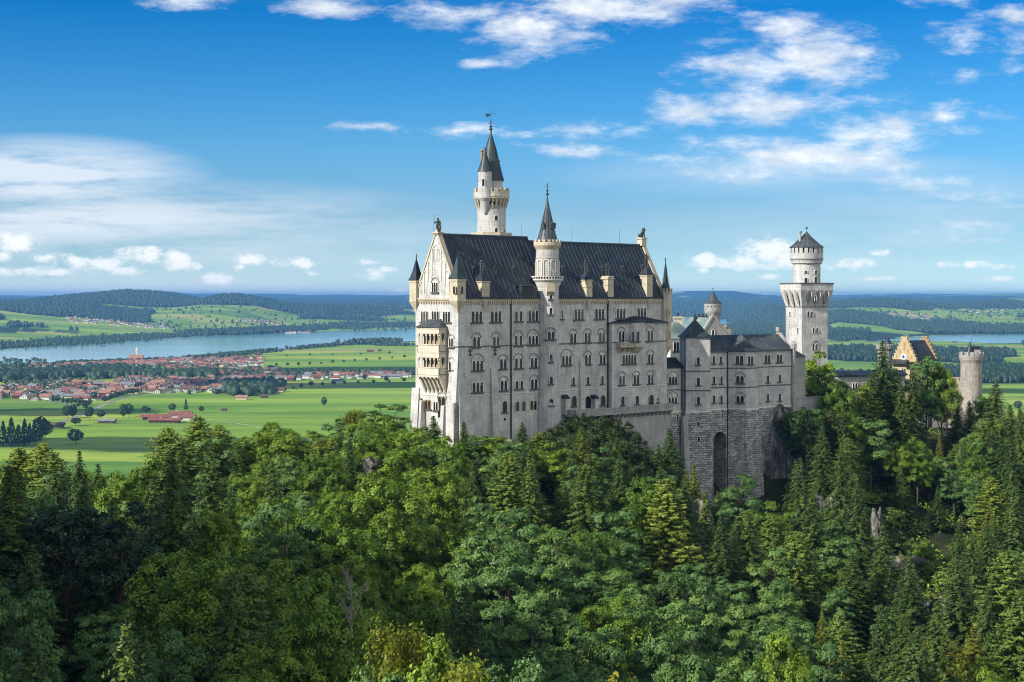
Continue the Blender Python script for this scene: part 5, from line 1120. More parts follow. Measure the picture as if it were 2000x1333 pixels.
A.box(b, ua_-.6, ub_+.6, -15.6, -15, 138, ztop+.5); A.box(b, ua_-.5, ua_, -15, -1.2, 138, ztop+.4); A.box(b, ub_, ub_+.5, -15, -1.2, 138, ztop+.4); A.box(b, ua_, ub_, -15, -1.2, ztop, ztop+.4); b.build('rusticated_base', M['rust'], an)
b = MB(); A.box(b, bay[3][0], uE, -6, .02, 154, zb); b.build('rusticated_base', M['rust'], an)
# extra battered buttresses
for x0_, x1_, d_ in ((293, 325, 1.9),):
    ua2, zt2 = uH(x0_, 750, 1.6); ub2, _ = uH(x1_, 750, 1.6); b = MB(); A.batter(b, ua2, ub2, 1, 3.4, 1.75, 138, zt2 if x0_ < 400 else uH(x0_, 1010, 1.6)[1], e=.2); b.build('buttress', M['limeg'], an)
# string courses
for z in (zc, zm):
    b = MB(); A.box(b, u2b, u3+.05, -.1, .14, z, z+.2); A.box(b, bay[3][0]-.1, uE+.1, -.1, .14, z, z+.2); b2_ = MB(); A2.box(b2_, -.14, w2+.14, -.1, .16, z-.3, z-.1); A2.box(b2_, -.16, 0, -d2, -.1, z-.3, z-.1); b2_.build('string_course', M['dark_trim'], an)
    q = [(bay[0][0], .14), (bay[1][0]-.06, DB+.14), (bay[2][0]+.06, DB+.14), (bay[3][0], .14), (bay[3][0], -.1), (bay[0][0], -.1)]; b.prism([A.xy(*k) for k in q], z, z+.2)
    if z < zc: A.box(b, uA0+1.1, uA1, -.1, .14, z-.1, z+.08)
    b.build('string_course', M['dark_trim'], an)
b2_ = MB(); b = MB(); A.box(b, uA0+1, uA1, -.1, .22, zb-.15, zb+.2); A2.box(b2_, -.2, w2+.2, -.1, .28, zb-.15, zb+.2); A.box(b, bay[3][0], uE+.1, -.1, .2, zb-.1, zb+.2); A.box(b, u2b, u3, -.1, .2, zb-.1, zb+.2)
q = [(bay[0][0], .2), (bay[1][0]-.08, DB+.25), (bay[2][0]+.08, DB+.25), (bay[3][0], .2), (bay[3][0], -.1), (bay[0][0], -.1)]; b.prism([A.xy(*k) for k in q], zb-.15, zb+.22); b.build('string_course', M['trim'], an); b2_.build('string_course', M['trim'], an)
# windows
KA2 = dict(n=2, lw=.78, h=1.9, gap=.2); KA1 = dict(n=1, lw=.72, h=1.75)
for x, y, d, k in [(225,500,0,dict(n=3,lw=.72,h=1.6,arch=True,gap=.2)),(222,637,0,dict(n=3,lw=.62,h=1.3,arch=True,gap=.35)),(504,362,0,KA1),(553,362,0,KA1),(506,500,0,KA1),(556,500,0,KA1),(506,630,0,KA1),(556,630,0,KA1),
    (872,355,0,KA2),(953,352,0,KA2),(875,492,0,KA1),(956,487,0,KA1),(875,620,0,KA1),(956,617,0,KA1),(755,365,DB,KA2)]:
    u, z = uH(x, y, d); window(an, A, u, z, d, **k)
for x, y, dd_, k in ((398,370,0,KA1),(399,510,0,KA1),(400,640,0,KA1),(400,800,.45,dict(n=1, lw=.55, h=1.0, sill=False)),(403,903,.9,dict(n=1, lw=.55, h=1.0, sill=False))): u, z = A2.hit(*z4(x, y), d=dd_); window(an, A2, u, z, dd_, **k)
u, z = uH(565, 745, .2); window(an, A, u, z, .1, n=1, lw=.6, h=1.2, sill=False); u, z = uH(257, 750, .3); window(an, A, u, z, .25, n=1, lw=.6, h=1.2, sill=False)
BF = Fr(*A.xy(bay[0][0], 0), 34.4-45)       # left facet of the bay
for x, y, k in ((683,362,KA2),(685,497,dict(KA2,arch=True,h=1.7)),(686,632,dict(KA2,arch=True,h=1.6))):
    u, z = BF.hit(*z4(x, y)); window(an, BF, u, z, 0, **k)
b = MB()
for y in (530, 662): u, z = uH(757, y, DB); blind(b, A, u, z, 1.9, 2.5, .12, .14)
b.build('blind_arch', M['trim'], an)
AL = Fr(*A2.xy(0, -d2), 7.0-90)
for y in (252, 370, 505): window(an, AL, d2-2.6, A2.hit(*z4(307, y))[1], 0, n=1, lw=.6, h=1.5, sill=False)
# roofs
b = MB(); p = [A.w(uA0-.4, -1.2, za1), A.w(uA0+1, .4, za1), A.w(uA1+.2, .4, za1), A.w(uA1+.2, -5.5, za1), A.w(uA0-.4, -5.5, za1)]; t_ = [A.w(uA0+1.8, -3, za1+2.1), A.w(uA0+2.3, -2.6, za1+2.2), A.w(uA1+.2, -2.6, za1+2.3), A.w(uA1+.2, -4.5, za1+2.3), A.w(uA0+1.8, -4.5, za1+2.1)]
b.hexa(p, t_); b.build('roof', M['roof'], an)
cu, cd = w2/2, -d2/2; zap = A2.hit(*z4(380, 85), d=cd)[1]; b = MB(); hw, hd = w2/2+.4, d2/2+.4
def ring4(k, kz): return [A2.w(cu-hw*k, cd+hd*k, kz), A2.w(cu+hw*k, cd+hd*k, kz), A2.w(cu+hw*k, cd-hd*k, kz), A2.w(cu-hw*k, cd-hd*k, kz)]
hh = zap-z2t; zs_ = [(1, 0), (.78, .17), (.56, .40), (.34, .66), (.13, .9), (.02, 1.0)]
for (k0, f0), (k1, f1) in zip(zs_[:-1], zs_[1:]): b.hexa(ring4(k0, z2t+f0*hh), ring4(k1, z2t+f1*hh))
q = A2.w(cu, cd, 0); b.tube((q.x, q.y, zap-.3), (q.x, q.y, zap+2.2), .05, .03, 5)
A2.box(b, -.35, w2+.35, -d2-.35, .35, z2t-.18, z2t); b.build('roof', M['green'], an)
# ridge roof of the long part
zr = uH(700, 190, -4.5)[1]; b = MB(); q = [(.4, zte), (-9.4, zte), (-4.5, zr)]; uR = uH(1020, 300)[0]
vs = [A.w(u2b, d, z) for d, z in q]+[A.w(uE-.5, d, z) for d, z in q]; b.solid(vs, [(0, 1, 2), (3, 5, 4), (0, 2, 5, 3), (1, 4, 5, 2), (0, 3, 4, 1)])
n = int((uE-u2b)/.9)
for i in range(n):
    u = u2b+.4+i*.9; a, c = A.w(u, .4, zte+.05), A.w(u, -4.5, zr+.02); k = A.e*.045; o_ = Vector((0, 0, .09)); b.hexa([a-k, a+k, c+k, c-k], [a-k+o_, a+k+o_, c+k+o_, c-k+o_], 1)
b.build('roof', [M['slate'], M['rib']], an)
# bay roof flaring out of the main slope
b = MB(); apx = A.w(u3+DB+1.95, -.3, zr+.1); ring = [A.w(bay[0][0]-.6, .3, zte+.05), A.w(bay[1][0]-.25, DB+.4, zte+.02), A.w(bay[2][0]+.25, DB+.4, zte+.02), A.w(bay[3][0]+.6, .3, zte+.05)]
mid = [r_.lerp(apx, .5)-Vector((0, 0, .5)) for r_ in ring]; bk = A.w(u3+DB+1.95, -4, zr-.5)
for i in range(3): b.face([ring[i], ring[i+1], mid[i+1], mid[i]]); b.face([mid[i], mid[i+1], apx])
b.face([ring[3], bk, mid[3]]); b.face([mid[3], bk, apx]); b.face([bk, ring[0], mid[0]]); b.face([bk, mid[0], apx]); b.face([ring[3], ring[2], ring[1], ring[0], bk])
b.tube(apx-Vector((0, 0, .5)), apx+Vector((0, 0, 1.6)), .05, .03, 5); b.build('bay_roof', M['slate'], an)
b = MB(); A.box(b, u2b, u3, -.1, .45, zte-.22, zte); A.box(b, bay[3][0], uE, -.1, .45, zte-.22, zte); b.prism([A.xy(*k) for k in [(bay[0][0], .1), (bay[1][0]-.1, DB+.35), (bay[2][0]+.1, DB+.35), (bay[3][0], .1)]], zte-.2, zte); b.build('gutter', M['dark_trim'], an)
# end gable parapet with its little pinnacle
b = MB(); EF = Fr(*A.xy(uE, 0), 34.4+90); EF.poly(b, [(0, zte-.2), (9, zte-.2), (4.5, zr+1.0)], -.6, .1); EF.box(b, 4, 5, -.9, .2, zr+.6, zr+1.7); o = b.build('gable', M['limeg'], an)
b = MB(); q = A.w(uE, .2, 0); b.lathe(q.x, q.y, [(.55, 158), (.55, uH(1037, 290)[1]), (.8, uH(1037, 285)[1]), (.8, uH(1037, 252)[1]), (.5, uH(1037, 248)[1]), (.4, uH(1037, 235)[1]), (.05, uH(1037, 230)[1])], 8); b.build('pinnacle', M['limeg'], an)
b = MB(); u, _ = uH(601, 500, .2); A.box(b, u-.1, u+.1, .1, .3, 140, zte); u, _ = uH(287, 500, .2); A.box(b, u-.1, u+.1, .1, .3, 140, za1); b.build('downpipe', M['metal'], an)

# ------------------------------------------------------------------ square tower with round top
YS = 424.; cxs = (1566.2-1000)/F*YS; SQ = Fr(cxs, YS, 22.3); sw = 7.8
zs5 = lambda y, Y=YS: H-(430+y/4.444-HZ)*Y/F
sq = root('square_tower', (cxs, YS, 155), 'big square stone tower with flared head and round turret under a cone roof', 'tower')
SW_ = Fr(*SQ.xy(0, -sw), 22.3-90)
zt = zs5(555); zf0 = zs5(752); ov = 1.05
b = MB(); b.prism([SQ.xy(0, 0), SQ.xy(sw, 0), SQ.xy(sw, -sw), SQ.xy(0, -sw)], 142, zf0+.1)
k1 = [(-.0, .0), (sw, 0), (sw, -sw), (0, -sw)]; k2 = [(-ov, ov), (sw+ov, ov), (sw+ov, -sw-ov), (-ov, -sw-ov)]; kk = [(a[0]*(1-f)+c_[0]*f, a[1]*(1-f)+c_[1]*f) for f in (.8,) for a, c_ in zip(k1, k2)]
zmid = zs5(640)
b.hexa([(*SQ.xy(*q), zf0) for q in k1], [(*SQ.xy(*q), zmid) for q in kk]); b.hexa([(*SQ.xy(*q), zmid) for q in kk], [(*SQ.xy(*q), zs5(610)) for q in k2]); b.prism([SQ.xy(*q) for q in k2], zs5(610), zt); b.build('wall', M['lime'], sq)
b = MB(); k3 = [(-ov-.15, ov+.15), (sw+ov+.15, ov+.15), (sw+ov+.15, -sw-ov-.15), (-ov-.15, -sw-ov-.15)]; b.prism([SQ.xy(*q) for q in k3], zt, zt+.3); b.prism([SQ.xy(*q) for q in [(-.08, .08), (sw+.08, .08), (sw+.08, -sw-.08), (-.08, -sw-.08)]], zf0-.2, zf0); b.build('ledge', M['dark_trim'], sq)
# pointed niches cut into the flare: shown as recessed-looking stone lancets with raised rims
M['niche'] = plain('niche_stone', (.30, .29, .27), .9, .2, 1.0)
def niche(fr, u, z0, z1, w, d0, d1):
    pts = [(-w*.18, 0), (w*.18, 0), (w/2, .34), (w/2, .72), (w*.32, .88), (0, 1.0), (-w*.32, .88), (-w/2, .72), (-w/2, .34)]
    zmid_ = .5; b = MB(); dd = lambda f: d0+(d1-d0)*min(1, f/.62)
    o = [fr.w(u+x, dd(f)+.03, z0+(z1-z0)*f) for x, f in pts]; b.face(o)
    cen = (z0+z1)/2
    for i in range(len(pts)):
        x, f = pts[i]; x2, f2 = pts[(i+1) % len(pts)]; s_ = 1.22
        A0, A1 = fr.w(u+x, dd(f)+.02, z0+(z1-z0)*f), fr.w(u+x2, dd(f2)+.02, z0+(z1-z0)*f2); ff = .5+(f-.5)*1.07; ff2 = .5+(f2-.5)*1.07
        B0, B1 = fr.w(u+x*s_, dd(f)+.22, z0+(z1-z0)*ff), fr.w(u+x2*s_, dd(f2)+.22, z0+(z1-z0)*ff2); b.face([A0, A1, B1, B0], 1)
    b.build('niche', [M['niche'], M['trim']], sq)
for i in range(3):
    niche(SQ, 1.55+i*2.6, zs5(735), zs5(612), 1.25, .12, ov); niche(SW_, 1.55+i*2.6, zs5(748), zs5(614), 1.25, .12, ov)
cr_ = SQ.w(sw/2-.1, -sw/2, 0); rx, ry = cr_.x, cr_.y; zr5 = lambda y: zs5(y, ry); Rr = 118/4.444/F*ry; px_c = (1268.5/4.444+1290-1000)/F*ry; rx = px_c
b = MB(); b.lathe(rx, ry, [(Rr, zt), (Rr, zr5(384)), (Rr*1.12, zr5(378)), (Rr*1.19, zr5(335)), (Rr*1.2, zr5(288))], 32); n_ = 20
for i in range(n_):
    a0 = 2*math.pi*i/n_; a1 = a0+2*math.pi/n_*.66; P = lambda r_, a, z: (rx+r_*math.cos(a), ry+r_*math.sin(a), z)
    b.hexa([P(Rr*1.2, a0, zr5(290)), P(Rr*1.2, a1, zr5(290)), P(Rr*1.05, a1, zr5(290)), P(Rr*1.05, a0, zr5(290))], [P(Rr*1.2, a0, zr5(238)), P(Rr*1.2, a1, zr5(238)), P(Rr*1.05, a1, zr5(238)), P(Rr*1.05, a0, zr5(238))])
b.lathe(rx, ry, [(Rr*1.205, zr5(244)), (Rr*1.205, zr5(236))], 32); rd = b.build('round_turret', M['lime'], sq)
b = MB(); corbels(b, rx, ry, Rr+.02, Rr*1.2, zr5(384), zr5(345), 24, 0, .45); b.lathe(rx, ry, [(Rr*1.22, zr5(343)), (Rr*1.22, zr5(332))], 32); b.build('parapet', M['limeg'], rd)
b = MB(); b.lathe(rx, ry, [(Rr*1.01, zr5(330)), (Rr*1.01, zr5(244))], 20); b.build('loft', M['pane'], rd)
b = MB(); ze = zr5(238); za = zr5(100); r_ = 152/4.444/F*ry; b.lathe(rx, ry, [(r_, ze), (r_*.62, ze+(za-ze)*.30), (r_*.3, ze+(za-ze)*.62), (.08, za)], 20); cone_ribs(b, rx, ry, r_*.85, ze+.35, za-.2, 16, 1, .06); b.tube((rx, ry, za-.3), (rx, ry, zr5(75)), .06, .05, 6); b.ball((rx, ry, zr5(70)), .32, 10); b.build('cone_roof', [M['slate'], M['rib']], rd)
b = MB(); cq = (1212/4.444+1290-1000)/F*(ry-1.2); b.lathe(cq, ry-1.2, [(.32, zr5(200)), (.32, zr5(118)), (.45, zr5(112)), (.45, zr5(98)), (.2, zr5(94))], 10); b.build('chimney', M['limeg'], rd)
def z5(x, y): return 1290+x/4.444, 430+y/4.444
for x, y, k in ((1297,817,dict(n=2,lw=.55,h=1.3,gap=.5,sill=False,st='lime')),(1343,960,dict(n=2,lw=.55,h=1.3,gap=.5,sill=False,st='lime')),(1341,1103,dict(n=2,lw=.55,h=1.5,gap=.5,arch=True,sill=False,st='lime'))): wpx(sq, SQ, *z5(x, y), **k)
for x, y in ((1127,820),(1196,962)): wpx(sq, SW_, *z5(x, y), n=1, lw=.6, h=1.5, sill=False)
u, z = SQ.hit(*z5(1341, 680), d=.8); window(sq, SQ, u, z, 1.0, n=1, lw=.4, h=1.4, sill=False)
for x, y, s_ in ((1243,530,1), (1327,525,1.1), (1243,455,.5), (1328,452,.5)):
    dx = (1290+x/4.444-1000)/F*ry-rx; a = math.asin(max(-.95, min(.95, dx/Rr))); f_ = Fr(rx+Rr*math.sin(a), ry-Rr*math.cos(a), math.degrees(a)); window(sq, f_, 0, zr5(y), -.02, n=1, lw=.8, h=1.6*s_+.1, sill=False)

# link building left of the square tower
lk_ = root('link_building', tuple(A.w(uE+3, -3, 158)), 'low grey link building between side wing and square tower', 'building')
b = MB(); A.box(b, uE+.05, uE+6.8, -8, -2.6, 142, A.hit(1573, 697, -2.6)[1]); b.build('wall', M['limeg'], lk_)
b = MB(); z = A.hit(1573, 697, -2.6)[1]; p = [A.w(uE+.0, -2.3, z), A.w(uE+7.0, -2.3, z), A.w(uE+7.0, -8.2, z), A.w(uE, -8.2, z)]; t_ = [A.w(uE+.3, -4.6, z+2.6), A.w(uE+3.0, -4.6, z+2.6), A.w(uE+3.0, -6, z+2.6), A.w(uE+.3, -6, z+2.6)]; b.hexa(p, t_); b.build('roof', M['slate'], lk_)
tr_ = root('forecourt_wall', tuple(A.w(uE+6, -2, 155)), 'low pale parapet wall by the foot of the square tower', 'wall')
b = MB(); A.box(b, uE+.6, uE+13, -2.4, -1.9, 142, A.hit(1570, 778, -2)[1]); A.box(b, uE+.6, uE+13, -2.5, -1.8, A.hit(1570, 778, -2)[1], A.hit(1570, 776, -2)[1]); b.build('parapet', M['limeg'], tr_)

# ------------------------------------------------------------------ buildings of the upper court, behind the side wing
YK = 432.
def Pk(x, y, Y=YK): q = z5(x, y); return pt(q[0], q[1], Y)
kn = root('rear_house', tuple(Pk(300, 1200)), 'rear house with pale green metal roof and gable behind the side wing', 'house')
KF = Fr(Pk(430, 0, 428).x, 428, 34.4)
b = MB(); zE = Pk(0, 1010).z; zR = Pk(0, 845).z; gx0, gx1, gxm = Pk(345, 0).x, Pk(545, 0).x, Pk(415, 0).x
G = Fr(Pk(350, 0, 424).x, 424, 20.0); gl = 8.8
b.prism([G.xy(0, 0), G.xy(gl, 0), G.xy(gl, -22), G.xy(0, -22)], 160, zE-.5); G.poly(b, [(0, zE-.5), (gl, zE-.5), (gl*.40, zR+.3)], -.7, 0); kw = b.build('wall', M['limeg'], kn)
b = MB(); q = [(-.4, zE-.7), (gl+.3, zE-.7), (gl*.40, zR)]; vs = [G.w(u, -.3, z) for u, z in q]+[G.w(u, -22, z) for u, z in q]; b.solid(vs, [(0, 1, 2), (3, 5, 4), (0, 2, 5, 3), (1, 4, 5, 2), (0, 3, 4, 1)]); b.build('roof', M['palegreen'], kn)
b = MB(); G.poly(b, [(-.3, zE-.6), (gl*.40, zR+.2), (gl*.40, zR+.8), (-.8, zE-.3)][::-1], -.8, .15); G.poly(b, [(gl+.3, zE-.6), (gl+.8, zE-.3), (gl*.40, zR+.8), (gl*.40, zR+.2)], -.8, .15); b.build('coping', M['limeg'], kn)
window(kn, G, gl*.4, Pk(0, 975).z, 0, n=1, lw=.7, h=1.6, sill=False)
for x, zt_, zb_2, w in ((150, 838, 960, .95),): 
    b = MB(); c = Pk(x, 0, 420); b.prism([(c.x-w*1.1, 420-w), (c.x+w*1.1, 420-w), (c.x+w*1.1, 420+w), (c.x-w*1.1, 420+w)], 170, Pk(0, zt_, 420).z); b.prism([(c.x-w*1.3, 420-w*1.2), (c.x+w*1.3, 420-w*1.2), (c.x+w*1.3, 420+w*1.2), (c.x-w*1.3, 420+w*1.2)], Pk(0, zt_+18, 420).z, Pk(0, zt_+6, 420).z); b.tube((c.x, 420, Pk(0, zt_, 420).z), (c.x, 420, Pk(0, 805, 420).z), .3, .25, 8, 1); b.build('chimney', [M['cream'], M['metal']], kn)
b = MB(); c = Pk(375, 0, 434); b.prism([(c.x-2.6, 433), (c.x+1.4, 433), (c.x+1.4, 435), (c.x-2.6, 435)], 170, Pk(0, 838, 434).z)
for i in range(4): b.tube((c.x-2.2+i*1.0, 434, Pk(0, 838, 434).z), (c.x-2.2+i, 434, Pk(0, 815, 434).z), .25, .2, 6)
b.build('chimney', M['metal'], kn)
# lower hipped green roof and white bay in front of it
b = MB(); HB = Fr(Pk(100, 0, 402).x, 402, 34.4); ze_ = H-(430+1030/4.444-HZ)*402/F; zr_ = H-(430+893/4.444-HZ)*402/F
b.hexa([HB.w(-1, .5, ze_), HB.w(8, .5, ze_), HB.w(8, -9, ze_), HB.w(-1, -9, ze_)], [HB.w(3.2, -3.5, zr_), HB.w(5, -3.5, zr_), HB.w(5, -6, zr_), HB.w(3.2, -6, zr_)]); b.build('roof', M['palegreen'], kn)
b = MB(); HB.box(b, -.6, 8, -9, .1, 160, ze_); b.build('wall', M['trim'], kn); 
window(kn, HB, 1.2, H-(430+1100/4.444-HZ)*402/F, .1, n=2, lw=.7, h=2.2); window(kn, HB, 3.6, H-(430+1100/4.444-HZ)*402/F, .1, n=1, lw=.7, h=2.2)
b = MB(); c = Pk(562, 0, 436); b.prism([(c.x-1.3, 435), (c.x+1.3, 435), (c.x+1.3, 437), (c.x-1.3, 437)], 165, Pk(0, 945, 436).z); b.lathe(c.x, 436, [(.6, Pk(0, 945, 436).z), (.75, Pk(0, 930, 436).z), (.3, Pk(0, 918, 436).z), (.05, Pk(0, 905, 436).z)], 8); b.build('chimney', M['brownst'], kn)
YR = 440.; rt_ = root('round_turret_tower', (Pk(456, 0, YR).x, YR, 160), 'small round grey tower with pointed dark roof behind the rear house', 'tower')
cx = Pk(456, 0, YR).x; zq = lambda y: Pk(0, y, YR).z; R = 62/4.444/F*YR; b = MB(); b.lathe(cx, YR, [(R, 160), (R, zq(828)), (R*1.2, zq(800)), (R*1.24, zq(782)), (R*1.24, zq(758))], 24); b.build('wall', M['limeg'], rt_)
b = MB(); corbels(b, cx, YR, R+.02, R*1.22, zq(830), zq(795), 20); merlons(b, cx, YR, R*1.25, zq(760), zq(730), 14, .68, .3); b.lathe(cx, YR, [(R*1.26, zq(745)), (R*1.26, zq(728))], 24); b.build('parapet', M['limeg'], rt_)
b = MB(); r_ = 79/4.444/F*YR; b.lathe(cx, YR, [(r_, zq(730)), (r_*.6, zq(695)), (r_*.28, zq(655)), (.06, zq(622))], 20); b.tube((cx, YR, zq(625)), (cx, YR, zq(592)), .08, .04, 6); b.ball((cx, YR, zq(598)), .18, 8); b.build('cone_roof', M['slate'], rt_)
f_ = Fr(cx, YR, 12); window(rt_, f_, 0, zq(890), R-.03, n=1, lw=.45, h=1.4, sill=False)

# ------------------------------------------------------------------ gatehouse at right
YG = 500.; 
def z6(x, y): return 1650+x/5.331, 630+y/5.331
def Pg(x, y, Y=YG): q = z6(x, y); return pt(q[0], q[1], Y)
gt = root('gatehouse', tuple(Pg(600, 1000)), 'yellow brick gatehouse with stepped gables, blue clock and dark roof among trees', 'gatehouse')
GW2 = Fr(Pg(497, 0, 500).x, 500, -56.0); wgt = 9.4                  # clock gable facing west; u from its north corner
GF = Fr(*GW2.xy(wgt, 0), 34.0); lgt = 9.5                           # south side with the long roof
zy = lambda y: Pg(0, y, 498).z
b = MB(); GW2.box(b, 0, wgt, -lgt, 0, zy(850), zy(400)); b.build('wall', M['yellow'], gt)
b = MB(); GW2.box(b, -.05, wgt+.05, -lgt, .06, 140, zy(850)); b.build('plinth', M['trim'], gt)
b = MB(); GF.box(b, -1, 13.5, -9, 2.4, zy(850), zy(640)); b.build('wall', M['yellow'], gt); b = MB(); GF.box(b, -1.05, 13.55, -9, 2.46, 140, zy(850)); b.build('plinth', M['trim'], gt)
b = MB(); GF.box(b, -1.3, 13.8, -9, 2.8, zy(640), zy(625)); GF.batter(b, -1.2, 13.6, -6, 2.6, .2, zy(625), zy(585)); b.build('roof', M['slate'], gt)
def stepped(fr, w, z0, z1, n, d0, d1, mat):
    b = MB()
    for i in range(n):
        f0 = i/n; u0, u1 = w/2*f0*.90, w-w/2*f0*.90; fr.box(b, u0, u1, d0+.004*i, d1-.004*i, z0+(z1-z0)*f0-.01*i, z0+(z1-z0)*(i+1)/n+.01)
        for ua3, ub3 in ((u0-.08, u0+.5), (u1-.5, u1+.08)): fr.box(b, ua3, ub3, d0-.08, d1+.08, z0+(z1-z0)*(i+1)/n-.02, z0+(z1-z0)*(i+1)/n+.16, 1)
    return b.build('stepped_gable', [M[mat], M['cream']], gt)
stepped(GW2, wgt, zy(400), zy(150), 7, -.7, .02, 'yellow'); stepped(Fr(*GW2.xy(0, -lgt), -56.0), wgt, zy(400), zy(150), 7, -.1, .6, 'brownst')
b = MB(); q = [(-.3, zy(400)), (wgt+.3, zy(400)), (wgt/2, zy(188))]; vs = [GW2.w(u, -.7, z) for u, z in q]+[GW2.w(u, -lgt+.1, z) for u, z in q]; b.solid(vs, [(0, 1, 2), (3, 5, 4), (0, 2, 5, 3), (1, 4, 5, 2), (0, 3, 4, 1)]); b.build('roof', M['roof'], gt)
def disc(b, u0, z0, r, d0, d1, m=0, n=20): GW2.poly(b, [(u0+r*math.cos(2*math.pi*i/n), z0+r*math.sin(2*math.pi*i/n)) for i in range(n)], d0, d1, m)
b = MB(); ucl, zcl = wgt/2-.2, zy(357); disc(b, ucl, zcl, 1.0, -.05, .12, 0); disc(b, ucl, zcl, .55, .1, .16, 1)
GW2.box(b, ucl-.05, ucl+.05, .15, .2, zcl, zcl+.7, 2); GW2.box(b, ucl, ucl+.45, .15, .2, zcl-.03, zcl+.05, 2); b.build('clock', [plain('clock_white', (.75, .75, .75), .6, .05), plain('clock_blue', (.05, .16, .42), .5, .1), M['metal']], gt)
for u_, z0_, h_, w_ in ((wgt/2, zy(290), 2.4, .5), (wgt/2-1.6, zy(325), 1.5, .45), (wgt/2+1.6, zy(325), 1.5, .45), (1.7, zy(375), 1.1, .45), (wgt-1.7, zy(375), 1.1, .45)):
    b = MB(); GW2.poly(b, arch_pts(w_, h_, 6, z0_, u_), -.02, .04); b.build('niche', M['brownst'], gt)
for u_ in (1.5, wgt/2, wgt-1.5):
    for y_ in (505, 640, 760): window(gt, GW2, u_, zy(y_), 0, n=2, lw=.6, h=1.7, st='cream')
for i in range(5):
    window(gt, GF, .8+i*2.6, zy(740), 2.4, n=1, lw=.8, h=1.9, st='cream')
window(gt, GF, 3.2, zy(1010), 2.46, n=1, lw=1.8, h=4.2, st='limeg', sill=False); window(gt, GF, 9.5, zy(990), 2.46, n=1, lw=1.2, h=2.6, st='yellow', sill=False)
b = MB(); GW2.box(b, .2, wgt*.7, 0, 1.6, zy(430), zy(410)); GW2.batter(b, .2, wgt*.7, 0, 1.7, .2, zy(410), zy(385)); b.build('porch_roof', M['slate'], gt)
# turret at the left of the gatehouse, behind the spruce
b = MB(); c = Pg(418, 0, 505); zt_ = Pg(0, 240, 505).z; b.lathe(c.x, 505, [(2.2, 160), (2.2, zt_-1.5), (2.6, zt_-1), (2.6, zt_-.3)], 20); merlons(b, c.x, 505, 2.6, zt_-.35, zt_+.5, 12, .6, .35); o = b.build('turret', M['limeg'], gt)
b = MB(); c2 = Pg(448, 0, 505); b.lathe(c2.x, 505, [(1.55, zt_-.2), (.8, zt_+1.4), (.05, Pg(0, 155, 505).z)], 16); b.tube((c2.x, 505, Pg(0, 160, 505).z), (c2.x, 505, Pg(0, 88, 505).z), .06, .03, 5); b.build('turret_roof', M['roof'], o)
b = MB(); c3 = Pg(650, 0, 506); b.prism([(c3.x-.5, 505.5), (c3.x+.5, 505.5), (c3.x+.5, 506.5), (c3.x-.5, 506.5)], zy(240), zy(145)); b.build('chimney', M['brownst'], gt)
# round gate tower
YT = 492.; gw = root('gate_tower', (Pg(1317, 0, YT).x, YT, 155), 'round grey stone gate tower with battlements and small cone at right', 'tower')
cx = Pg(1317, 0, YT).x; zq = lambda y: Pg(0, y, YT).z; R = 108/5.331/F*YT; b = MB(); b.lathe(cx, YT, [(R*1.08, 132), (R*1.04, 155), (R, zq(420)), (R*1.13, zq(385)), (R*1.16, zq(345))], 28); b.build('wall', stone('weathered_limestone', (.54, .49, .41), (.43, .385, .32), 1.2, .5, .02, (.32, .29, .24), .04, .6, .35, 1.2), gw)
b = MB(); merlons(b, cx, YT, R*1.17, zq(345), zq(308), 13, .62, .4); b.lathe(cx, YT, [(R*1.165, zq(362)), (R*1.175, zq(343))], 28); corbels(b, cx, YT, R, R*1.15, zq(420), zq(372), 20, 0, .42); b.build('parapet', M['limeg'], gw)
b = MB(); cc_ = Pg(1302, 0, YT); b.lathe(cc_.x, YT, [(48/5.331/F*YT, zq(318)), (.05, zq(200))], 16); b.tube((cx, YT, zq(210)), (cx, YT, zq(140)), .05, .03, 5); b.build('cone_roof', M['roof'], gw)
b = MB(); cc_ = Pg(1372, 0, YT); f_ = Fr(cc_.x, YT, 0); f_.box(b, -.9, .9, -1, 1, zq(340), zq(278)); f_.poly(b, [(-1.1, zq(278)), (1.1, zq(278)), (.6, zq(248)), (-.6, zq(248))], -1.2, 1.2, 1); b.build('roof_cabin', [M['limeg'], M['roof']], gw)
f_ = Fr(cx, YT, 0); window(gw, f_, -.1, zq(583), R-.05, n=1, lw=.6, h=1.9, sill=False, st='limeg'); window(gw, f_, -.2, zq(790), R-.02, n=1, lw=.8, h=1.9, sill=False, st='limeg')
# battlement wall between gatehouse and the round tower
cw = root('battlement_wall', tuple(Pg(1160, 700)), 'ochre battlement wall beside the round gate tower', 'wall'); f_ = Fr(Pg(1090, 0, 494).x, 494, 2); b = MB(); f_.box(b, 0, 4.2, -1, 0, 138, zq(610))
for i in range(4): f_.box(b, .1+i*1.05, .75+i*1.05, -1, 0, zq(610), zq(575))
b.build('wall', M['cream'], cw)
# long low connecting building left of the gatehouse
cb = root('connecting_building', tuple(Pg(100, 640, 470)), 'long low grey building with dark flat roof behind the trees at right', 'building')
CF = Fr(Pg(-70, 0, 458).x, 458, 20); b = MB(); zt_ = Pg(0, 562, 460).z; CF.box(b, 0, 22, -6, 0, 142, zt_); b.build('wall', M['limeg'], cb); b = MB(); CF.box(b, -.4, 22.4, -6.4, .5, zt_, zt_+.4); CF.batter(b, -.4, 22.4, -6.4, .5, -2, zt_+.4, Pg(0, 512, 460).z); b.build('roof', M['roof'], cb)
for i in range(6): window(cb, CF, 2+i*3.4, zt_-2.6, 0, n=2, lw=.6, h=1.5)
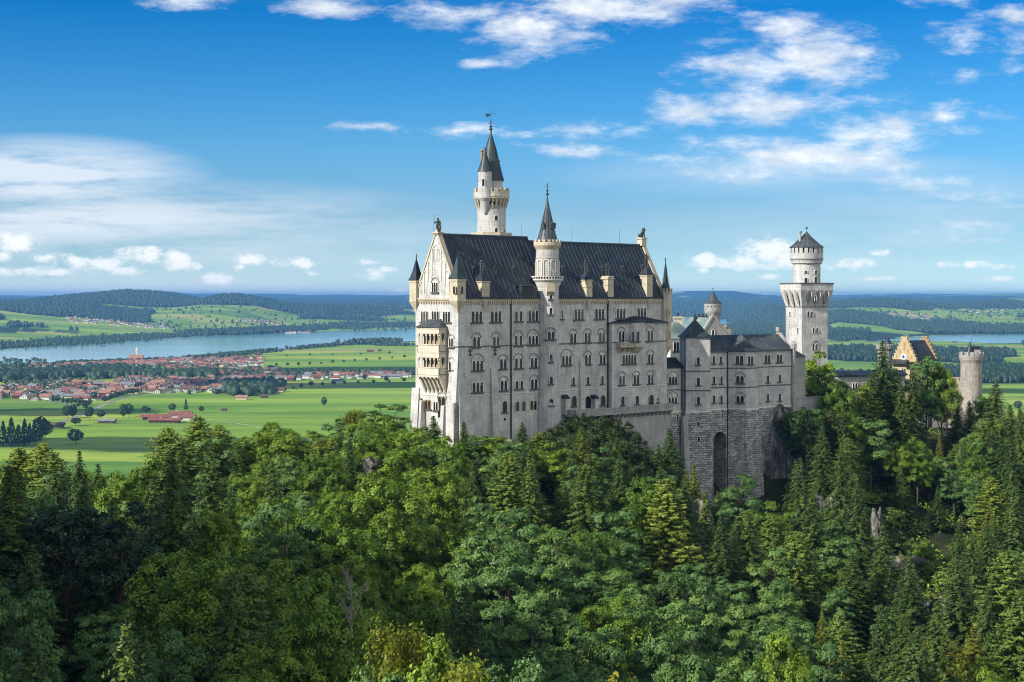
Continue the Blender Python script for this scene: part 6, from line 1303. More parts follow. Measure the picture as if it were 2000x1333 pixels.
# lookout with railing and the visitor
lo = root('lookout_platform', tuple(Pg(1120, 1150, 470)), 'small timber lookout platform with railing below the gatehouse', 'platform')
YL = 470.; gx = Pg(1118, 0, YL).x; zfl = Pg(0, 1172, YL).z; b = MB(); b.prism([(gx-2.2, YL-1.2), (gx+2.2, YL-1.2), (gx+2.2, YL+1.4), (gx-2.2, YL+1.4)], zfl-.25, zfl)
b.build('deck', M['deadwood'], lo); b = MB()
for i in range(9): b.tube((gx-2.15+i*.54, YL-1.15, zfl), (gx-2.15+i*.54, YL-1.15, zfl+1.1), .06, .06, 5)
b.tube((gx-2.2, YL-1.15, zfl+1.1), (gx+2.2, YL-1.15, zfl+1.1), .06, .06, 5); b.tube((gx-2.2, YL-1.15, zfl+.55), (gx+2.2, YL-1.15, zfl+.55), .05, .05, 5); b.build('railing', M['deadwood'], lo)
for sx in (-1.5, 1.5): b = MB(); b.tube((gx+sx, YL-.8, zfl-5), (gx+sx, YL-.8, zfl-.2), .15, .15, 6); b.build('post', M['deadwood'], lo)
px0 = Pg(1138, 0, YL).x; pr = root('person', (px0, YL-.2, zfl), 'visitor in a teal jacket standing at the lookout railing', 'person')
def skin_person(x, y, z, par):
    V = [(0,0,.95),(0,0,1.2),(0,0,1.42),(0,0,1.52),(0,-.02,1.66),(.1,0,.92),(.11,-.02,.5),(.11,.02,.08),(.12,-.14,.04),(-.1,0,.92),(-.11,-.02,.5),(-.11,.02,.08),(-.12,-.14,.04),(.2,0,1.42),(.27,-.03,1.13),(.2,-.25,1.05),(-.2,0,1.42),(-.27,-.03,1.13),(-.2,-.25,1.05)]
    Ed = [(0,1),(1,2),(2,3),(3,4),(0,5),(5,6),(6,7),(7,8),(0,9),(9,10),(10,11),(11,12),(2,13),(13,14),(14,15),(2,16),(16,17),(17,18)]
    R_ = [.15,.14,.16,.06,.11,.1,.07,.05,.04,.1,.07,.05,.04,.07,.05,.035,.07,.05,.035]
    me = bpy.data.meshes.new('body'); me.from_pydata(V, Ed, []); o = bpy.data.objects.new('body', me); C.objects.link(o); o.parent = par
    md = o.modifiers.new('skin', 'SKIN')
    for i, r_ in enumerate(R_): me.skin_vertices[0].data[i].radius = (r_, r_)
    me.skin_vertices[0].data[0].use_root = True; o.modifiers.new('sub', 'SUBSURF').levels = 1
    pm = NT('clothed_figure'); s_ = pm.n('ShaderNodeSeparateXYZ'); pm.l(pm.co('Object'), s_.inputs[0]); pm.col(pm.ramp(s_.outputs[2], [(0, (.03, .03, .04)), (.3, (.03, .03, .05)), (.93, (.03, .04, .06)), (.94, (.02, .22, .24)), (.999, (.02, .22, .24))])); me.materials.append(pm.mat)
    b = MB(); b.ball((x, y-.02, z+1.67), .125, 10, 0, 1.15); b.build('head', plain('skin_and_hair', (.35, .22, .15), .7, .3, 4), par)
if not hasattr(bpy.types.Mesh, 'skin_vertices'): pass
try: skin_person(px0, YL-.2, zfl, pr)
except Exception as ex: print('person', ex)
# ------------------------------------------------------------------ forest trees: a few models of each kind, each at its natural size
def dia(c, nrm, ln, wd, q, jit):                 # leaf sprays: elongated diamonds
    n = len(c); nrm = nrm/np.maximum(np.linalg.norm(nrm, axis=1), 1e-6)[:, None]+q.normal(size=(n, 3))*jit; nrm /= np.linalg.norm(nrm, axis=1)[:, None]
    a = np.cross(nrm, q.normal(size=(n, 3))); a /= np.linalg.norm(a, axis=1)[:, None]; b = np.cross(nrm, a)
    a = a*(ln/2)[:, None]; b = b*(wd/2)[:, None]; return np.stack([c-a, c-b, c+a, c+b], 1).reshape(-1, 3)
def make_broad(seed, hgt=20., r=5.2, zc=12.2, rz=7.6, lobes=26, sub=17, per=44, leaf=.36, upc=.3, spiky=0.0):
    q = np.random.RandomState(seed); V = []; tb = MB()
    d = q.normal(size=(lobes, 3)); d[:, 2] = d[:, 2]*.9+.25; d /= np.linalg.norm(d, axis=1)[:, None]
    fi = np.arange(lobes)+.5; ph = np.arccos(1-1.72*fi/lobes); th = math.pi*(1+5**.5)*fi+q.rand(lobes)*.8
    d = np.stack([np.cos(th)*np.sin(ph), np.sin(th)*np.sin(ph), np.cos(ph)], 1)
    rad = .55+.38*q.rand(lobes); cen = d*rad[:, None]*np.array([r, r, rz])+np.array([0, 0, zc])
    cen = np.concatenate([cen, q.normal(size=(5, 3))*np.array([r*.2, r*.2, rz*.3])+np.array([0, 0, zc])])
    tb.tube((0, 0, -1), (.1, 0, zc*.55), .33, .24, 8); tb.tube((.1, 0, zc*.55), (0, .1, zc+rz*.6), .24, .07, 7)
    for c in cen:
        lr = r*(.26+.20*q.rand())*(1.12-.35*abs(c[2]-zc)/rz); k = sub
        sd = q.normal(size=(k, 3)); sd[:, 2] = np.abs(sd[:, 2])*.95-.12; sd /= np.linalg.norm(sd, axis=1)[:, None]
        sc_ = c+sd*lr*(.65+.4*q.rand(k))[:, None]*np.array([1, 1, .85])
        if spiky: sc_[:, 2] += spiky*q.rand(k)
        pts = np.repeat(sc_, per, 0)+q.normal(size=(k*per, 3))*np.array([.32, .32, .20+spiky*.2])*lr/2
        out = pts-c; out /= np.linalg.norm(out, axis=1)[:, None]; nr = out*.7+np.array([0, 0, upc])+0*out
        s = leaf*(.5+.9*q.rand(len(pts))); V.append(dia(pts, nr, s, s*.6, q, .30))
        if q.rand() < .6: b0 = Vector((.05, 0, min(c[2]-1.0, zc+rz*.2)*(.72+.22*q.rand()))); tb.tube(b0, Vector(c), .11, .035, 5)
    V = np.concatenate(V); return leafmesh('crown', V, None), tb
def make_conifer(seed, hgt=22., r=3.3, dens=1.0, droop=.30, zb=2.0, lsz=.50, lift=0.0, step=.40, nb=8, irr=.25, pw=.75):
    q = np.random.RandomState(seed); P = []; N = []; Ls = []; tb = MB(); tb.tube((0, 0, -1), (0, 0, hgt*.6), .27, .15, 7); tb.tube((0, 0, hgt*.6), (0, 0, hgt), .15, .02, 6)
    z = zb; sect = q.rand(40)
    while z < hgt-.15:
        f = (z-zb)/(hgt-zb); R = (r*(1-f)**pw+.12)*(1-.22*(f < .08)); n = max(4, int(nb*(.7+.5*(1-f)))); a0 = q.rand()*6.28
        for i in range(n):
            a = a0+i*6.283/n+q.normal()*.16; Rb = R*(1-irr+2*irr*q.rand())*(.85+.3*math.sin(a*2+seed+z*.35)*.5)
            m = max(2, int(Rb/.21*dens)); t = (np.arange(m)+q.rand(m))/m*.92+.08
            px_ = np.cos(a)*t*Rb; py_ = np.sin(a)*t*Rb; pz = z+lift*t*Rb-droop*Rb*t**1.3+.10*Rb*np.maximum(t-.75, 0)*3+q.normal(size=m)*.05
            side = np.array([-np.sin(a), np.cos(a), 0]); w = (.30*Rb**.5)*(1-t*.75)+.07
            for s_ in (-1, 1, 0):
                c = np.stack([px_, py_, pz], 1)+side[None]*(s_*w*(.3+.6*q.rand(m)))[:, None]; c[:, 2] -= (.06 if s_ else .16)*(.5+q.rand(m))
                P.append(c); N.append(np.tile(np.array([np.cos(a)*.45, np.sin(a)*.45, .85 if s_ else .2]), (m, 1))); Ls.append(lsz*(.6+.6*q.rand(m))*(1-.25*f))
            if i % 3 == 0 and R > .6: tb.tube((0, 0, z), (np.cos(a)*Rb*.8, np.sin(a)*Rb*.8, z+lift*.8*Rb-droop*Rb*.75), .035, .012, 3)
        z += step*(.75+.5*q.rand())
    P = np.concatenate(P); N = np.concatenate(N); Ls = np.concatenate(Ls); return leafmesh('crown', dia(P, N, Ls, Ls*.42, q, .35), None), tb
KINDS = {}
def reg(kind, made, mat, bark, hgt, wid):
    me, tb = made; me.materials.clear(); me.materials.append(M[mat]); o = tb.build('tmp', M[bark]); tm = o.data; bpy.data.objects.remove(o); KINDS.setdefault(kind, []).append((me, tm, hgt, wid))
for k in range(4): reg('beech', make_broad(100+k, r=4.4+.3*k, rz=7.8-.3*k, lobes=22+2*k, per=54, leaf=.33, upc=.3, spiky=.5), 'beech', 'bark', 20, 9)
for k in range(4): reg('maple', make_broad(200+k, r=3.9+.3*k, rz=7.8, lobes=14+2*k, sub=24, per=58, leaf=.31, upc=.2), 'maple', 'bark', 20, 8)
for k in range(2): reg('yellow', make_broad(300+k, r=4.2, rz=7.4, lobes=22, sub=20, per=44, leaf=.34, upc=.4, spiky=1.3), 'yleaf', 'bark', 20, 9)
for k in range(2): reg('spruce', make_conifer(410+k, 22, 3.6+.7*k, 1.15, .42, 2.0+1.5*k, .50, 0, .36, 9, .42, .70+.1*k), 'spruce', 'bark', 22, 8.5)
for k in range(4): reg('spruce', make_conifer(400+k, 22, 4.0+.4*k, 1.15, .34, 1.5, .55, 0, .36, 9), 'spruce', 'bark', 22, 8.5)
for k in range(2): reg('golden', make_conifer(450+k, 22, 3.6, 1.05, .34, 1.5, .52, 0, .38, 9), 'golden', 'bark', 22, 7)
for k in range(3): reg('larch', make_conifer(500+k, 22, 5.0+.4*k, 1.5, .12, 2.0, .58, .10, .33, 11, .35, .52), 'larch', 'bark', 22, 9.5)
reg('pine', make_broad(600, r=5.4, rz=5.0, zc=14.5, lobes=15, sub=13, per=44, leaf=.40, upc=1.4), 'pine', 'redbark', 20, 11)
reg('pine', make_broad(601, r=4.8, rz=5.6, zc=14, lobes=13, sub=12, per=44, leaf=.40, upc=1.4), 'pine', 'redbark', 20, 10)
for k in range(2): reg('bush', make_broad(700+k, r=6.4, rz=5.2, zc=4.5, lobes=18, sub=14, per=34, leaf=.42, upc=.4), 'shrub', 'bark', 10, 12)
for k in range(1): reg('bush', make_broad(710+k, r=6.4, rz=5.2, zc=4.5, lobes=18, sub=14, per=34, leaf=.42, upc=.4), 'shrub', 'bark', 10, 12)
for k in range(2): reg('brush', make_broad(720+k, r=6.0, rz=5.2, zc=4.5, lobes=16, sub=12, per=26, leaf=.62, upc=.4), 'larch', 'bark', 10, 12)
NAME = {'brush': 'bush', 'beech': 'beech_tree', 'maple': 'maple_tree', 'yellow': 'yellow_leaved_tree', 'spruce': 'spruce_tree', 'golden': 'golden_conifer_tree', 'larch': 'larch_tree', 'pine': 'pine_tree', 'bush': 'bush'}
DESC = {'brush': 'low pale green bush', 'beech': 'yellow-green leafy tree', 'maple': 'blue-green leafy tree', 'yellow': 'yellow leafy tree', 'spruce': 'dark spruce', 'golden': 'golden-green conifer', 'larch': 'feathery pale larch', 'pine': 'broad dark reddish-trunked pine', 'bush': 'low round bush'}
TREES = []
def add_tree(px, pyt, Y, kind, wid=None, lab=None, base=None, v=None):
    t = pt(px, pyt, Y); g = gh(t.x, Y)-.4 if base is None else base; h = t.z-g
    if h < 4: g = t.z-4.5; h = 4.5
    TREES.append(dict(x=t.x, y=Y, z=g, h=h, kind=kind, wid=wid, lab=lab, px=px, py=pyt, v=v))
HAND = [(40,872,300,'larch',None,'feathery larch tip at the far left edge of the skyline'),(78,862,296,'larch',None,'broad pale larch before the left meadow grove'),(104,882,290,'larch',None,'smaller pale larch just left of the slim spruce'),(156,878,250,'spruce',5,'slim dark spruce standing alone against the lower meadow'),(188,905,255,'spruce',5,'short spruce just right of the slim dark spruce'),(225,918,250,'beech',8,'low yellow-green tree where the meadow dips lowest'),
 (292,890,280,'beech',9,'small leafy tree left of the first larch cluster'),(330,833,305,'larch',8,'tall pale larch right of the meadow dip'),(352,858,290,'larch',9,'larch in front of the tall pair at left centre'),(386,812,312,'larch',7.5,'tallest pointed larch below the farmstead'),(433,828,318,'larch',7,'narrow larch between farmstead larch and rounded crowns'),(412,846,300,'maple',9,'round crown between the two pointed larches'),(478,850,325,'beech',9,'leafy crown right of the pointed larches'),
 (508,838,330,'beech',9,'yellowish rounded crown below the lone field hut'),(546,822,322,'beech',11,'big dense crown highest between larches and castle bushes'),(596,846,325,'beech',10,'leafy crown right of the big dense crown'),(645,840,335,'maple',10,'grey-green crown midway between larches and castle'),(692,797,345,'yellow',8,'yellow-topped crown left of the big round crown by the castle'),(668,815,342,'maple',9,'grey-green crown left of the yellow-topped one'),(755,785,342,'maple',11,'big dark round crown nearest the castle at left'),(728,812,335,'beech',10,'leafy crown under the big dark round crown'),
 (795,835,330,'beech',9,'crown close to the left corner of the castle'),(848,812,316,'spruce',6,'spruce in front of the sunlit west gable'),(818,830,322,'beech',8,'leafy tree left of the spruce at the west gable'),(868,850,308,'beech',9,'leafy tree right of the spruce at the west gable'),(905,822,318,'spruce',4.5,'thin dark spruce before the castle corner'),(842,905,270,'beech',10,'yellow-green crown below the castle corner'),(790,860,300,'beech',11,'sunny crown beside the grey boulder'),(700,862,310,'beech',10,'sunny crown left of the grey boulder'),
 (940,846,325,'maple',7,'small tree right of the castle corner'),(972,850,322,'beech',7,'leafy tree under the long front near the corner'),(1019,824,330,'spruce',5.5,'spruce before the long front left of the stair tower'),(1052,843,326,'larch',6,'pale conifer below the foot of the stair tower'),(998,856,315,'maple',7,'leafy tree between two conifers below the long front'),(1085,868,318,'beech',8,'leafy tree right of the pale conifer'),(1137,832,318,'golden',5.5,'golden conifer glowing below the terrace'),(1180,870,325,'maple',7,'leafy tree right of the golden conifer'),(1205,855,330,'spruce',5,'dark conifer below the terrace'),
 (1310,836,352,'spruce',6,'dark spruce against the rough stone base'),(1286,868,345,'spruce',5.5,'darker spruce left of the one on the stone base'),(1340,915,330,'spruce',5,'spruce under the buttress of the square block'),(1362,905,322,'golden',5,'golden conifer left of the tall dark arch'),(1450,922,345,'maple',8.5,'light leafy tree in front of the stone base'),(1415,985,320,'maple',8,'leafy tree below the tall dark arch'),(1500,985,330,'beech',9,'yellow-green tree under the dark cliff'),
 (1597,690,415,'beech',10,'large leafy tree at the foot of the square tower'),(1640,742,405,'beech',8,'yellow-green tree right of the large one by the square tower'),(1570,790,392,'maple',8,'leafy tree hanging over the dark cliff'),(1725,662,432,'spruce',9,'tallest spruce at right in front of the gatehouse'),(1760,745,425,'spruce',7,'spruce just right of the tallest spruce'),(1688,745,425,'larch',6,'light conifer left of the tallest spruce'),(1808,688,440,'maple',10,'tall round tree in front of the gatehouse roof'),(1840,700,442,'beech',8,'right half of the tall crown before the gatehouse'),(1868,775,445,'spruce',6,'dark tree left of the round gate tower'),
 (1945,740,440,'spruce',7,'spruce right of the round gate tower'),(1975,790,420,'spruce',7,'spruce near the right edge beside the fields'),(1920,815,420,'larch',7,'pale tree below the round gate tower'),(1995,800,400,'spruce',6,'dark spruce cut by the right edge'),(1900,850,405,'maple',8,'leafy tree below the lookout platform'),(1662,752,418,'spruce',7,'dark spruce between the large leafy tree and the tallest spruce'),(1706,722,428,'spruce',6,'spruce leaning close on the left of the tallest spruce'),(1782,726,432,'spruce',6,'spruce left of the tall round gatehouse tree'),(1742,705,435,'maple',6,'leafy top right beside the tallest spruce'),(1622,722,410,'maple',8,'leafy crown overlapping the large tree by the square tower'),(1655,800,400,'beech',9,'bright crown under the low grey building'),(1610,800,398,'spruce',7,'spruce below the foot of the square tower'),(1700,810,400,'maple',9,'leafy tree below the tallest spruce'),(1896,782,462,'spruce',6,'spruce standing before the foot of the grey round tower'),(1924,772,468,'beech',7,'leafy crown covering the right foot of the grey round tower'),(1960,850,400,'spruce',7,'spruce below the fields at the right edge'),
 (344,884,205,'spruce',8,'tall thin spruce with visible trunk in the left forest'),(130,965,190,'pine',13,'dark pine with reddish trunk in the left forest'),(230,985,185,'pine',11,'second dark pine right of the reddish-trunked one'),(25,905,190,'spruce',9,'big dark spruce filling the left edge'),(30,1120,150,'maple',7,'pale blue-green leafy shrub top in the lower left corner'),(640,1100,165,'beech',9,'sunlit crown top standing out of the shaded forest'),(245,1205,112,'spruce',6,'young spruce at the bottom left'),
 (775,1195,140,'yellow',7,'bright yellow crown at the bottom left of centre'),(835,1215,138,'beech',6,'yellow-green crown right of the bright yellow one'),(745,1260,130,'maple',6,'grey-green crown under the bright yellow one'),(890,1270,128,'yellow',4,'small yellow branch top at the bottom'),(960,1235,140,'maple',8,'blue-green crown at the bottom centre'),(1190,1312,135,'yellow',4,'small bright yellow-green top at the bottom edge'),
 (1720,1075,290,'spruce',9,'tall sunlit spruce on the right slope'),(1662,1078,285,'spruce',8,'left twin of the tall sunlit spruces on the slope'),(1780,1115,275,'spruce',8,'sunlit spruce right of the twin spruces'),(1930,985,330,'golden',7,'golden spruce high on the right slope'),(1985,970,330,'spruce',6,'slim spruce at the right edge of the slope'),(1525,1222,205,'beech',8,'bright green pointed crown at the bottom right of centre'),(1350,1290,190,'maple',9,'round grey-green crown at the bottom'),
 (1845,1235,240,'yellow',9,'yellow-green tree at the bottom right'),(1905,1225,245,'golden',6,'golden conifer at the bottom right'),(1920,1300,220,'beech',6,'yellow-green tree cut by the bottom right edge'),(1620,1240,215,'maple',7,'grey-green tree left of the bottom right conifers')]
for r_ in HAND: add_tree(*r_)
# canopy skyline in the photograph: no filler tree may rise above it
SKL = [(-200,900),(0,892),(60,885),(130,902),(155,915),(200,925),(285,930),(300,895),(345,865),(400,850),(480,862),(540,850),(600,858),(650,848),(700,828),(760,815),(800,842),(830,850),(850,862),(885,880),(900,905),(930,880),(960,862),(1040,855),(1060,870),(1090,880),(1250,885),(1290,895),(1330,930),(1400,960),(1430,945),(1500,985),(1545,985),(1562,850),(1575,762),(1640,748),(1700,735),(1760,752),(1780,800),(1800,845),(1855,848),(1868,850),(1890,862),(1935,815),(1960,775),(2000,790),(2300,820)]
skx = [a for a, _ in SKL]; sky_ = [b for _, b in SKL]
pal_poly = lambda x, y: (lambda v: -3.5 < v.dot(S.e) < L+2 and -GW-4 < v.dot(S.n) < 6.5)(Vector((x, y, 0))-S.p)
an_poly = lambda x, y: (lambda v: -8 < v.dot(A.e) < uE+14 and -34 < v.dot(A.n) < 7)(Vector((x, y, 0))-A.p)
sq_poly = lambda x, y: abs(x-rx) < 9 and abs(y-ry) < 9
gt_poly = lambda x, y: (lambda v: -3 < v.dot(GF.e) < 15.5 and -14 < v.dot(GF.n) < 4.5)(Vector((x, y, 0))-GF.p) or (abs(x-gw.location.x) < 4.5 and abs(y-YT) < 5) or (lambda v: -1 < v.dot(CF.e) < 23 and -8 < v.dot(CF.n) < 2)(Vector((x, y, 0))-CF.p) or (abs(x-gx) < 4 and YL-14 < y < YL+4)
q = random.Random(5); y = 84.
cell = 8.6
cand = []
while y < 470:
    hw = .32*y+20; x = -hw
    while x < hw:
        X, Y = x+q.uniform(-3.2, 3.2), y+q.uniform(-3.2, 3.2); cand.append((X, Y)); x += cell
    y += cell*.92
nfill = 0
for X, Y in cand:
    if pal_poly(X, Y) or an_poly(X, Y) or sq_poly(X, Y) or gt_poly(X, Y): continue
    px = px_of(X, Y); g = gh(X, Y)-.4
    if px < 1060 and Y > 345 or (px < 640 and Y > 325): continue
    if 1060 <= px < 1560 and Y > 372: continue
    w_ = fbm(np.array([X/30+3]), np.array([Y/30+8]), 3)[0]; w2 = fbm(np.array([X/55+13]), np.array([Y/55+1]), 2)[0]; rr_ = q.random()
    if px > 900 and Y > 282 and px < 1560: pr_ = [('spruce', .66), ('maple', .12), ('beech', .12), ('larch', .10)]
    elif px > 1560: pr_ = [('spruce', .46), ('maple', .18), ('beech', .18), ('larch', .08), ('golden', .02), ('spruce', .08)]
    elif 900 < px <= 1560: pr_ = [('maple', .80), ('beech', .13), ('spruce', .05), ('larch', .02)]
    elif Y > 290: pr_ = [('spruce', .24), ('beech', .36), ('maple', .25), ('larch', .15)]
    elif px < 330: pr_ = [('spruce', .45), ('pine', .14), ('beech', .18), ('maple', .23)]
    else: pr_ = [('beech', .64), ('maple', .16), ('spruce', .16), ('larch', .04)]
    kind = 'beech'
    for k_, p_ in pr_:
        if rr_ < p_: kind = k_; break
        rr_ -= p_
    h = q.uniform(12.5, 22.5)+(w_-.5)*14+(3.5 if kind in ('spruce', 'larch') else 0)
    if px > 1560 and kind in ('maple', 'beech'): h *= .8
    # open sunny rock slope at right keeps only low growth
    slope_open = 1680 < px < 1900 and 300 < Y < 395
    if slope_open and q.random() < .25: continue
    brush = slope_open and q.random() < .72
    if brush: kind = 'brush'; h = q.uniform(3.0, 5.5)
    elif slope_open: h *= .6
    lim = float(np.interp(px, skx, sky_)); top = H-(lim-HZ)*Y/F
    if pal_poly(X, Y-9) or an_poly(X, Y-9): h = min(h, 12)
    h = min(h, top-g-q.uniform(0, 2.0))
    if h < (2.5 if brush else 7): continue
    if any((t['x']-X)**2+(t['y']-Y)**2 < 3.6**2 for t in TREES[:len(HAND)]): continue
    TREES.append(dict(x=X, y=Y, z=g, h=h, kind=kind, wid=None, lab=None, px=px, py=py_of(Y, g+h), v=None)); nfill += 1
# shrub mound in front of the terrace and bushes along the castle foot
BUSH = [(1095,838,338),(1118,822,343),(1145,812,346),(1172,815,348),(1198,822,350),(1222,842,350),(1160,840,338),(1120,850,332),(1195,850,340),(1240,872,350),(1075,862,330),(1100,872,325),(955,870,322),(1000,880,318),(925,890,318),(1270,905,348),(1235,900,338),(1580,840,388),(1560,800,392),(1620,800,398),(830,880,305),(760,880,315)]
for i, (px, py, Y) in enumerate(BUSH):
    t = pt(px, py, Y); TREES.append(dict(x=t.x, y=Y, z=t.z-8.5, h=9.0, kind='bush', wid=9.5, lab=None, px=px, py=py, v=i % 2))
# automatic labels: region by landmark, then order from the left among its like
def region(px, py):
    if py < 960:
        return 'on the far left skyline' if px < 280 else 'on the skyline below farmstead' if px < 520 else 'on the skyline left of the castle' if px < 800 else 'at the foot of the west gable' if px < 920 else 'below the long front' if px < 1080 else 'below the terrace' if px < 1280 else 'at the rough stone base' if px < 1560 else 'on the spur under the square tower' if px < 1700 else 'around the gatehouse' if px < 1880 else 'on the crest by the right edge'
    c = 'left' if px < 330 else 'left-centre' if px < 660 else 'centre-left' if px < 940 else 'centre' if px < 1250 else 'centre-right' if px < 1500 else 'right-hand' if px < 1760 else 'far right'
    r_ = 'upper' if py < 1060 else 'middle' if py < 1190 else 'lower'
    return f'in {r_} {c} forest'
ORD = ['leftmost', 'second', 'third', 'fourth', 'fifth', 'sixth', 'seventh', 'eighth', 'ninth', 'tenth', 'eleventh', 'twelfth', 'thirteenth', 'fourteenth', 'fifteenth', 'sixteenth']
grp = {}
for t in TREES:
    if t['lab'] is None: grp.setdefault((t['kind'], region(t['px'], t['py'])), []).append(t)
for (k_, rg), lst in grp.items():
    lst.sort(key=lambda t: t['px'])
    for i, t in enumerate(lst):
        w = f', {ORD[i]} of its kind from left' if 0 < i < 16 else (', leftmost of its kind' if i == 0 and len(lst) > 1 else '')
        t['lab'] = DESC[k_]+' '+rg+w; t['grp'] = DESC[k_]+'s '+rg
cnt_ = {}
for t in TREES:
    vs_ = KINDS[t['kind']]; v = t['v'] if t['v'] is not None else q.randrange(len(vs_)); cm, tm, hh, ww = vs_[v % len(vs_)]
    s = t['h']/hh; sx_ = (t['wid']/ww*(1.5 if t['kind'] in ('spruce', 'golden', 'larch') else 1) if t['wid'] else min(max(s, .62), 1.2)*q.uniform(.85, 1.1))*(1.35 if t['kind'] in ('spruce', 'golden', 'larch') else 1)
    sx_ = max(min(sx_, s*2.0), s*.5)
    nm = NAME[t['kind']]; r = empty(nm, (t['x'], t['y'], t['z']), t['lab'], 'bush' if t['kind'] in ('bush', 'brush') else 'tree', t.get('grp')); r.rotation_euler = (q.uniform(-.03, .03), q.uniform(-.03, .03), q.uniform(0, 6.28)); r.scale = (sx_, sx_, s)
    for n_, me in (('trunk', tm), ('crown', cm)):
        o = bpy.data.objects.new(n_, me); C.objects.link(o); o.parent = r
print('TREES', len(TREES), nfill, {k: sum(1 for t in TREES if t['kind'] == k) for k in KINDS})
# bare dead trees
def dead(px, pyt, Y, h, lab, lean=0, seed=1):
    t = pt(px, pyt, Y); r = root('dead_tree', (t.x, Y, t.z-h), lab, 'tree'); q = random.Random(seed); b = MB()
    def br(p, d, ln, rad, lv):
        n = 4; cur = Vector(p)
        for i in range(n):
            d2 = (d+Vector((q.uniform(-.25, .25), q.uniform(-.25, .25), q.uniform(-.1, .2)))).normalized(); nx_ = cur+d2*ln/n; b.tube(cur, nx_, rad*(1-i/n*.6), rad*(1-(i+1)/n*.6), 5); cur = nx_; d = d2
            if lv > 0:
                for _ in range(2+lv): br(cur, (d+Vector((q.uniform(-1, 1), q.uniform(-1, 1), q.uniform(-.3, .6)))).normalized(), ln*q.uniform(.3, .5), rad*.45, lv-1)
    br((t.x, Y, t.z-h), Vector((lean, 0, 1)).normalized(), h*.9, .09, 2); b.build('trunk', M['deadwood'], r)
dead(688, 1140, 150, 5, 'bare grey dead tree beside the bright yellow crown', 0, 3)
dead(1340, 1010, 300, 8, 'thin bare tree below the stone base', .1, 8)
# undergrowth over the hillside
q = np.random.RandomState(77); n = 46000; Yv = np.sqrt(84**2+(470**2-84**2)*q.rand(n)); Xv = (q.rand(n)-.5)*2*(.32*Yv+20)
pxv = 1000+F*Xv/Yv; ok = ~((pxv < 1060) & (Yv > 345)) & ~((pxv >= 1060) & (pxv < 1560) & (Yv > 378)); ok &= ~np.array([pal_poly(a, b_) or an_poly(a, b_) or sq_poly(a, b_) or gt_poly(a, b_) for a, b_ in zip(Xv, Yv)]); Xv, Yv = Xv[ok], Yv[ok]
cl = fbm(Xv/7, Yv/7, 3); ok = cl > np.where(Yv < 290, .52, .42); Xv, Yv, cl = Xv[ok], Yv[ok], cl[ok]; Zv = near_h(Xv, Yv)
rep = 3; c = np.repeat(np.stack([Xv, Yv, Zv], 1), rep, 0)+q.normal(size=(len(Xv)*rep, 3))*np.array([.5, .5, 0]); c[:, 2] += np.repeat((cl-.40)*7, rep)*q.rand(len(c))
s = .5+.5*q.rand(len(c)); me = leafmesh('undergrowth', dia(c, np.tile(np.array([0, -.3, 1.]), (len(c), 1)), s, s*.6, q, .6), M['beech']); o = bpy.data.objects.new('undergrowth', me); C.objects.link(o); tag(o, 'shrubs and ground plants covering the wooded slope', 'undergrowth', None, 'stuff')

# ------------------------------------------------------------------ rocks
def m_rock(name, c1, c2, c3):
    m = NT(name); n = m.noise(m.pos((1, 1, .22)), .30, 9, .74, .5); n2 = m.noise(m.pos((1, 1, .3)), 1.1, 6, .7)
    c = m.ramp(n, [(.40, c1), (.53, c2), (.63, c3)]); c = m.mix(1, c, m.ramp(n2, [(.3, (.45, .45, .45)), (.7, (1.4, 1.4, 1.4))]), 'MULTIPLY')
    ge = m.n('ShaderNodeNewGeometry'); sx = m.n('ShaderNodeSeparateXYZ'); m.l(ge.outputs['Normal'], sx.inputs[0]); mr = m.n('ShaderNodeMapRange'); mr.inputs['From Min'].default_value = .62; mr.inputs['From Max'].default_value = .8; m.l(sx.outputs[2], mr.inputs['Value'])
    c = m.mix(mr.outputs[0], c, (.09, .10, .03)); m.col(c); m.rough(.95); m.bump(n2, 1.0, .5); return m.mat
M['darkrock'] = m_rock('dark_wet_rock', (.035, .035, .035), (.20, .19, .18), (.60, .57, .53)); M['crag'] = m_rock('shaded_crag', (.02, .02, .02), (.075, .072, .066), (.17, .165, .15)); M['palerock'] = m_rock('pale_rock', (.07, .07, .055), (.18, .175, .15), (.32, .31, .28))
def rock(name, cx, cy, cz, rx_, ry_, rz_, seed, mat, lab=None, cat=None, kind=None, n=40, amp=.5, face=None):
    u = np.linspace(0, 2*math.pi, n*2+1)[:-1]; v = np.linspace(.02, math.pi-.02, n); U, Vv = np.meshgrid(u, v); dx, dy, dz = np.sin(Vv)*np.cos(U), np.sin(Vv)*np.sin(U), np.cos(Vv)
    p = 3.2; k = (np.abs(dx)**p+np.abs(dy)**p+np.abs(dz)**p)**(-1/p); X, Y, Z = dx*k, dy*k, dz*k
    f = 1+amp*(fbm(X*2.2+seed+Z*1.3, Y*2.2+Z*2.1+seed*.7, 4)-.5)*1.0+amp*.35*(np.abs(fbm(X*7+seed, Z*5+Y*6, 3)-.5))
    P = np.stack([cx+X*rx_*f, cy+Y*ry_*f, cz+Z*rz_*f], 2).reshape(-1, 3); m2 = 2*n; i = (np.arange(n-1)[:, None]*m2+np.arange(m2)[None]).ravel(); j = (np.arange(n-1)[:, None]*m2+(np.arange(m2)+1)[None] % m2).ravel()
    Q = np.stack([i, i+m2, j+m2, j], 1); me = mesh_np(name, P, Q, [M[mat]]); o = bpy.data.objects.new(name, me); C.objects.link(o); return tag(o, lab, cat, None, kind)
cq = A.w(uE-1.4, -3.0, 0); rock('cliff', cq.x, cq.y, 137.5, 9.6, 7.2, 25.6, 3, 'darkrock', 'dark streaked rock cliff under the end of the side wing', 'cliff', None, 60, .42)
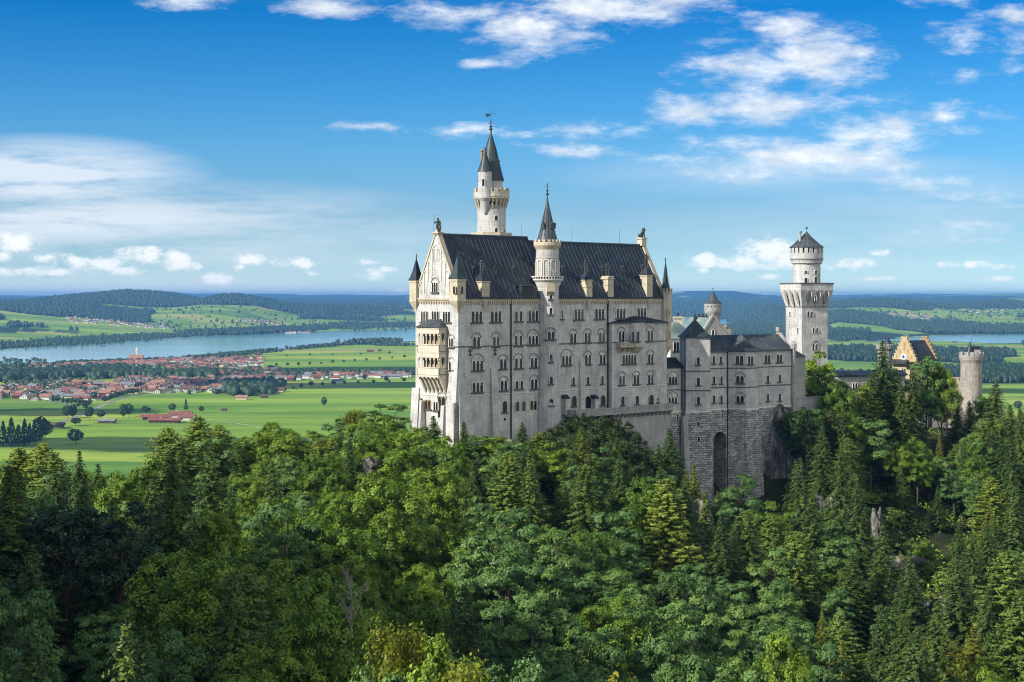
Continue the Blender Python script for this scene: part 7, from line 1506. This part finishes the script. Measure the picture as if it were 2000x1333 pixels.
cq = A.w(uE+4.6, -6.5, 0); rock('cliff', cq.x, cq.y, 143, 6, 6, 18.5, 9, 'darkrock', 'rounded dark rock shoulder right of the side wing', 'cliff', None, 50, .45)
cq = A.w(uE-6, 1.0, 0)
lw = root('rock_ledge_wall', (cq.x, cq.y, 138), 'mossy concrete ledge frame at the foot of the dark cliff', 'wall'); b = MB(); u0, z0 = A.hit(1505, 930, 2.2); u1, _ = A.hit(1540, 930, 2.2); A.box(b, u0, u1+2, 0, 2.2, z0-.4, z0); A.box(b, u0, u0+.5, .2, 2.2, z0-6, z0-.4); A.box(b, u1+.8, u1+1.3, .2, 2.2, z0-5, z0-.4); A.box(b, u0+.5, u1+.8, .2, 1.0, z0-6, z0-.4); b.build('wall', M['darkrock'], lw)
def outcrop(px, py, Y, rx_, ry_, rz_, seed, lab, mat='palerock'):
    t = pt(px, py, Y); rock('rock_outcrop', t.x, Y, t.z-rz_*.9, rx_*1.1, ry_*1.1, rz_*1.9, seed, mat, lab, 'rock', None, 40, 1.25)
outcrop(725, 910, 300, 1.2, 2, 1.0, 21, 'pale boulder rising from the trees left of the castle'); outcrop(1712, 1020, 362, 1.0, 1.6, 2.0, 22, 'grey vertical rock face high on the right slope'); 
outcrop(1745, 1105, 335, 4.5, 3, 1.6, 24, 'grey scree patch on the right slope'); outcrop(1862, 1205, 298, 4, 3, 3, 25, 'dark rock step low on the right slope', 'darkrock'); outcrop(1345, 1030, 322, 4, 3, 5, 26, 'dark rock below the stone base', 'darkrock')
outcrop(1950, 1200, 300, 2, 2, 3.5, 27, 'dark rock rib near the right edge', 'darkrock'); outcrop(1620, 1010, 365, 4, 3, 4, 28, 'brown-grey rock under the trees right of the cliff', 'darkrock'); outcrop(965, 895, 328, 5, 2.5, 2.6, 29, 'low rock at the foot of the long front', 'darkrock')

# ------------------------------------------------------------------ added clouds, unseen high on the left, placed to shade bands of the meadows
M['cloud'] = plain('shade_cloud_white', (.8, .8, .8), 1, .05, .01)
for cx_, cy_, ra, rb, sd_ in ((-330, 2120, 300, 85, 41), (-330, 3520, 360, 105, 42), (-380, 4350, 260, 70, 43), (-760, 2700, 160, 60, 44), (900, 3300, 260, 70, 45)):
    zc_ = 1300.; k_ = zc_/math.tan(math.radians(SUN_EL)); rock('cloud', cx_+SX*k_, cy_+SY*k_, zc_, ra, rb, 45, sd_, 'cloud', 'unseen flat white cloud added to shade the meadows', None, 'stuff', 26, 1.1)

# ------------------------------------------------------------------ haze
hz = MB(); hz.hexa([(-45000, -3400, -30), (45000, -3400, -30), (45000, 44500, -30), (-45000, 44500, -30)], [(-45000, -3400, HTOP), (45000, -3400, HTOP), (45000, 44500, HTOP), (-45000, 44500, HTOP)])
hm = bpy.data.materials.new('haze_air'); hm.use_nodes = True; ht = hm.node_tree; ht.nodes.clear(); ho = ht.nodes.new('ShaderNodeOutputMaterial'); hp = ht.nodes.new('ShaderNodeVolumePrincipled')
hp.inputs['Color'].default_value = (.18, .50, 1.0, 1); hp.inputs['Density'].default_value = HAZE; hp.inputs['Anisotropy'].default_value = .1; ht.links.new(hp.outputs[0], ho.inputs['Volume'])
tag(hz.build('haze', hm), kind='stuff')
